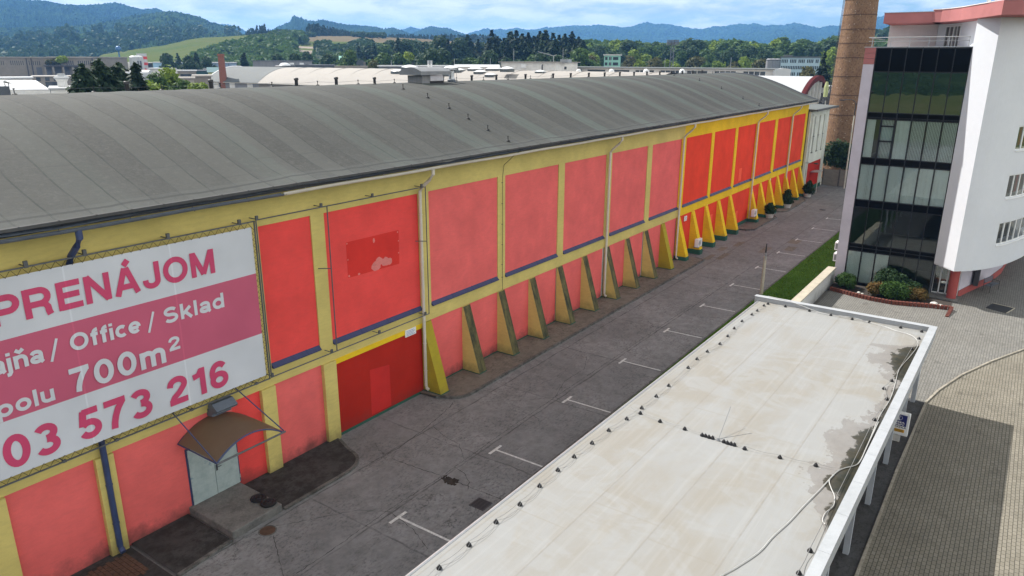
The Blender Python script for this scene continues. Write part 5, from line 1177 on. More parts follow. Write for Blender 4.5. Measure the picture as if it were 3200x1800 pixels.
for w, (z0, z1) in enumerate(WN):
    for run in runs:
        if not run: continue
        i0, i1 = run[0], run[-1]+1; mb = MB()
        ring = lambda d: [off(i, d) for i in range(i0, i1+1)]
        A, B = ring(.10), ring(.17)
        for za, zb in ((z0, z0+.07), (z1-.07, z1)):
            for k in range(len(A)-1): mb.add([(*A[k], za), (*A[k+1], za), (*A[k+1], zb), (*A[k], zb), (*B[k], za), (*B[k+1], za), (*B[k+1], zb), (*B[k], zb)], [(0,1,2,3), (3,2,6,7), (1,0,4,5)])
        for i in [i0]+[i for i in range(i0+1, i1) if (i-i0) % 3 == 0]+[i1]:
            c = off(i, .13); t = Vector((arcp[min(i+1, len(arcp)-1)][0]-arcp[i-1][0], arcp[min(i+1, len(arcp)-1)][1]-arcp[i-1][1], 0))
            mb.obox((*c, (z0+z1)/2), (.058 if i not in (i0, i1) else .04, .035, (z1-z0)/2), t)
        fo = mb.build('window', 'white_trim', ob)
        g_ = MB()
        for k in range(len(A)-1): m0, m1 = off(i0+k, .135), off(i0+k+1, .135); g_.add([(*m0, z0+.07), (*m1, z0+.07), (*m1, z1-.07), (*m0, z1-.07)], [(0,1,2,3)])
        g_.build('pane', 'window_glass', fo)
        g_ = MB(); C0 = [off(i, -.06) for i in range(i0, i1+1)]; C1 = [off(i, .1) for i in range(i0, i1+1)]
        for k in range(len(A)-1): g_.add([(*C0[k], z0-.05), (*C0[k+1], z0-.05), (*C1[k+1], z0+.0), (*C1[k], z0+.0), (*C0[k], z0-.08), (*C0[k+1], z0-.08)], [(0,1,2,3), (4,5,1,0)])
        g_.build('sill', 'white_trim', fo)
        g_ = MB(); C2 = [off(i, .9) for i in range(i0, i1+1)]
        for k in range(len(A)-1): g_.add([(*C2[k], z0), (*C2[k+1], z0), (*C2[k+1], z1), (*C2[k], z1)], [(0,1,2,3)])
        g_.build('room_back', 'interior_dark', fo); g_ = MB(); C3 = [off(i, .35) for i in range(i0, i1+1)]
        for k in range(len(A)-1):
            if (k//3+w) % 3 == 0: g_.add([(*C3[k], z0+.25), (*C3[k+1], z0+.25), (*C3[k+1], z1), (*C3[k], z1)], [(0,1,2,3)])
        g_.build('curtain', 'signal_red' if w in (1, 2) else 'hall_beige', fo)
MB().prism(arcp + [(82, -18), (56.25, -18.1)], 2.30, 2.36).build('soffit', 'white_render', ob)
MB().prism(arcp + [(82, -12), (64.3, -12.05), (63.6, -15.3), (62.4, -16.3), (60.5, -17.1), (56.25, -18.9)], 18.0, 18.05).build('ceiling', 'white_render', ob)
# set-back top storey with its curved window, red roof edge
up = [(63.2, -12.05), (63.3, -15.2), (62.9, -15.75), (62.0, -16.35), (61.0, -16.85), (59.5, -17.5), (57.5, -18.3), (54.93, -19.38)]
MB().extr([(-12.05, 16.43), (-12.05, 18.045), (-15.2, 18.045), (-15.2, 16.43)], 'x', 63.2, 63.4).build('upper_wall', 'pink_render', ob)
UP = [(63.25, -15.2), (62.9, -15.75), (62.0, -16.35), (61.0, -16.85), (59.5, -17.5), (57.5, -18.3), (56.1, -18.88), (54.95, -19.36)]
mb = MB()
for i in range(len(UP)-1):
    p, q2 = UP[i], UP[i+1]; win = 1 <= i <= 2
    for z0, z1 in (((17.9, 18.045),) if win else ((16.40, 18.045),)): mb.add([(*p, z0), (*q2, z0), (*q2, z1), (*p, z1)], [(0,1,2,3)])
mb.build('upper_wall', 'white_render', ob)
wn = MB()
for (p, q2) in ((UP[1], UP[2]), (UP[2], UP[3])):
    d = Vector((q2[0]-p[0], q2[1]-p[1], 0))
    for f in (.03, .5, .97): wn.obox((p[0]+d.x*f, p[1]+d.y*f, 17.16), (.04, .04, .74), d)
    for z in (16.46, 17.87): wn.obox((p[0]+d.x*.5, p[1]+d.y*.5, z), (d.length/2, .04, .035), d)
fo = wn.build('window', 'white_trim', ob); gl_ = MB()
for (p, q2) in ((UP[1], UP[2]), (UP[2], UP[3])): gl_.add([(p[0]+.06, p[1]+.05, 16.45), (q2[0]+.06, q2[1]+.05, 16.45), (q2[0]+.06, q2[1]+.05, 17.9), (p[0]+.06, p[1]+.05, 17.9)], [(0,1,2,3)])
gl_.build('pane', 'window_glass', fo); g_ = MB(); g_.box((63.6, -17.8, 16.4), (63.7, -15.3, 18)); g_.build('room_back', 'glazing_grey', fo)
_f = lambda p: (p[0]*.963, -22.196+(p[1]+22.196)*.963)
FA = [_f(p) for p in [(62.3, -14.85), (62.05, -15.4), (61.4, -16.0), (60.3, -16.75), (58.8, -17.45), (56.9, -18.35), (54.56, -19.35), (54.92, -20.35), (56.0, -21.05), (57.6, -21.95), (60, -22.9), (64, -23.9), (70, -24.6), (82, -25.1)]]
MB().prism(FA + [(82, -14.5)], 18.055, 18.85).build('roof_edge', 'red_fascia', ob, bev=.02)
MB().prism([(a-.04 if i < 7 else a, b-(.04 if i >= 6 else -.03)) for i, (a, b) in enumerate(FA)] + [(82.05, -14.45)], 18.855, 18.905).build('roof_capping', 'pink_render', ob)
MB().box((60.0, -15.5, 18.055), (82, -12.1, 18.735)).build('roof_edge', 'red_fascia', ob)
MB().box((59.96, -15.3, 18.74), (82.05, -12.06, 18.775)).build('roof_capping', 'galvanised', ob)
MB().box((60.6, -21.4, 18.9), (76, -19.6, 19.9)).build('plant_room', 'red_fascia', ob)
rs = thing('roof_frame', (58, -18.8, 18.9), 'sloping white metal frame standing on the red-edged office roof', 'frame')
for y in (-18.3, -18.75, -19.15): MB().tube([(57.4, y, 18.9), (61.3, y+.1, 21.2)], .045, 6).build('rail', 'galvanised', rs)
for x, h in ((58.8, .85), (59.4, 1.2), (60.0, 1.55)):
    for y in (-18.3, -19.15): MB().tube([(x, y, 18.9), (x, y, 18.9+h)], .04, 6).build('leg', 'white_trim', rs)
t = thing('roof_mast', (55.3, -20.6, 18.9), 'short white pipe standing at the corner of the office roof', 'pipe'); MB().tube([(55.3, -20.6, 18.9), (55.3, -20.6, 19.8)], .06, 8).build('pipe', 'white_trim', t)
# ground floor below the overhang: column, entrance, recessed red plinth wall
MB().lathe([(.30, 0), (.30, 2.34)], (56.35, -19.42, 0), 20).build('column', 'column_red', ob, smooth=True)
mb = MB(); mb.box((57.05, -18.95, .1), (57.12, -18.12, 2.3)); mb.box((57.05, -20.3, .1), (57.12, -18.95, 2.3)); 
de = MB()
for y in (-18.14, -18.56, -18.98, -19.7): de.box((57.0, y-.04, .12), (57.06, y+.04, 2.28))
de.box((57.0, -19.7, 2.2), (57.06, -18.1, 2.28)); de.box((57.0, -19.7, .12), (57.06, -18.1, .2)); de.build('entrance_frame', 'white_trim', ob)
MB().box((57.03, -19.7, .2), (57.04, -18.1, 2.2)).build('entrance_pane', 'window_glass', ob)
MB().box((56.3, -18.12, .1), (57.0, -18.07, 2.3)).build('return_wall', 'glazing_grey', ob)
MB().box((58.6, -18.5, 0), (58.7, -19.0, 2.3)).build('inner_wall', 'interior_dark', ob)
gp = [(57.0, -19.75), (58.8, -20.2), (60.5, -20.7), (62.5, -21.3), (66, -21.9), (76, -22.5)]
for z0, z1, mt in ((0, .5, 'column_red'), (.5, 2.30, 'lavender_render')):
    mb = MB()
    for a, b in zip(gp[:-1], gp[1:]):
        k = 0.02 if z0 == 0 else 0; mb.add([(a[0]-k, a[1]-k, z0), (b[0]-k, b[1]-k, z0), (b[0]-k, b[1]-k, z1), (a[0]-k, a[1]-k, z1)], [(0,1,2,3)])
    mb.build('ground_floor_wall', mt, ob)
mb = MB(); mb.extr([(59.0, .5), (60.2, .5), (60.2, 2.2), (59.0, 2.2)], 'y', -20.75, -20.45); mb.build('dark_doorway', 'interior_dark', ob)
mb = MB(); mb.prism([(56.0, -18.05), (57.1, -18.05), (57.1, -19.9), (55.6, -19.9)], 0, .12); one(mb, 'entrance_slab', 'step_concrete', 'low concrete slab under the red column at the office door', 'step')
for y, l in ((-11.42, 'white box unit on the office side wall, upper of two'),): pass
for (x, y, z, l) in ((57.6, -11.62, 2.1, 'white condenser on the office side wall, upper of two'), (57.6, -11.62, 1.25, 'white condenser on the office side wall, lower of two')):
    t = thing('air_conditioner', (x, y, z), l, 'air conditioner'); MB().box((x-.35, y-.2, z), (x+.4, y+.16, z+.6)).build('case', 'white_trim', t, bev=.02); MB().lathe([(.2, 0), (.2, .01), (.02, .02)], (0, 0, 0), 16); mb = MB(); mb.box((x-.36, y-.15, z+.1), (x-.352, y+.1, z+.5)); mb.build('grille', 'grey_metal', t)
# bench and drain mat under the overhang
t = thing('garden_bench', (60.6, -21.6, 0), 'dark metal garden bench with a slatted seat under the office overhang', 'bench')
bd = Vector((.93, -.33, 0)); nd = Vector((.33, .93, 0))
for k in range(4): c = Vector((60.4, -21.5, .45)) + nd*(.11*k-.2); mb = MB(); mb.obox(c, (.7, .045, .015), bd); mb.build('seat_slat', 'slate_metal', t)
for k in range(3): c = Vector((60.4, -21.5, .62+.13*k)) + nd*(.24); mb = MB(); mb.obox(c, (.7, .012, .045), bd); mb.build('back_slat', 'slate_metal', t)
for s in (-.68, .68):
    c = Vector((60.4, -21.5, 0)) + bd*s; mb = MB(); mb.tube([c-nd*.25, c-nd*.25+Vector((0, 0, .62)), c+nd*.2+Vector((0, 0, .66)), c+nd*.25+Vector((0, 0, .95))], .018, 5); mb.tube([c+nd*.25, c+nd*.2+Vector((0, 0, .66))], .018, 5); mb.build('leg', 'dark_metal', t)
mb = MB(); mb.prism([(55.6, -21.5), (57.0, -21.85), (56.6, -23.1), (55.1, -22.7)], 0, .012); o = one(mb, 'floor_grate', 'black_rubber', 'dark sunken mat in the shaded paving below the office overhang', 'mat')
mb = MB()
for a, b in (((55.1, -22.7), (56.6, -23.1)), ((56.6, -23.1), (57.0, -21.85))):
    d = Vector((b[0]-a[0], b[1]-a[1], 0)); mb.obox(((a[0]+b[0])/2, (a[1]+b[1])/2, .01), (d.length/2, .03, .02), d)
fr_ = mb.build('frame', 'coping_stone', None); fr_.parent = o; fr_.matrix_parent_inverse = Matrix.Translation(-Vector(o.location))
# planting bed
sheet('planting_bed', [(53.7, -12.05), (56.15, -12.05), (56.15, -18.2), (56.0, -19.6), (54.3, -19.6), (53.5, -18.0), (52.9, -16.2), (53.25, -13.8)], 0.03, 'soil')
edge = [(53.75, -12.2), (53.2, -13.7), (52.85, -15.0), (52.78, -16.3), (53.1, -17.3), (53.5, -18.4), (53.75, -19.72), (52.0, -19.62)]
k = 0
edging = thing('brick_edging', (53, -16, 0), 'curved edging of upright red bricks round the planting bed', 'edging'); mb = MB()
for a, b in zip(edge[:-1], edge[1:]):
    d = Vector((b[0]-a[0], b[1]-a[1], 0)); L = d.length; d.normalize(); n = int(L/.20)
    for i in range(n):
        c = Vector((*a, 0)) + d*(L*(i+.5)/n); h = .26 if b != edge[-1] else max(.06, .26-.2*i/n); mb.obox((c.x, c.y, h/2), (.085, .10, h/2), d)
tag(mb.build('bricks', 'red_brick_edge', edging, bev=.008), None, None)
bush('clipped_bush', (54.9, -12.95, 0), .85, .75, .95, 4200, .05, 'bush_green', 3, 'round light green clipped bush at the left end of the planting bed')
bush('spreading_bush', (54.25, -15.0, 0), .75, .7, .85, 3500, .06, 'bush_rust', 4, 'bush with rusty orange and green foliage at the middle of the bed')
bush('spreading_bush', (54.4, -16.1, 0), 1.0, 1.0, 1.05, 4500, .06, 'bush_green', 5, 'wide green spreading bush right of the rusty one')
bush('dark_juniper', (55.5, -15.6, 0), .9, 1.5, 1.7, 4500, .07, 'bush_dark', 6, 'tall dark bush against the glazed front')
bush('spreading_bush', (54.7, -17.4, 0), .8, .8, .7, 3000, .05, 'bush_rust', 9, 'low yellowish bush at the right end of the bed')
bush('dark_juniper', (55.4, -17.1, 0), .7, .8, 1.1, 2500, .06, 'bush_dark', 8, 'low dark bush against the glazed front at its right side')
for i, (x, y, r, l) in enumerate([(53.95, -14.05, .13, 'larger white stone beside the clipped bush'), (53.85, -14.3, .10, 'smaller white stone beside the clipped bush'), (54.1, -18.65, .22, 'big pale boulder near the right end of the bed'), (53.95, -19.05, .17, 'flatter pale boulder at the right end of the bed')]):
    mb = MB(); rr = random.Random(i); mb.grid(lambda u, v: (lambda a, b: (r*(1+.15*math.sin(3*a+i)+.1*math.cos(5*b))*math.cos(a)*math.sin(b), r*(1+.12*math.cos(2*a+i))*math.sin(a)*math.sin(b), .03+r*.7*(1+math.cos(b)*.95)*.8))(6.2832*u, 3.1416*v), 16, 8)
    o = mb.build('garden_stone', 'stone_white', smooth=True); o.location = (x, y, 0); tag(o, l, 'stone')
# rendered low wall with stone coping
lw = thing('garden_wall', (50, -11.75, 0), 'low white rendered wall with stone slab coping beside the lawn', 'wall')
MB().box((37.6, -12.0, 0), (55.7, -11.58, 1.12)).build('wall', 'lowwall_render', lw)
for i in range(18): mb = MB(); mb.box((37.6+i*1.006, -12.06, 1.125), (37.6+(i+1)*1.006-.015, -11.5, 1.21+.004*random.random())); mb.build('coping', 'coping_stone', lw, bev=.012)
mb = MB(); mb.box((62, -11.5, 0), (62.4, -11.2, .5)); 
bush('dark_shrub', (64.2, -11.3, 0), .8, .7, 1.2, 1800, .07, 'bush_dark', 17, 'dark shrub at the far end of the lawn by the office wall')

# ------------------------------------------------------------------ white annexe at the end of the hall
ax = thing('annexe', (97, 0, 0), 'white annexe with narrow slits and a red base at the hall end', 'annexe')
Y = -.3
def wallbox(x0, x1, z0, z1, mt, y=Y, d=.25): MB().box((x0, y, z0), (x1, y+d, z1)).build('wall', mt, ax)
wallbox(92.45, 93.2, 0, 9.85, 'annexe_white', Y-.03); wallbox(100.4, 101.7, .5, 9.7, 'annexe_white', Y-.03)
slits = [(94.6, 95.3, 4.9, 9.2), (96.9, 97.6, 4.9, 9.2), (99.2, 99.8, 4.9, 9.2)]
xs = [93.2] + [v for s in slits for v in s[:2]] + [100.4]
for x0, x1 in zip(xs[::2], xs[1::2]): wallbox(x0, x1, 3.65, 9.85, 'annexe_white')
for x0, x1, z0, z1 in slits:
    wallbox(x0, x1, 3.65, z0, 'annexe_white'); wallbox(x0, x1, z1, 9.85, 'annexe_white'); wallbox(x0, x1, 6.7, 6.85, 'annexe_white', Y+.05)
    MB().box((x0, Y+.3, z0), (x1, Y+.34, z1)).build('window', 'offwhite_wall', ax)
    for z in (z0, 6.85): MB().box((x0-.02, Y-.06, z-.05), (x1+.02, Y+.2, z)).build('sill', 'dark_metal', ax)
wallbox(93.2, 100.4, .55, 3.65, 'garage_red', Y+.05); wallbox(93.2, 101.7, 0, .55, 'plinth_green', Y-.0)
MB().box((92.45, Y+.4, 0), (101.6, 14, 9.9)).build('block', 'annexe_white', ax)
mb = MB(); mb.extr([(-.9, 9.95), (14.2, 10.6), (14.2, 10.75), (-.9, 10.1)], 'x', 92.45, 103.6); mb.build('roof', 'hall_grey', ax)
mb = MB(); mb.box((92.45, -.98, 9.9), (103.65, -.9, 10.14)); mb.build('roof_edge', 'dark_metal', ax)
t = thing('door_canopy', (97, -.3, 2.2), 'small flat grey canopy on thin posts at the red annexe wall', 'canopy'); MB().box((95.6, -1.3, 2.45), (97.6, -.3, 2.52)).build('sheet', 'galvanised', t)
for x in (95.65,): MB().tube([(x, -1.25, 0), (x, -1.25, 2.45)], .04, 6).build('post', 'pipe_cream', t)
MB().tube([(93.0, -.45, 9.6), (93.0, -.45, .3)], .07, 8).build('downpipe', 'annexe_white', ax)
t = thing('wall_lamp', (92.6, -.6, 3.9), 'dark wall lamp on an arm at the annexe corner', 'lamp'); MB().tube([(92.6, -.3, 3.9), (92.6, -1.4, 3.95)], .03, 5).build('arm', 'dark_metal', t); MB().box((92.4, -1.75, 3.85), (92.8, -1.35, 3.98)).build('head', 'dark_metal', t)
# potted shrubs along the far buttresses
pot_l = ['low round shrub in a concrete pot, nearest of the three by the buttresses', 'tall shrub in a concrete pot, middle one of the three by the buttresses', 'shrub in a concrete pot beside the annexe corner']
for k, (x, y, h) in enumerate(((76.3, -1.25, 1.15), (82.9, -1.2, 1.75), (91.2, -1.3, 1.6))):
    t = thing('potted_shrub', (x, y, .1), pot_l[k], 'potted plant'); mb = MB(); mb.lathe([(.36, 0), (.48, .42), (.52, .45), (.46, .45), (.44, .38), (.001, .36)], (x, y, .1), 18, False); mb.build('pot', 'stone_white', t, smooth=True)
    r = np.random.default_rng(k); cs = [(x+.15*r.normal(), y+.15*r.normal(), .5+h*u) for u in np.linspace(.15, .85, 9)]; rs = [.42*math.sin(math.pi*min(.95, .3+.6*u))+.1 for u in np.linspace(.1, 1, 9)]
    v, f = crown_quads(cs, rs, 2200, .07, seed=k); o = bpy.data.objects.new('foliage', np_mesh('foliage', v, f, 'bush_dark')); COL.objects.link(o); o.parent = t; o.matrix_parent_inverse = Matrix.Translation(-Vector(t.location))
# fence, bush, street lamp, brick chimney
fe = thing('concrete_fence', (102.3, -6, 0), 'dark weathered panel fence closing the end of the road', 'fence')
for k in range(7):
    y0 = -.4-2.0*k; MB().box((102.3, y0-1.92, 0), (102.4, y0-.06, 2.1)).build('panel', 'grey_render', fe); MB().box((102.22, y0-.06, 0), (102.45, y0+.08, 2.25)).build('post', 'kerb_concrete', fe)
bush('broad_bush', (104.2, -2.2, .0), 2.3, 3.0, 6.2, 9000, .17, 'leaf_dark', 12, 'big dark green bush behind the fence at the foot of the chimney', None, 26)
bush('broad_bush', (103.6, -5.4, .0), 1.6, 2.0, 4.6, 4000, .17, 'leaf_green', 13, 'smaller bush with yellow-green leaves behind the fence', None, 16)
lp = thing('street_lamp', (101.0, -3.4, 0), 'tall thin street lamp with a curved double arm by the fence', 'street lamp')
MB().tube([(101, -3.4, 0), (101, -3.42, 9.1)], .10, 8, True, .07).build('pole', 'pipe_cream', lp)
MB().tube(catmull([(101, -3.42, 9.0), (101, -3.44, 10.3), (101, -3.2, 10.85), (101, -2.7, 11.0), (101, -2.0, 10.95)]), .045, 6).build('arm', 'dark_metal', lp)
MB().tube(catmull([(101, -3.42, 9.0), (101, -3.44, 10.2), (101, -3.7, 10.75), (101, -4.2, 10.95), (101, -4.9, 10.9)]), .045, 6).build('arm', 'dark_metal', lp)
for y in (-1.8, -5.1): MB().obox((101, y, 10.9), (.12, .3, .07), (1, 0, 0)).build('lamp_head', 'dark_metal', lp)
c0 = at((2100+(1145+1380+60)/2/2.337), 700/2.337, 112); 
chx, chy = at(2653, 300, 113)[:2]; ch = thing('brick_chimney', (chx, chy, 0), 'tall tapering brick chimney with iron bands', 'chimney')
def ch_r(z): return 2.62 - .026*z
mb = MB(); mb.lathe([(ch_r(z), z) for z in np.linspace(0, 44, 23)], (0, 0, 0), 48); o = mb.build('shaft', 'chimney_brick', None, smooth=True); o.parent = ch
for z in (8.6, 11.2, 13.6, 16.0, 17.8, 19.55, 21.35, 23.2, 25.2, 28, 31, 34):
    mb = MB(); mb.lathe([(ch_r(z)+.004, z-.05), (ch_r(z)+.03, z-.05), (ch_r(z)+.03, z+.05), (ch_r(z)+.004, z+.05)], (0, 0, 0), 48, False); o = mb.build('iron_band', 'rust_metal', None); o.parent = ch
mb = MB(); a = math.radians(118)
for s in (-.22, .22): mb.tube([((ch_r(z)+.22)*math.cos(a)-s*math.sin(a), (ch_r(z)+.22)*math.sin(a)+s*math.cos(a), z) for z in (2.5, 43)], .03, 4)
for z in np.arange(2.6, 43, .4): mb.tube([((ch_r(z)+.22)*math.cos(a)-s*math.sin(a), (ch_r(z)+.22)*math.sin(a)+s*math.cos(a), z) for s in (-.22, .22)], .015, 4, False)
o = mb.build('ladder', 'dark_metal', None); o.parent = ch
# ------------------------------------------------------------------ hills
def on_x(u, v, x): d = ray(u, v); return CAMLOC + d*((x-CAMLOC.x)/d.x)
def on_y(u, v, y): d = ray(u, v); return CAMLOC + d*((y-CAMLOC.y)/d.y)
def on_z(u, v, z): d = ray(u, v); return CAMLOC + d*((z-CAMLOC.z)/d.z)
def fbm(x, y, z=0.0, o=4): return mnoise.fractal(Vector((x, y, z)), 1.0, 2.0, o)
class Hill:
    def __init__(s, crest, D, Wd, zb=-1.0, rough=.35, nz=7.0, p=1.0, k=1.0):
        a = []
        for px, py in crest:
            d = ray(px*DS, py*DS); a.append((math.atan2(d.y, d.x), d.z/math.hypot(d.x, d.y)))
        a.sort(); s.az = np.array([q[0] for q in a]); s.el = np.array([q[1] for q in a]); s.D, s.W, s.zb, s.rough, s.nz, s.p, s.k = D, Wd, zb, rough, nz, p, k
    def z(s, az, r):
        zc = CAMLOC.z + s.D*float(np.interp(az, s.az, s.el)); t = (r-(s.D-s.W))/s.W
        n = fbm(az*s.nz, r/s.W*1.4, s.D*.01)
        if t <= 1:
            t = max(0.0, t); S_ = t**s.p; S_ = S_ + s.rough*n*4*t*(1-t)*.5; S_ = min(S_, .985+.015*t) if t > .8 else S_
        else: S_ = max(0.0, 1-((t-1)*1.6)**1.3)
        return s.zb + (zc-s.zb)*S_
    def build(s, name, mats, nu, nv, bumpy=2.0, pick=None, fade=.04, smooth=False):
        a0, a1 = s.az[0], s.az[-1]; rs = s.D-s.W + s.W*1.55*np.linspace(0, 1, nv+1); V = []; F = []; MI = []
        for j, r in enumerate(rs):
            for i in range(nu+1):
                az = a0+(a1-a0)*i/nu; z = s.z(az, r)
                e = min(1.0, (i/nu)/fade, (1-i/nu)/fade) if fade else 1.0
                z = s.zb+(z-s.zb)*(e*e*(3-2*e)); z += bumpy*(random.random()-.35)*min(1, max(0, (z-s.zb)/20.0))
                q = r*(1+.004*random.gauss(0, 1)*(bumpy > 0)); V.append((CAMLOC.x+q*math.cos(az), CAMLOC.y+q*math.sin(az), z))
        for j in range(nv):
            for i in range(nu):
                b = j*(nu+1)+i; F.append((b, b+1, b+nu+2, b+nu+1)[::-1]); MI.append(pick(a0+(a1-a0)*(i+.5)/nu, (j+.5)/nv*1.55) if pick else 0)
        mb = MB(); mb.v = V; mb.f = F; mb.mi = MI; return struct(mb.build(name, mats, smooth=smooth))
far1 = Hill([(900, 110), (1000, 80), (1033, 68), (1056, 72.7), (1090, 85), (1140, 100), (1175, 86), (1201, 77.4), (1225, 71.4), (1243, 76), (1257, 71.8), (1272, 75.2), (1300, 69.9), (1325, 75.5), (1351, 73.7), (1374, 68.4), (1387, 70.3), (1408, 67), (1434, 65), (1487, 65), (1504, 62.3), (1529, 64), (1564, 69.5), (1587, 68), (1610, 60.4), (1629, 55.7), (1649, 61.4), (1669, 60), (1690, 62.3), (1708, 65.6), (1741, 72), (1772, 73.3), (1791, 67.4), (1829, 65), (1861, 59), (1879, 61.3), (1899, 58), (1923, 65), (1949, 61.7), (1969, 63.4), (1999, 57.3), (2026, 62.3), (2060, 71), (2087, 65), (2113, 64.5), (2160, 55), (2198, 44.8), (2224, 39.6), (2300, 34), (2420, 45), (2600, 60)], 5000, 1900, rough=.45, nz=9, p=.95)
far1.build('hills', 'far_forest', 420, 90, 7)
far2 = Hill([(480, 80), (527, 56.7), (572, 62.3), (595, 66), (606, 71.8), (617, 77.8), (660, 95)], 4200, 1200); far2.build('hills', 'far_forest', 90, 20, 8)
far3 = Hill([(640, 95), (701, 65.2), (729, 53.8), (735, 40.6), (740, 38.2), (744, 38.7), (747, 41), (750, 43.4), (755, 44), (758, 43.5), (761, 46), (773, 50), (792, 52), (801, 49), (815, 48), (839, 54), (862, 58.5), (885, 61), (918, 63), (949, 66), (965, 71.8), (986, 68), (1013, 75.5), (1026, 82), (1060, 95)], 2700, 900, rough=.4, nz=14); far3.build('hills', 'far_forest', 260, 30, 5)
far4 = Hill([(1010, 95), (1045, 80), (1060, 72.7), (1084, 63.8), (1100, 67), (1126, 69.9), (1164, 83), (1190, 95)], 3300, 1000); far4.build('hills', 'far_forest', 110, 24, 6)
left1 = Hill([(-400, -60), (-200, -45), (-60, -22), (0, -12), (66, 0), (113, 2.8), (160, 12.3), (189, 13.6), (227, 12.8), (264, 8.5), (293, 6.6), (310, 10.4), (330, 18), (359, 23.6), (397, 21.7), (412, 29.3), (470, 48), (540, 85)], 3000, 1250, rough=.5, nz=10); left1.build('hills', 'far_forest', 300, 110, 5)
left2 = Hill([(-400, 70), (-100, 72), (40, 70), (150, 66), (230, 62), (290, 50), (330, 39.7), (387, 33), (431, 28.3), (446, 29), (459, 33), (493, 39.7), (516, 49), (531, 57), (563, 65), (584, 68), (593, 75), (640, 95)], 1900, 800, rough=.5, nz=16); left2.build('hills', 'mid_forest', 300, 90, 4)
left3 = Hill([(-400, 110), (-60, 108), (60, 100), (140, 92), (220, 84), (300, 80), (420, 82), (520, 84), (600, 84), (640, 92), (700, 110)], 1300, 500, rough=.4, nz=18); left3.build('hills', 'mid_forest', 220, 24, 4)
M1 = Hill([(180, 148), (230, 141), (290, 131), (350, 122), (402, 115), (440, 107.6), (478, 98), (516, 93.5), (572, 90.5), (625, 87), (660, 83), (700, 84), (770, 88), (799, 89.7), (885, 89.7), (965, 92.5), (1050, 96), (1200, 108), (1350, 128)], 900, 480, rough=.12, nz=5, p=.9)
azp = lambda px: (lambda d: math.atan2(d.y, d.x))(ray(px*DS, 100*DS))
AZ = {k: azp(k) for k in (300, 620, 700, 740, 770, 820, 1010)}
def m1pick(az, t):
    if az < AZ[770] and t > .80: return 1
    if AZ[820] < az < AZ[740] and .33 < t < .60 and (t*10 % 1.4) < .8: return 2
    return 0
M1.build('field_hill', ['meadow', 'stubble', 'quarry'], 150, 30, 0.4, m1pick, .06, True)
rear = Hill([(0, 90)], 800, 500)       # wooded slopes on the other side of the valley (they show in the office glazing)
def rear_fill():
    rear.az = np.array([1.45+i*.25 for i in range(19)]); rear.el = np.array([.05+.035*math.sin(i*1.7)+.02*math.sin(i*.6) for i in range(19)]); rear.rough = .4; rear.nz = 4
rear_fill(); rear.build('hills', ['mid_forest', 'meadow'], 160, 16, 4, lambda az, t: 1 if fbm(az*6, t*3) > .8 and t < .5 else 0, .03)

# ------------------------------------------------------------------ woods on the hills (uncountable), tree belts (each tree its own)
def wood(name, spots, mat, label, kinds=(0,), q=70, seed=3):
    """one mass of small crowns"""
    r = np.random.default_rng(seed); VV = []
    for (x, y, z, h, w, kind) in spots:
        n = q
        if kind == 0:
            d = r.normal(size=(n, 3)); d /= np.linalg.norm(d, axis=1)[:, None]; c = d*np.array([w*.5, w*.5, h*.40])*(.75+.3*r.random((n, 1))) + np.array([0, 0, h*.55])
        else:
            t = r.random(n)**1.4; a = r.uniform(0, 6.283, n); R = w*.5*(1-t)**.8; c = np.stack([R*np.cos(a), R*np.sin(a), h*(.08+.92*t)], 1); d = np.stack([np.cos(a), np.sin(a), np.full(n, .5)], 1)
        nr = d + r.normal(size=(n, 3))*.5; nr /= np.linalg.norm(nr, axis=1)[:, None]
        t_ = np.cross(nr, r.normal(size=(n, 3))); t_ /= np.linalg.norm(t_, axis=1)[:, None]; b = np.cross(nr, t_); s = (w*.17*(.6+.8*r.random(n)))[:, None]
        c = c + np.array([x, y, z]); VV.append(np.stack([c-t_*s-b*s*.7, c+t_*s-b*s*.7, c+t_*s*.8+b*s*.7, c-t_*s*.8+b*s*.7], 1).reshape(-1, 3))
    v = np.concatenate(VV); o = bpy.data.objects.new(name, np_mesh(name, v, np.arange(len(v)).reshape(-1, 4), mat)); COL.objects.link(o); return tag(o, label, 'woodland', None, 'stuff')
def polar(az, r): return CAMLOC.x+r*math.cos(az), CAMLOC.y+r*math.sin(az)
rr = random.Random(11)
def slope_spots(n, px0, px1, t0, t1, h0, h1, keep, hill=M1):
    out = []; k = 0
    while len(out) < n and k < n*20:
        k += 1; px = rr.uniform(px0, px1); t = rr.uniform(t0, t1)
        if not keep(px, t): continue
        az = azp(px); r = hill.D-hill.W+hill.W*t; x, y = polar(az, r); h = rr.uniform(h0, h1); out.append((x, y, hill.z(az, r)-.5, h, h*rr.uniform(.75, 1.05), 0))
    return out
def k1(px, t):      # leaves the green field, the quarry cut and the stubble open
    lim = np.interp(px, [420, 480, 520, 560, 640, 700, 760, 800], [.16, .26, .36, .44, .58, .74, .80, .50])
    if 735 < px < 835 and .28 < t < .66: return False
    return t < lim and fbm(px*.02, t*3, 5) > -.28
wood('hillside_wood', slope_spots(1000, 430, 800, .0, .97, 7, 11, k1), 'leaf_green', 'rounded deciduous wood covering the slope below the green field', seed=4)
wood('hillside_wood', slope_spots(650, 800, 1230, .0, .80, 8, 12, lambda px, t: t < .46+.08*math.sin(px*.05)), 'leaf_dark', 'dense deciduous wood on the slope below the brown field', seed=5)
wood('hillside_bushes', slope_spots(120, 330, 560, .0, .14, 5, 8, lambda px, t: fbm(px*.03, t*4, 2) > -.1), 'leaf_green', 'scattered bushes at the foot of the green field', seed=6)
sp = []
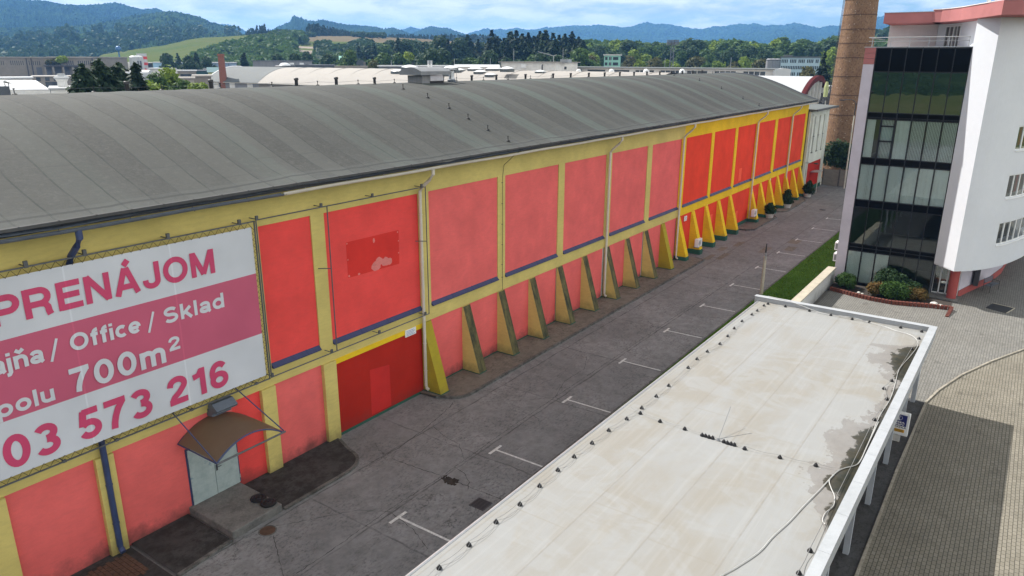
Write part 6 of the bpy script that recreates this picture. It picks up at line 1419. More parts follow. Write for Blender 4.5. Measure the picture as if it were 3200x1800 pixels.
for px, n, top in ((626, 8, 72), (640, 8, 70), (655, 7, 60), (662, 7, 58), (668, 6, 66), (680, 8, 70), (693, 6, 68)):
    for k in range(n): q = px+rr.uniform(-7, 7); r = 905+rr.uniform(0, 30); az = azp(q); x, y = polar(az, r); z = M1.z(az, 899); h = max(5, atd(px, top+rr.uniform(0, 8), r).z-z); sp.append((x, y, z-1, h, h*.42, 1))
for i in range(120):
    px = 772+(890-772)*i/120; top = np.interp(px, [772, 790, 800, 830, 850, 890], [62, 58, 60, 66, 70, 80]); r = 930+rr.uniform(-20, 40); az = azp(px); x, y = polar(az, r); z = M1.z(az, 899); h = max(6, atd(px, top+rr.uniform(-3, 7), r).z-z); sp.append((x, y, z-1, h, h*.36, 1))
wood('spruce_wood', sp, 'needle', 'dark spruce wood along the crest of the field hill', q=60, seed=8)
sp = []
for i in range(90):
    px = rr.choice([rr.uniform(700, 790), rr.uniform(885, 970)]); top = np.interp(px, [700, 735, 760, 790, 885, 930, 970], [80, 70, 74, 84, 78, 76, 86]); r = 895+rr.uniform(-30, 30); az = azp(px); x, y = polar(az, r); z = M1.z(az, min(r, 899)); h = max(6, atd(px, top+rr.uniform(0, 8), r).z-z); sp.append((x, y, z-1, h, h*.9, 0))
wood('crest_wood', sp, 'leaf_dark', 'rounded trees along the crest of the field hill', q=80, seed=9)
sp = []
for i in range(260):
    px = rr.uniform(960, 1250); top = rr.uniform(86, 94); r = rr.uniform(1000, 1300); x, y = polar(azp(px), r); h = rr.uniform(16, 22); zt = atd(px, top, r).z; sp.append((x, y, zt-h, h, h*.4, 1))
wood('spruce_wood', sp, 'needle', 'far dark spruce wood beyond the brown field', q=36, seed=10)
sp = []
for i in range(520):
    px = rr.uniform(1430, 2480); r = rr.uniform(480, 640); x, y = polar(azp(px), r); h = rr.uniform(15, 21); top = 104+4*math.sin(px*.02)+rr.uniform(0, 14) - (10 if px > 2080 else 0); zt = atd(px, top, r).z; sp.append((x, y, min(0, zt-h) if zt < h else zt-h, h, h*.85, 0))
wood('valley_wood', sp, 'leaf_green', 'broad wood in the valley below the blue mountains', q=70, seed=12)
sp = []
for i in range(150):
    px = rr.uniform(2060, 2480); r = rr.uniform(640, 760); x, y = polar(azp(px), r); h = rr.uniform(18, 24); top = np.interp(px, [2060, 2120, 2230, 2480], [98, 84, 62, 60])+rr.uniform(0, 16); zt = atd(px, top, r).z; sp.append((x, y, zt-h, h, h*.7, 0))
wood('hillside_wood', sp, 'leaf_dark', 'dark wooded slope behind the brick chimney', q=60, seed=13)
left_sp = []
for i in range(420):
    px = rr.uniform(-60, 640); t = rr.uniform(.1, .99); az = azp(px); r = left3.D-left3.W+left3.W*t; x, y = polar(az, r); h = rr.uniform(10, 16); left_sp.append((x, y, left3.z(az, r)-1, h, h*rr.uniform(.5, .9), rr.choice((0, 0, 1))))
wood('hillside_wood', left_sp, 'leaf_dark', 'wooded foothill below the blue hills at the left', q=44, seed=14)
# individual trees; prototypes are moved to their first place, later ones are copies
PROTO = {}
SPEC = {'spruce': ('conifer_tree', 30, 10.5, 5200, .62, 'needle', True), 'larch': ('conifer_tree', 30, 12.0, 5200, .70, 'needle_green', True), 'round': ('broadleaf_tree', 24, 15, 4200, .70, 'leaf_green', False), 'dark': ('broadleaf_tree', 24, 15, 4200, .70, 'leaf_dark', False), 'bright': ('broadleaf_tree', 24, 13, 4200, .70, 'leaf_bright', False), 'olive': ('broadleaf_tree', 20, 15, 3600, .70, 'leaf_olive', False), 'poplar': ('poplar_tree', 28, 7.5, 3600, .6, 'leaf_dark', False)}
LAB = {'spruce': ('tall dark spruce in the belt behind the pale halls', 'spruces in the tall belt'), 'larch': ('tall dark green ragged conifer in the belt behind the pale halls', 'ragged conifers in the tall belt'), 'round': ('green round-crowned tree in the belt behind the halls', 'green round trees behind the halls'), 'dark': ('dark round-crowned tree in the belt behind the halls', 'dark round trees behind the halls'), 'bright': ('bright yellow-green tree in the belt behind the halls', 'yellow-green trees behind the halls'), 'olive': ('low brownish olive tree in the front row behind the halls', 'olive trees behind the halls'), 'poplar': ('narrow upright poplar in the belt behind the halls', 'poplars behind the halls')}
def plant(kind, px, top, D, wid=1.0):
    if (1455 < px < 1585 and D < 400 and 1508 < px < 1575) or (1955 < px < 2085 and D < 420) or (1930 < px < 1960 and D < 330): D = rr.uniform(400, 450); top -= 8
    p = atd(px, top, D); h = max(4.0, p.z+.2); v = rr.randrange(3); key = (kind, v); nm, h0, w0, n, sz, mt, con = SPEC[kind]; lab, grp = LAB[kind]
    if key not in PROTO: PROTO[key] = tree(nm, (0, 0, 0), h0, w0*(1+.1*(v-1)), n, sz, mt, 100+v+len(kind)*7, lab, grp, con, **(dict(shape=.48+.06*v, base=.16) if con else {})); o = PROTO[key]
    else:
        o = PROTO[key]; o = copy_thing(o, (0, 0, 0))
    s = h/h0; o.location = (p.x, p.y, -.2); o.rotation_euler = (0, 0, rr.uniform(0, 6.28)); o.scale = (s*wid, s*wid, s); return o
for px, top in ((1237, 76), (1252, 92), (1268, 96), (1285, 80), (1299, 77), (1314, 86), (1329, 82), (1344, 92), (1359, 79), (1374, 76), (1391, 83), (1407, 88), (1421, 86), (1439, 80), (1456, 93), (1466, 102)): plant(rr.choice(('spruce', 'larch', 'spruce')), px, top, rr.uniform(340, 390), rr.uniform(1.1, 1.4))
for i in range(15): plant(rr.choice(('spruce', 'larch', 'larch')), 1232+i*16.5+rr.uniform(-4, 4), rr.uniform(96, 116), rr.uniform(310, 340), 1.15)
for i in range(11): plant(rr.choice(('larch', 'dark', 'spruce')), 1105+i*12.0+rr.uniform(-3, 3), rr.uniform(86, 108), rr.uniform(370, 430), 1.1)
for i in range(13): plant(rr.choice(('dark', 'round', 'dark')), 1085+i*31+rr.uniform(-8, 8), rr.uniform(118, 146), rr.uniform(270, 310), 1.0)
for i in range(16): plant(rr.choice(('dark', 'dark', 'round', 'larch')), 835+i*18+rr.uniform(-5, 5), np.interp(835+i*18, [835, 900, 955, 975, 1120], [126, 118, 106, 92, 96])+rr.uniform(-3, 9), rr.uniform(410, 480), 1.0)
for i in range(14): plant(rr.choice(('round', 'dark', 'bright', 'dark')), 820+i*21+rr.uniform(-6, 6), rr.uniform(126, 150), rr.uniform(300, 360), .9)
for i in range(26): plant(rr.choice(('round', 'round', 'bright', 'dark')), 1478+i*25+rr.uniform(-7, 7), rr.uniform(95, 112), rr.uniform(430, 480), 1.1)
for i in range(22): plant(rr.choice(('dark', 'round', 'dark', 'bright')), 1485+i*29+rr.uniform(-8, 8), rr.uniform(116, 134), rr.uniform(370, 420), 1.0)
for i in range(22): plant(rr.choice(('olive', 'round', 'olive', 'bright')), 1440+i*24+rr.uniform(-8, 8), rr.uniform(142, 155), rr.uniform(300, 340), .95)
for px in (1843, 1852, 1862, 1874, 1886, 1896, 1915): plant('poplar', px, rr.uniform(112, 126), rr.uniform(370, 385))
for px, top in ((420, 130), (445, 134), (470, 138), (492, 132), (520, 140), (610, 138), (690, 140), (700, 132), (738, 130), (770, 132)): plant(rr.choice(('dark', 'larch', 'dark')), px, top, rr.uniform(330, 400), .9)
LAB2 = [('tall dark pine standing just beyond the hall roof, leftmost of the pine group', 206, 161, 92, 4.6, 'needle_green'), ('tallest dark pine with a ragged crown beyond the hall roof', 248, 149.5, 95, 5.6, 'needle_green'), ('dark pine with a pointed crown right of the tallest pine', 296, 158, 98, 6.0, 'needle_green'), ('thin straggly larch at the right end of the pine group', 338, 158, 90, 3.0, 'needle')]
for k, (lab, px, top, D, w, mt) in enumerate(LAB2):
    p = atd(px, top, D); tree('pine_tree', (p.x, p.y, -.1), p.z+.1, w, 7000 if k < 3 else 2000, .24, mt, 60+k, lab, None, True, base=.60, ragged=.2, shape=.5)
for k, (lab, px, top, D, w, mt) in enumerate([('bright yellow-green tree beyond the hall roof, tallest of its clump', 424, 164, 150, 7.2, 'leaf_bright'), ('dull green bushy tree left of the bright yellow-green tree', 392, 180, 140, 6.0, 'leaf_green'), ('low bright green bush at the left foot of the bright tree', 380, 196, 120, 6.0, 'leaf_bright'), ('green leafy tree right of the bright yellow-green tree', 452, 192, 125, 5.5, 'leaf_green'), ('light green young tree by the grey barrel roof gable', 486, 194, 118, 4.6, 'leaf_bright'), ('small yellowish tree in front of the brown low building', 505, 196, 130, 4.0, 'leaf_bright'), ('dark low shrub between the pines and the bright trees', 356, 207, 105, 4.0, 'leaf_dark')]):
    p = atd(px, top, D); tree('broadleaf_tree', (p.x, p.y, -.1), p.z+.1, w, 4600, .26, mt, 80+k, lab)
for k, (lab, nm, px, top, D, w, mt, con) in enumerate([('dark green conifer beside the blue office block', 'conifer_tree', 2076, 132, 215, 8.5, 'needle', True), ('brownish round tree in front of the blue office block', 'broadleaf_tree', 2035, 161, 225, 9, 'leaf_olive', False), ('small round tree beside the white clerestory gable', 'broadleaf_tree', 1968, 178, 240, 5, 'leaf_olive', False), ('dark spire-shaped conifer beyond the pale barrel roof', 'conifer_tree', 1005, 136, 300, 6.5, 'needle', True), ('small round golden-green tree at the edge of the pale barrel roof', 'broadleaf_tree', 940, 150, 260, 6.5, 'leaf_olive', False), ('dark conifer beside the slim brick stack', 'conifer_tree', 614, 132, 330, 7.5, 'needle', True)]):
    p = atd(px, top, D); tree(nm, (p.x, p.y, -.1), p.z+.1, w, 4000, .35, mt, 120+k, lab, None, con)
# ------------------------------------------------------------------ the halls and the town beyond
b0 = lambda x, y: (x/4.262, y/4.262)
b1 = lambda x, y: (500+x/4.262, y/4.262)
b2 = lambda x, y: (1000+x/4.262, y/4.262)
b3 = lambda x, y: (1500+x/4.262, y/4.262)
b6 = lambda x, y: (2000+x/3.68, y/3.68)
# barrel hall standing across, grey part, beige part, white part, with its glazed arch
h2 = thing('barrel_hall', (160, 110, 0), 'second long barrel-roofed hall with a pale beige roof behind the painted hall', 'hall')
HX0, HX1, HZE, HZR = 147.5, 168.8, 8.4, 13.0
def h2z(x): u = (x-160)/(12.5 if x < 160 else 8.8); return HZE+(HZR-HZE)*(1-abs(u)**2.15)
def barrel(y0, y1, mt, dz=0.0):
    mb = MB(); mb.grid(lambda u, v: (HX0-.4+(HX1-HX0+.8)*u, y0+(y1-y0)*v, h2z(HX0+(HX1-HX0)*u)+dz), 36, 4); return mb.build('roof', mt, h2, smooth=True)
barrel(176, 203.6, 'hall_grey', .06); barrel(46, 176, 'hall_beige'); barrel(15.2, 46, 'roof_white', -.35)
mb = MB()
for y in np.arange(50, 176, 9.0): mb.tube([(x, y, h2z(x)+.03) for x in np.linspace(HX0-.3, HX1, 26)], .09, 4, False)
mb.build('roof_seam', 'hall_beige', h2)
for y0, y1, mt in ((176, 203.6, 'hall_blue_light'), (15.2, 176, 'grey_render')): MB().box((HX0, y0, 0), (HX1, y1, HZE-.1)).build('wall', mt if y0 < 100 else 'silo_grey', h2)
for k, y in enumerate((201, 192.5, 183.5)): MB().box((HX0-.05, y-4.5, 4), (HX0, y-1.8, HZE-.2)).build('wall_panel', 'offwhite_wall', h2)
MB().box((HX0-.08, 148, 4), (HX0, 152, HZE-.1)).build('wall_panel', 'offwhite_wall', h2)
for k in range(6): MB().box((HX0-.09, 124+k*4.6, 7.3), (HX0-.08, 127.4+k*4.6, 8.1)).build('window', 'dark_glass', h2)
MB().box((HX0-.5, 15.2, HZE-.18), (HX0-.38, 203.6, HZE-.02)).build('gutter', 'pipe_cream', h2)
mb = MB(); mb.tube([(x, 203.65, h2z(x)+.1) for x in np.linspace(HX0-.4, HX1, 30)], .22, 6); mb.build('gable_trim', 'white_trim', h2)
mb = MB(); xs_ = np.linspace(HX0+.1, HX1-.1, 34); arch = [(x, h2z(x)-.5) for x in xs_]
mb.extr([(HX0+.1, 0)] + arch + [(HX1-.1, 0)], 'y', 203.2, 203.5); mb.build('gable', 'hall_blue_light', h2)
mb = MB(); mb.extr([(HX0+.1, 0)] + arch + [(HX1-.1, 0)], 'y', 15.5, 15.8); mb.build('arch_glazing', 'dark_glass', h2)
mb = MB(); ap = [(x, 0, h2z(x)-.4) for x in np.linspace(HX0-.3, HX1+.3, 40)]
for (xa_, _, za_), (xb_, _, zb_) in zip(ap[:-1], ap[1:]): mb.add([(xa_, 14.7, za_+.25), (xb_, 14.7, zb_+.25), (xb_, 14.7, zb_-.75), (xa_, 14.7, za_-.75), (xa_, 15.5, za_+.25), (xb_, 15.5, zb_+.25), (xb_, 15.5, zb_-.75), (xa_, 15.5, za_-.75)], [(3,2,1,0), (0,1,5,4), (2,3,7,6), (4,5,6,7)])
mb.build('arch_rim', 'arch_maroon', h2)
for k in range(9): x = HX0+1.6+k*2.7; MB().box((x-.12, 14.9, 0), (x+.12, 15.4, h2z(x)-.5)).build('arch_mullion', 'offwhite_wall', h2)
def on_h2(u, v):
    d = ray(u, v); s = 120.0
    while s < 400:
        p = CAMLOC+d*s
        if HX0 < p.x and p.z < h2z(min(p.x, 168.7)): return p
        s += .25
    return CAMLOC+d*180
dome = None
DL = 'white domed skylight on the pale barrel roof'
for u, v, sc in ((*b2(1035, 965), 1.1), (*b2(1195, 915), 1.2), (*b2(1740, 922), 1.1), (*b2(1830, 952), 1.2), (*b2(1710, 1000), .9), (*b2(2070, 937), 1.2), (*b2(2135, 972), 1.0), (*b2(2275, 1010), .9), (*b2(2320, 937), 1.3), (*b2(2490, 935), 1.0), (*b3(805, 966), .8), (*b3(180, 938), .9), (*b3(365, 930), 1.0)):
    p = on_h2(u, v)
    if dome is None:
        t = thing('roof_skylight', (0, 0, 0), DL, 'skylight', 'skylights on the pale barrel roof'); MB().box((-1.3, -1.6, -.5), (1.3, 1.6, .35)).build('kerb', 'hall_grey', t)
        mb = MB(); mb.grid(lambda u, v: (-1.45+2.9*u, -1.75+3.5*v, .36+.55*math.sin(math.pi*u)**.7*math.sin(math.pi*v)**.7), 10, 10); mb.build('dome', 'skylight', t, smooth=True); dome = t; t.location = p; t.scale = (.85*sc,)*3
    else: copy_thing(dome, p, None, 0, .85*sc)
big = None
for k, (u, v) in enumerate((b3(1315, 955), b3(1752, 955), b3(2212, 955), b6(70, 828), b6(485, 826))):
    p = on_x(u, v, 181)
    if big is None:
        t = thing('round_skylight', (0, 0, 0), 'white half-round roof light in front of the long clerestory', 'skylight', 'half-round roof lights by the clerestory'); mb = MB(); mb.lathe([(.75, -1.5), (.75, 0), (.68, .3), (.5, .52), (.25, .68), (.02, .72)], n=18, cap=False); mb.build('dome', 'skylight', t, smooth=True); MB().box((-.9, -.9, -13), (.9, .9, -.3)).build('kerb', 'hall_grey', t); big = t; t.location = p
    else: copy_thing(big, p)
# hall with the long clerestory behind
ch_ = thing('clerestory_hall', (190, 130, 0), 'low hall with a long white clerestory monitor along its roof', 'hall')
pe = on_x(*b6(1610, 790), 190); pz_ = pe.z; ye = on_x(*b6(1545, 800), 190).y
MB().box((176, ye-6, 0), (215, 150, pz_-2.6)).build('block', 'hall_beige', ch_)
MB().box((190, ye, pz_-2.9), (202, 149, pz_-.28)).build('monitor_wall', 'offwhite_wall', ch_)
mb = MB(); mb.extr([(188.8, pz_-.28), (188.8, pz_-.10), (196, pz_+.05), (203, pz_-.10), (203, pz_-.28)], 'y', ye-.3, 149.5); mb.build('monitor_roof', 'hall_grey', ch_)
mb = MB(); mb.extr([(189, pz_-3.4), (189.0, pz_-.2), (196, pz_+.12), (203, pz_-.2), (203, pz_-3.4)], 'y', ye-.5, ye); mb.build('gable', 'roof_white', ch_)
for k in range(30):
    y0 = ye+2.0+k*7.4
    if y0 > 143: break
    fo = MB().box((189.95, y0, pz_-2.55), (190, y0+5.6, pz_-.75)).build('window', 'dark_glass', ch_)
    if k < 5: mb = MB(); [mb.box((189.9, y0+i*1.4-.07, pz_-2.55), (189.95, y0+i*1.4+.07, pz_-.75)) for i in range(5)]; mb.build('frame', 'white_trim', fo)
# penthouse, grey flat building
def block(name, label, cat, u0, u1, u2, vt, vb, X, mats, zdown=None, roofm='roof_white', over=.3):
    """flat-roofed block: face towards -X between columns u0..u1, side face u1..u2"""
    a = on_x(u0[0], u0[1], X); b = on_x(u1[0], u1[1], X); c = on_y(u2[0], u2[1], b.y); zt = b.z; zb = zdown if zdown is not None else on_x(vb[0], vb[1], X).z
    t = thing(name, ((X+c.x)/2, (a.y+b.y)/2, zb), label, cat); MB().box((X, b.y, zb), (c.x, a.y, zt)).build('wall', mats, t); MB().box((X-over, b.y-over, zt+.005), (c.x+over, a.y+over, zt+.22)).build('roof', roofm, t); return t, X, b.y, c.x, a.y, zb, zt
t, X, ya, xb_, yb, zb, zt = block('penthouse', 'white penthouse with an air conditioner on the pale hall roof', 'penthouse', b3(280, 840), b3(1000, 835), b3(1300, 838), None, b3(1000, 945), 175, 'offwhite_wall', 9.0, 'hall_beige', .6)
p = on_x(*b3(590, 880), X); MB().box((X-.5, p.y-.7, p.z-.45), (X, p.y+.7, p.z+.5)).build('air_conditioner', 'white_trim', t); p = on_y(*b3(1137, 905), ya); MB().box((p.x-.6, ya-.03, p.z-.4), (p.x+.6, ya, p.z+.35)).build('window', 'dark_glass', t)
MB().tube([(X-.3, yb, zt), (X-.3, yb+.02, zt-.8), (X-.05, yb-.3, zt-1.3), (X-.05, yb-.3, 9)], .1, 6).build('downpipe', 'hall_grey', t)
p = on_x(*b3(1145, 790), X+4); MB().box((p.x-1, p.y-1.2, zt), (p.x+1, p.y+1.2, zt+.9)).build('roof_box', 'grey_metal', t)
p = on_x(*b3(828, 940), X-4); tg = thing('vent_stack', (p.x, p.y, p.z-1), 'thin dark stack in front of the white penthouse', 'vent'); MB().tube([(p.x, p.y, p.z-1.5), (p.x, p.y, p.z+1.3)], .2, 8).build('pipe', 'dark_metal', tg); MB().lathe([(.34, 1.3), (.1, 1.6)], (p.x, p.y, p.z), 10).build('cap', 'dark_metal', tg)
t, X, ya, xb_, yb, zb, zt = block('flat_office', 'blue-grey flat-roofed block with two air conditioners', 'building', b1(1235, 815), b1(1670, 815), b1(2025, 822), None, None, 190, 'silo_grey', 0, 'hall_dark', .3)
for u in (1750, 1880): p = on_y(*b1(u, 865), ya); MB().box((p.x-.9, ya-.5, p.z-.8), (p.x+.9, ya, p.z+.8)).build('air_conditioner', 'white_trim', t)
p = on_y(*b1(1958, 868), ya); MB().box((p.x-.9, ya-.03, p.z-.5), (p.x+.9, ya, p.z+.4)).build('window', 'dark_glass', t)
p = on_x(*b1(1665, 885), 168); tg = thing('round_skylight', (p.x, p.y, 11), 'white dome on a dark collar near the grey barrel roof', 'skylight'); MB().lathe([(3.4, -3), (3.4, .1), (3.0, .3)], (p.x, p.y, p.z), 20).build('collar', 'dark_metal', tg); MB().lathe([(1.9, .3), (1.6, .75), (.9, 1.1), (.02, 1.2)], (p.x, p.y, p.z), 18, False).build('dome', 'skylight', tg, smooth=True)
# generic far block seen square-on: column range, row range, distance
def far_block(name, label, cat, f, u0, u1, vt, D, mat, depth=12, zb=0.0, roof=None, group=None, gable=False, D2=None):
    a = at(*f(u0, vt), D); b = at(*f(u1, vt), D2 or D); zt = (a.z+b.z)/2; d = Vector((b.x-a.x, b.y-a.y, 0)); L = d.length; d.normalize(); nrm = Vector((-d.y, d.x, 0))
    if nrm.dot(Vector((a.x, a.y, 0))-Vector((CAMLOC.x, CAMLOC.y, 0))) < 0: nrm = -nrm
    t = thing(name, ((a.x+b.x)/2, (a.y+b.y)/2, zb), label, cat, group); A = Vector((a.x, a.y, 0)); P = lambda s, w, z: (A.x+d.x*s+nrm.x*w, A.y+d.y*s+nrm.y*w, z)
    def bx(s0, s1, w0, w1, z0, z1, nm, mt, par=None):
        mb = MB(); mb.add([P(s0,w0,z0),P(s1,w0,z0),P(s1,w1,z0),P(s0,w1,z0),P(s0,w0,z1),P(s1,w0,z1),P(s1,w1,z1),P(s0,w1,z1)], [(0,3,2,1),(4,5,6,7),(0,1,5,4),(1,2,6,5),(2,3,7,6),(3,0,4,7)]); return mb.build(nm, mt, par if par is not None else t)
    bx(0, L, 0, depth, zb, zt, 'wall', mat)
    if roof and not gable: bx(-.4, L+.4, -.5, depth+.5, zt+.004, zt+.35, 'roof', roof)
    if gable:
        mb = MB(); mb.add([P(-.4,-.6,zt),P(L+.4,-.6,zt),P(L+.4,depth+.6,zt),P(-.4,depth+.6,zt),P(-.4,depth/2,zt+gable),P(L+.4,depth/2,zt+gable)], [(0,1,5,4),(2,3,4,5),(0,4,3),(1,2,5)]); mb.build('roof', roof, t)
    def sv(u, v): q = at(*f(u, v), D); return (Vector((q.x, q.y, 0))-A).dot(d), q.z
    return t, bx, sv, L, zt
t, bx, sv, L, zt = far_block('old_factory', 'long grey derelict factory block with small dark windows at the left', 'building', b0, -500, 1215, 768, 400, 'grey_render', 22, 0, 'hall_beige')
for g0, n in ((-260, 5), (-45, 4), (135, 7), (380, 6), (600, 8), (880, 4), (1035, 7)):
    for k in range(n):
        s0, z1 = sv(g0+k*27, 808); s1, z0 = sv(g0+k*27+20, 868); bx(s0, s1, -.06, 0, z0, z1, 'window', 'dark_glass')
s0, z1 = sv(580, 868); s1, z0 = sv(1060, 884); bx(s0, s1, -6, 0, z0, z1, 'balcony_slab', 'dark_metal')
for u in (590, 700, 830, 960, 1040): s, z = sv(u, 880); bx(s-.4, s+.4, -5.6, -5, 0, z, 'balcony_post', 'grey_render')
for u0, u1 in ((480, 575), (590, 700), (720, 830), (850, 940)): s0, z1 = sv(u0, 895); s1, z0 = sv(u1, 1015); bx(s0, s1, -.08, 0, z0, z1, 'dark_opening', 'hall_dark')
for u in (345, 410, 1225): s, z = sv(u, 775); bx(s-.2, s+.2, -.4, -.1, 0, z, 'downpipe', 'dark_metal')
q = at(*b0(820, 865), 398); bush('wild_bush', (q.x, q.y, q.z), 4.2, 2.2, 3.6, 1500, .45, 'leaf_bright', 31, 'light green bush growing on the ruined factory balcony'); q = at(*b0(700, 868), 398); bush('wild_bush', (q.x, q.y, q.z), 4.5, 1.8, 2.2, 1200, .4, 'leaf_olive', 32, 'low brownish weeds at the left of the ruined factory balcony')
t, bx, sv, L, zt = far_block('old_factory', 'right wing of the grey derelict factory beyond the pines', 'building', b0, 1228, 1690, 768, 401, 'grey_render', 20, 0, 'hall_beige', D2=430)
for k in range(5): s0, z1 = sv(1465+k*32, 808); s1, z0 = sv(1465+k*32+26, 868); bx(s0-2.5, s1-2.5, -.06, 0, z0, z1, 'window', 'dark_glass')
t, bx, sv, L, zt = far_block('low_annexe', 'low brown-grey building with portholes in front of the derelict factory', 'building', b0, 430, 980, 1025, 330, 'grey_render', 14, 0, 'hall_beige')
for u in (510, 630, 745, 870): s, z = sv(u, 1050); bx(s-.7, s+.7, -.06, 0, z-.8, z+.7, 'window', 'dark_glass')
for u in (670, 760): s, z = sv(u, 1145); bx(s-1.4, s+3.5, -.06, 0, z-2.5, z+1.5, 'window', 'dark_glass')
# white-roofed sheds
t = thing('white_shed', (95, 230, 0), 'big low shed with a bright white sloping roof at the left edge', 'shed')
e0 = on_z(*b0(-700, 1203), 7.0); e1 = on_z(*b0(665, 1190), 7.0); r0 = on_z(*b0(-700, 1064), 8.5); r1 = on_z(*b0(480, 1070), 8.5)
mb = MB(); mb.add([tuple(e0), tuple(e1), tuple(r1), tuple(r0)], [(0,1,2,3)]); mb.add([(e0.x, e0.y, 6.8), (e1.x, e1.y, 6.8), (r1.x, r1.y, 6.8), (r0.x, r0.y, 6.8)], [(3,2,1,0)]); mb.build('roof', 'roof_white', t)
mb = MB(); mb.add([(e0.x, e0.y, 0), (e1.x, e1.y, 0), (e1.x, e1.y, 6.95), (e0.x, e0.y, 6.95)], [(0,1,2,3)]); mb.add([(e1.x, e1.y, 0), (r1.x, r1.y, 0), (r1.x, r1.y, 8.4), (e1.x, e1.y, 6.9)], [(0,1,2,3)]); mb.build('wall', 'offwhite_wall', t)
t, bx, sv, L, zt = far_block('white_shed', 'low white flat-roofed shed carrying the white roof cowl', 'shed', b0, 672, 1030, 1190, 205, 'offwhite_wall', 16, 0, 'roof_white')
p = at(*b0(840, 1165), 212); t = thing('roof_cowl', (p.x, p.y, p.z), 'white ventilation cowl with a flared hood on a low white shed', 'ventilator'); MB().lathe([(1.15, -1.5), (1.15, 1.3), (1.5, 1.9)], (p.x, p.y, p.z), 4).build('shaft', 'offwhite_wall', t); MB().lathe([(1.5, 1.9), (1.9, 2.3), (1.2, 2.8), (.9, 2.9), (.9, 3.2)], (p.x, p.y, p.z), 4).build('hood', 'roof_white', t)
t, bx, sv, L, zt = far_block('white_shed', 'narrow white roof strip at the very left behind the big white shed', 'shed', b0, -300, 430, 1045, 300, 'offwhite_wall', 12, 0, 'roof_white')
# silos, tanks, blue hall and low sheds left of the slim brick stack
p = at(*b0(1830, 750), 372); t = thing('silo', (p.x, p.y, 0), 'white round silo group in front of the red and white striped tower', 'silo')
for k, du in enumerate((1775, 1812, 1848)): q = at(*b0(du, 760), 370+k*2); MB().lathe([(1.75, 0), (1.75, q.z), (1.0, q.z+.5), (.02, q.z+.7)], (q.x, q.y, 0), 18, False).build('cylinder', 'roof_white', t, smooth=True)
for u in (1832, 1866): q = at(*b0(u, 770), 365); MB().tube([(q.x, q.y, 0), (q.x, q.y, q.z-1.2)], .35, 6).build('pipe', 'hall_dark', t)
t, bx, sv, L, zt = far_block('striped_tower', 'square white tower with bold red bands', 'tower', b0, 1815, 1950, 712, 385, 'roof_white', 7, 0)
for v0, v1 in ((752, 790), (832, 868), (910, 950)): z1 = sv(1900, v0)[1]; z0 = sv(1900, v1)[1]; bx(L*.42, L+.05, -.08, 7.05, z0, z1, 'red_band', 'signal_red')
p = at(*b0(1850, 985), 300); t = thing('storage_tank', (p.x, p.y, 0), 'big white horizontal tank behind the straggly larch', 'tank'); d = rgt.copy(); d.z = 0; d.normalize()
MB().tube([Vector((p.x, p.y, p.z-1))-d*4.6, Vector((p.x, p.y, p.z-1))-d*4.3, Vector((p.x, p.y, p.z-1))+d*4.3], 2.4, 20).build('cylinder', 'roof_white', t, smooth=True); MB().box((p.x-1, p.y-1.5, 0), (p.x+1, p.y+1.5, p.z-3)).build('saddle', 'kerb_concrete', t)
t, bx, sv, L, zt = far_block('blue_hall', 'long blue-grey hall with a pale blue section and white roof edge', 'hall', b0, 2035, 3150, 838, 430, 'hall_blue', 30, 0, 'roof_white')
s1, _ = sv(2230, 850); bx(0, s1, -.1, 0, 0, zt-.05, 'pale_section', 'hall_blue_light')
for k in range(14): s = s1+2+k*(L-s1-4)/14; bx(s, s+.25, -.12, 0, 0, zt-.1, 'cladding_rib', 'hall_dark')
t, bx, sv, L, zt = far_block('white_hall', 'white low hall between the striped tower and the blue hall', 'hall', b0, 1700, 2030, 830, 440, 'offwhite_wall', 14, 0)
for k in range(3): s, z = sv(1985+k*16, 880); bx(s-.7, s+.7, -.06, 0, z-1.5, z+1.5, 'window', 'dark_glass')
t, bx, sv, L, zt = far_block('low_shed', 'long low white-roofed shed in front of the blue hall', 'shed', b0, 1965, 3180, 920, 370, 'offwhite_wall', 22, 0, 'roof_white')
t, bx, sv, L, zt = far_block('low_shed', 'brown low shed with small dark windows behind the bright tree', 'shed', b1, 230, 480, 948, 320, 'grey_render', 12, 0, 'roof_white')
for u in (300, 325, 372, 400, 445): s, z = sv(u, 1018); bx(s-.7, s+.7, -.06, 0, z-.9, z+.9, 'window', 'dark_glass')
t, bx, sv, L, zt = far_block('low_shed', 'dark teal low shed left of the lime gable', 'shed', b1, 484, 634, 948, 325, 'teal_hall', 12, 0, 'hall_dark')
t, bx, sv, L, zt = far_block('gabled_shed', 'small lime-coloured shed with a dark green roof trim', 'shed', b1, 640, 775, 962, 318, 'lime_wall', 10, 0, 'teal_hall', gable=1.8)
t, bx, sv, L, zt = far_block('low_shed', 'small brownish flat roof among the bright trees', 'shed', b1, 440, 680, 1020, 230, 'grey_render', 12, 0, 'hall_beige')
t, bx, sv, L, zt = far_block('low_shed', 'small pale sheet-roofed shed right of the bright tree', 'shed', b1, 270, 450, 1050, 210, 'hall_beige', 8, 0, 'hall_beige')
p = at(*b1(820, 830), 262); t = thing('brick_stack', (p.x, p.y, 0), 'slim square red-brick stack behind the grey barrel roof', 'chimney'); mb = MB(); zt = at(*b1(800, 722), 262).z
mb.tube([(p.x, p.y, 0), (p.x, p.y, zt)], 1.75, 4, True, 1.1); mb.build('shaft', 'small_brick', t); MB().tube([(p.x, p.y, zt-.5), (p.x, p.y, zt+.1)], 1.35, 4).build('rim', 'small_brick', t)
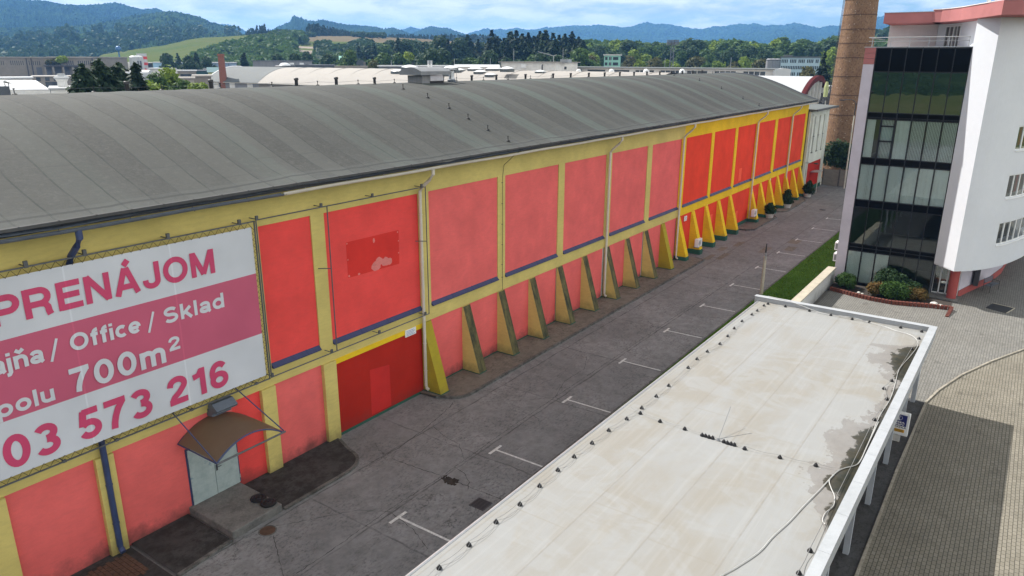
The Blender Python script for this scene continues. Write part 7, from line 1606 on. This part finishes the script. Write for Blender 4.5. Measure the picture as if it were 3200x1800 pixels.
p = at(*b0(1575, 650), 700); t = thing('water_tower', (p.x, p.y, 0), 'far blue ball-shaped water tower on a stalk', 'water tower'); mb = MB(); mb.lathe([(2.2*math.sin(a), -2.2*math.cos(a)) for a in np.linspace(.15, 3.12, 12)], (p.x, p.y, p.z), 18); mb.build('ball', 'tank_blue', t, smooth=True); MB().lathe([(.8, 0), (.55, p.z-2)], (p.x, p.y, 0), 12).build('stalk', 'tank_blue', t)
# middle: houses, sheds, stacks
t, bx, sv, L, zt = far_block('gabled_house', 'tiny white gabled house with a green roof beyond the pale barrel roof', 'house', b2, 268, 402, 850, 330, 'offwhite_wall', 8, 0, 'turquoise', gable=3.2)
t, bx, sv, L, zt = far_block('concrete_block', 'roofless concrete block with empty window holes beyond the barrel roof', 'building', b2, 480, 608, 826, 315, 'grey_render', 8, 0)
for u in (505, 548): s, z = sv(u, 852); bx(s-.7, s+.9, -.06, 0, z-1.8, z+1.4, 'dark_opening', 'hall_dark')
t, bx, sv, L, zt = far_block('sawtooth_shed', 'dark ribbed shed roof left of the tiny white house', 'shed', b2, -460, 190, 875, 300, 'hall_dark', 18, 0, 'hall_dark')
t, bx, sv, L, zt = far_block('low_shed', 'long grey wall below the tiny white house', 'shed', b2, 190, 640, 880, 290, 'grey_render', 10, 0)
t, bx, sv, L, zt = far_block('low_shed', 'dark flat shed beyond the twin white stacks', 'shed', b2, 1120, 1410, 848, 300, 'hall_dark', 14, 0, 'hall_dark')
t, bx, sv, L, zt = far_block('low_shed', 'grey flat shed right of the twin white stacks', 'shed', b2, 1500, 1790, 868, 290, 'hall_dark', 12, 0, 'hall_grey')
t, bx, sv, L, zt = far_block('low_shed', 'pale long flat roof under the twin white stacks', 'shed', b2, 780, 2400, 890, 240, 'hall_dark', 12, 0, 'roof_white')
t, bx, sv, L, zt = far_block('glazed_shed', 'shed with a pale ribbed glass roof left of the white penthouse', 'shed', b2, 1800, 2380, 893, 225, 'offwhite_wall', 12, 0, 'roof_white', gable=.7)
for k, u in enumerate((1445, 1482)): p = at(*b2(u, 885), 215); q = at(*b2(u, 805), 215); t = thing('twin_stack', (p.x, p.y, p.z-3), 'left one of the twin white metal stacks' if k == 0 else 'right one of the twin white metal stacks', 'stack'); MB().tube([(p.x, p.y, 0), (p.x, p.y, q.z-.6)], .27, 10).build('pipe', 'white_trim', t); MB().tube([(p.x, p.y, q.z-.9), (p.x, p.y, q.z)], .33, 10).build('collar', 'galvanised', t)
mast_l = ['thin grey lightning mast left of the white penthouse', 'thin grey mast rising over the left of the white penthouse', 'thin grey mast rising over the right of the white penthouse', 'thin grey mast in front of the turquoise block', 'thin pale mast before the right tree belt', 'thin pale mast by the clerestory', 'thin grey mast by the glazed shed', 'short grey mast left of the dark spire conifer']
for k, (f, u, v0, v1, D) in enumerate(((b2, 1788, 780, 900, 230), (b3, 450, 645, 810, 240), (b3, 1107, 640, 800, 240), (b3, 1738, 740, 900, 260), (b3, 2467, 770, 895, 260), (b6, 1050, 660, 800, 250), (b2, 2268, 775, 880, 240), (b2, 948, 800, 890, 250))):
    p = at(*f(u, v0), D); t = thing('lightning_mast', (p.x, p.y, 0), mast_l[k], 'mast'); MB().tube([(p.x, p.y, 0), (p.x, p.y, p.z)], .14, 6, True, .08).build('pole', 'grey_metal', t); MB().box((p.x-.4, p.y-.4, 0), (p.x+.4, p.y+.4, .3)).build('foot', 'kerb_concrete', t)
p = at(*b3(980, 790), 245); a = at(*b3(980, 745), 245); b_ = at(*b3(770, 688), 245); c_2 = at(*b3(1020, 728), 245)
t = thing('lamp_post', (p.x, p.y, 0), 'slanting pale lamp arm above the white penthouse roof', 'street lamp'); MB().tube([(p.x, p.y, 0), tuple(a)], .16, 6).build('post', 'grey_metal', t); MB().tube([tuple(a), tuple(b_)], .14, 6).build('arm', 'grey_metal', t); MB().tube([tuple(a), tuple(c_2)], .12, 6).build('arm', 'grey_metal', t)
# right: turquoise block, blue office, silos, floodlight mast
t, bx, sv, L, zt = far_block('turquoise_block', 'turquoise four-storey block among the trees', 'building', b3, 1655, 1875, 738, 285, 'turquoise', 12, 0, 'offwhite_wall')
for r in range(4):
    for c in range(4): s = L*(.06+.24*c) if c != 3 else L*.66; bx(s, s+L*(.15 if c != 3 else .2), -.08, 0, zt-1.6-r*1.9, zt-.55-r*1.9, 'window', 'dark_glass')
t, bx, sv, L, zt = far_block('blue_office', 'long pale blue office block with rows of windows', 'building', b6, 1625, 2075, 662, 285, 'office_blue', 14, 0, 'hall_grey')
for r in range(4):
    for c in range(22):
        if c % 5 == 4 and r % 2 == 0: continue
        s = L*(.02+.96*c/22); bx(s, s+L*.026, -.08, 0, zt-1.75-r*2.14, zt-.65-r*2.14, 'window', 'dark_glass')
s0, z1 = sv(1655, 630); s1, _ = sv(1750, 660); bx(s0, s1, 2, 6, zt+.36, z1, 'roof_box', 'hall_grey')
t, bx, sv, L, zt = far_block('low_shed', 'pale low shed in front of the blue office block', 'shed', b6, 1650, 1860, 812, 330, 'offwhite_wall', 10, 0, 'roof_white')
for k in range(3): s = L*(.12+.3*k); bx(s, s+L*.17, -.06, 0, zt-7.5, zt-6, 'window', 'dark_glass')
for k, u in enumerate((1502, 1548, 1592)):
    p = at(*b6(u, 672), 292); t = thing('grain_silo', (p.x, p.y, 0), ['leftmost of three dark grey silos beside the blue office', 'middle of three dark grey silos beside the blue office', 'rightmost of three dark grey silos beside the blue office'][k], 'silo', 'three grey silos'); MB().lathe([(1.45, 0), (1.45, p.z-.4), (1.0, p.z)], (p.x, p.y, 0), 16).build('shaft', 'silo_grey', t, smooth=True); MB().lathe([(1.5, p.z-.7), (1.5, p.z-.5)], (p.x, p.y, 0), 16).build('rim', 'dark_metal', t)
p = at(*b6(380, 470), 292); t = thing('floodlight_mast', (p.x, p.y, 0), 'tall lattice floodlight mast above the trees', 'mast'); mb = MB(); d = rgt.copy(); d.z = 0; d.normalize()
for s in (-1, 1): mb.tube([Vector((p.x, p.y, 0))+d*s*.85, Vector((p.x, p.y, p.z))+d*s*.45], .16, 5)
for k in range(14): z = k*1.6; s = 1 if k % 2 else -1; mb.tube([Vector((p.x, p.y, z))+d*s*.7, Vector((p.x, p.y, z+1.6))-d*s*.65], .08, 4)
mb.build('lattice', 'hall_dark', t); mb = MB(); mb.obox((p.x, p.y, p.z-1.4), (2.2, .4, .16), d); mb.obox((p.x, p.y, p.z+.2), (2.2, .4, .16), d)
for k in range(8): mb.obox(Vector((p.x, p.y, p.z-.6))+d*(-2+k*.57), (.2, .3, .5), d)
mb.build('lamp_rack', 'hall_dark', t)
p = at(*b6(2142, 1020), 135); t = thing('scrap_conveyor', (p.x, p.y, 0), 'dark conveyor scaffolding with a tan hopper beside the chimney', 'machinery')
MB().lathe([(.32, -1.3), (.36, .3), (.18, 1.1)], (p.x, p.y, p.z), 8).build('hopper', 'lime_wall', t)
mb = MB(); q = at(*b6(2075, 1190), 138); r_ = at(*b6(2185, 1080), 142); rng2 = random.Random(5)
mb.tube([tuple(q), tuple(r_)], .35, 5); mb.tube([(q.x, q.y, q.z+1.6), (r_.x, r_.y, r_.z+1.2)], .15, 5)
for k in range(16): a = q.lerp(r_, k/16); mb.tube([(a.x, a.y, a.z+1.5), (a.x+rng2.uniform(-.5, .5), a.y+rng2.uniform(-.8, .8), a.z-rng2.uniform(0, 3))], .10, 4)
mb.tube([(r_.x, r_.y, r_.z), (r_.x, r_.y, 0)], .3, 5); mb.tube([tuple(q), (q.x, q.y, 0)], .3, 5)
mb.build('truss', 'dark_metal', t)
t, bx, sv, L, zt = far_block('low_shed', 'pale flat shed behind the tan hopper', 'shed', b6, 2050, 2260, 1010, 190, 'offwhite_wall', 8, 0, 'roof_white')

# ------------------------------------------------------------------ air
hz = MB().box((-7060, -7060, -1.2), (7060, 7060, 400)).build('haze', plain('haze_air', (1, 1, 1)))
m = MATS['haze_air']; m.node_tree.nodes.clear(); q = G(m.node_tree); vo = q.n('ShaderNodeVolumePrincipled'); ou = q.n('ShaderNodeOutputMaterial'); q.l(vo.outputs[0], ou.inputs['Volume'])
vo.inputs['Color'].default_value = (0.20, 0.47, 0.95, 1); vo.inputs['Density'].default_value = 0.00015; vo.inputs['Anisotropy'].default_value = 0.2
hz['kind'] = 'stuff'; hz['label'] = 'bluish haze over the valley'
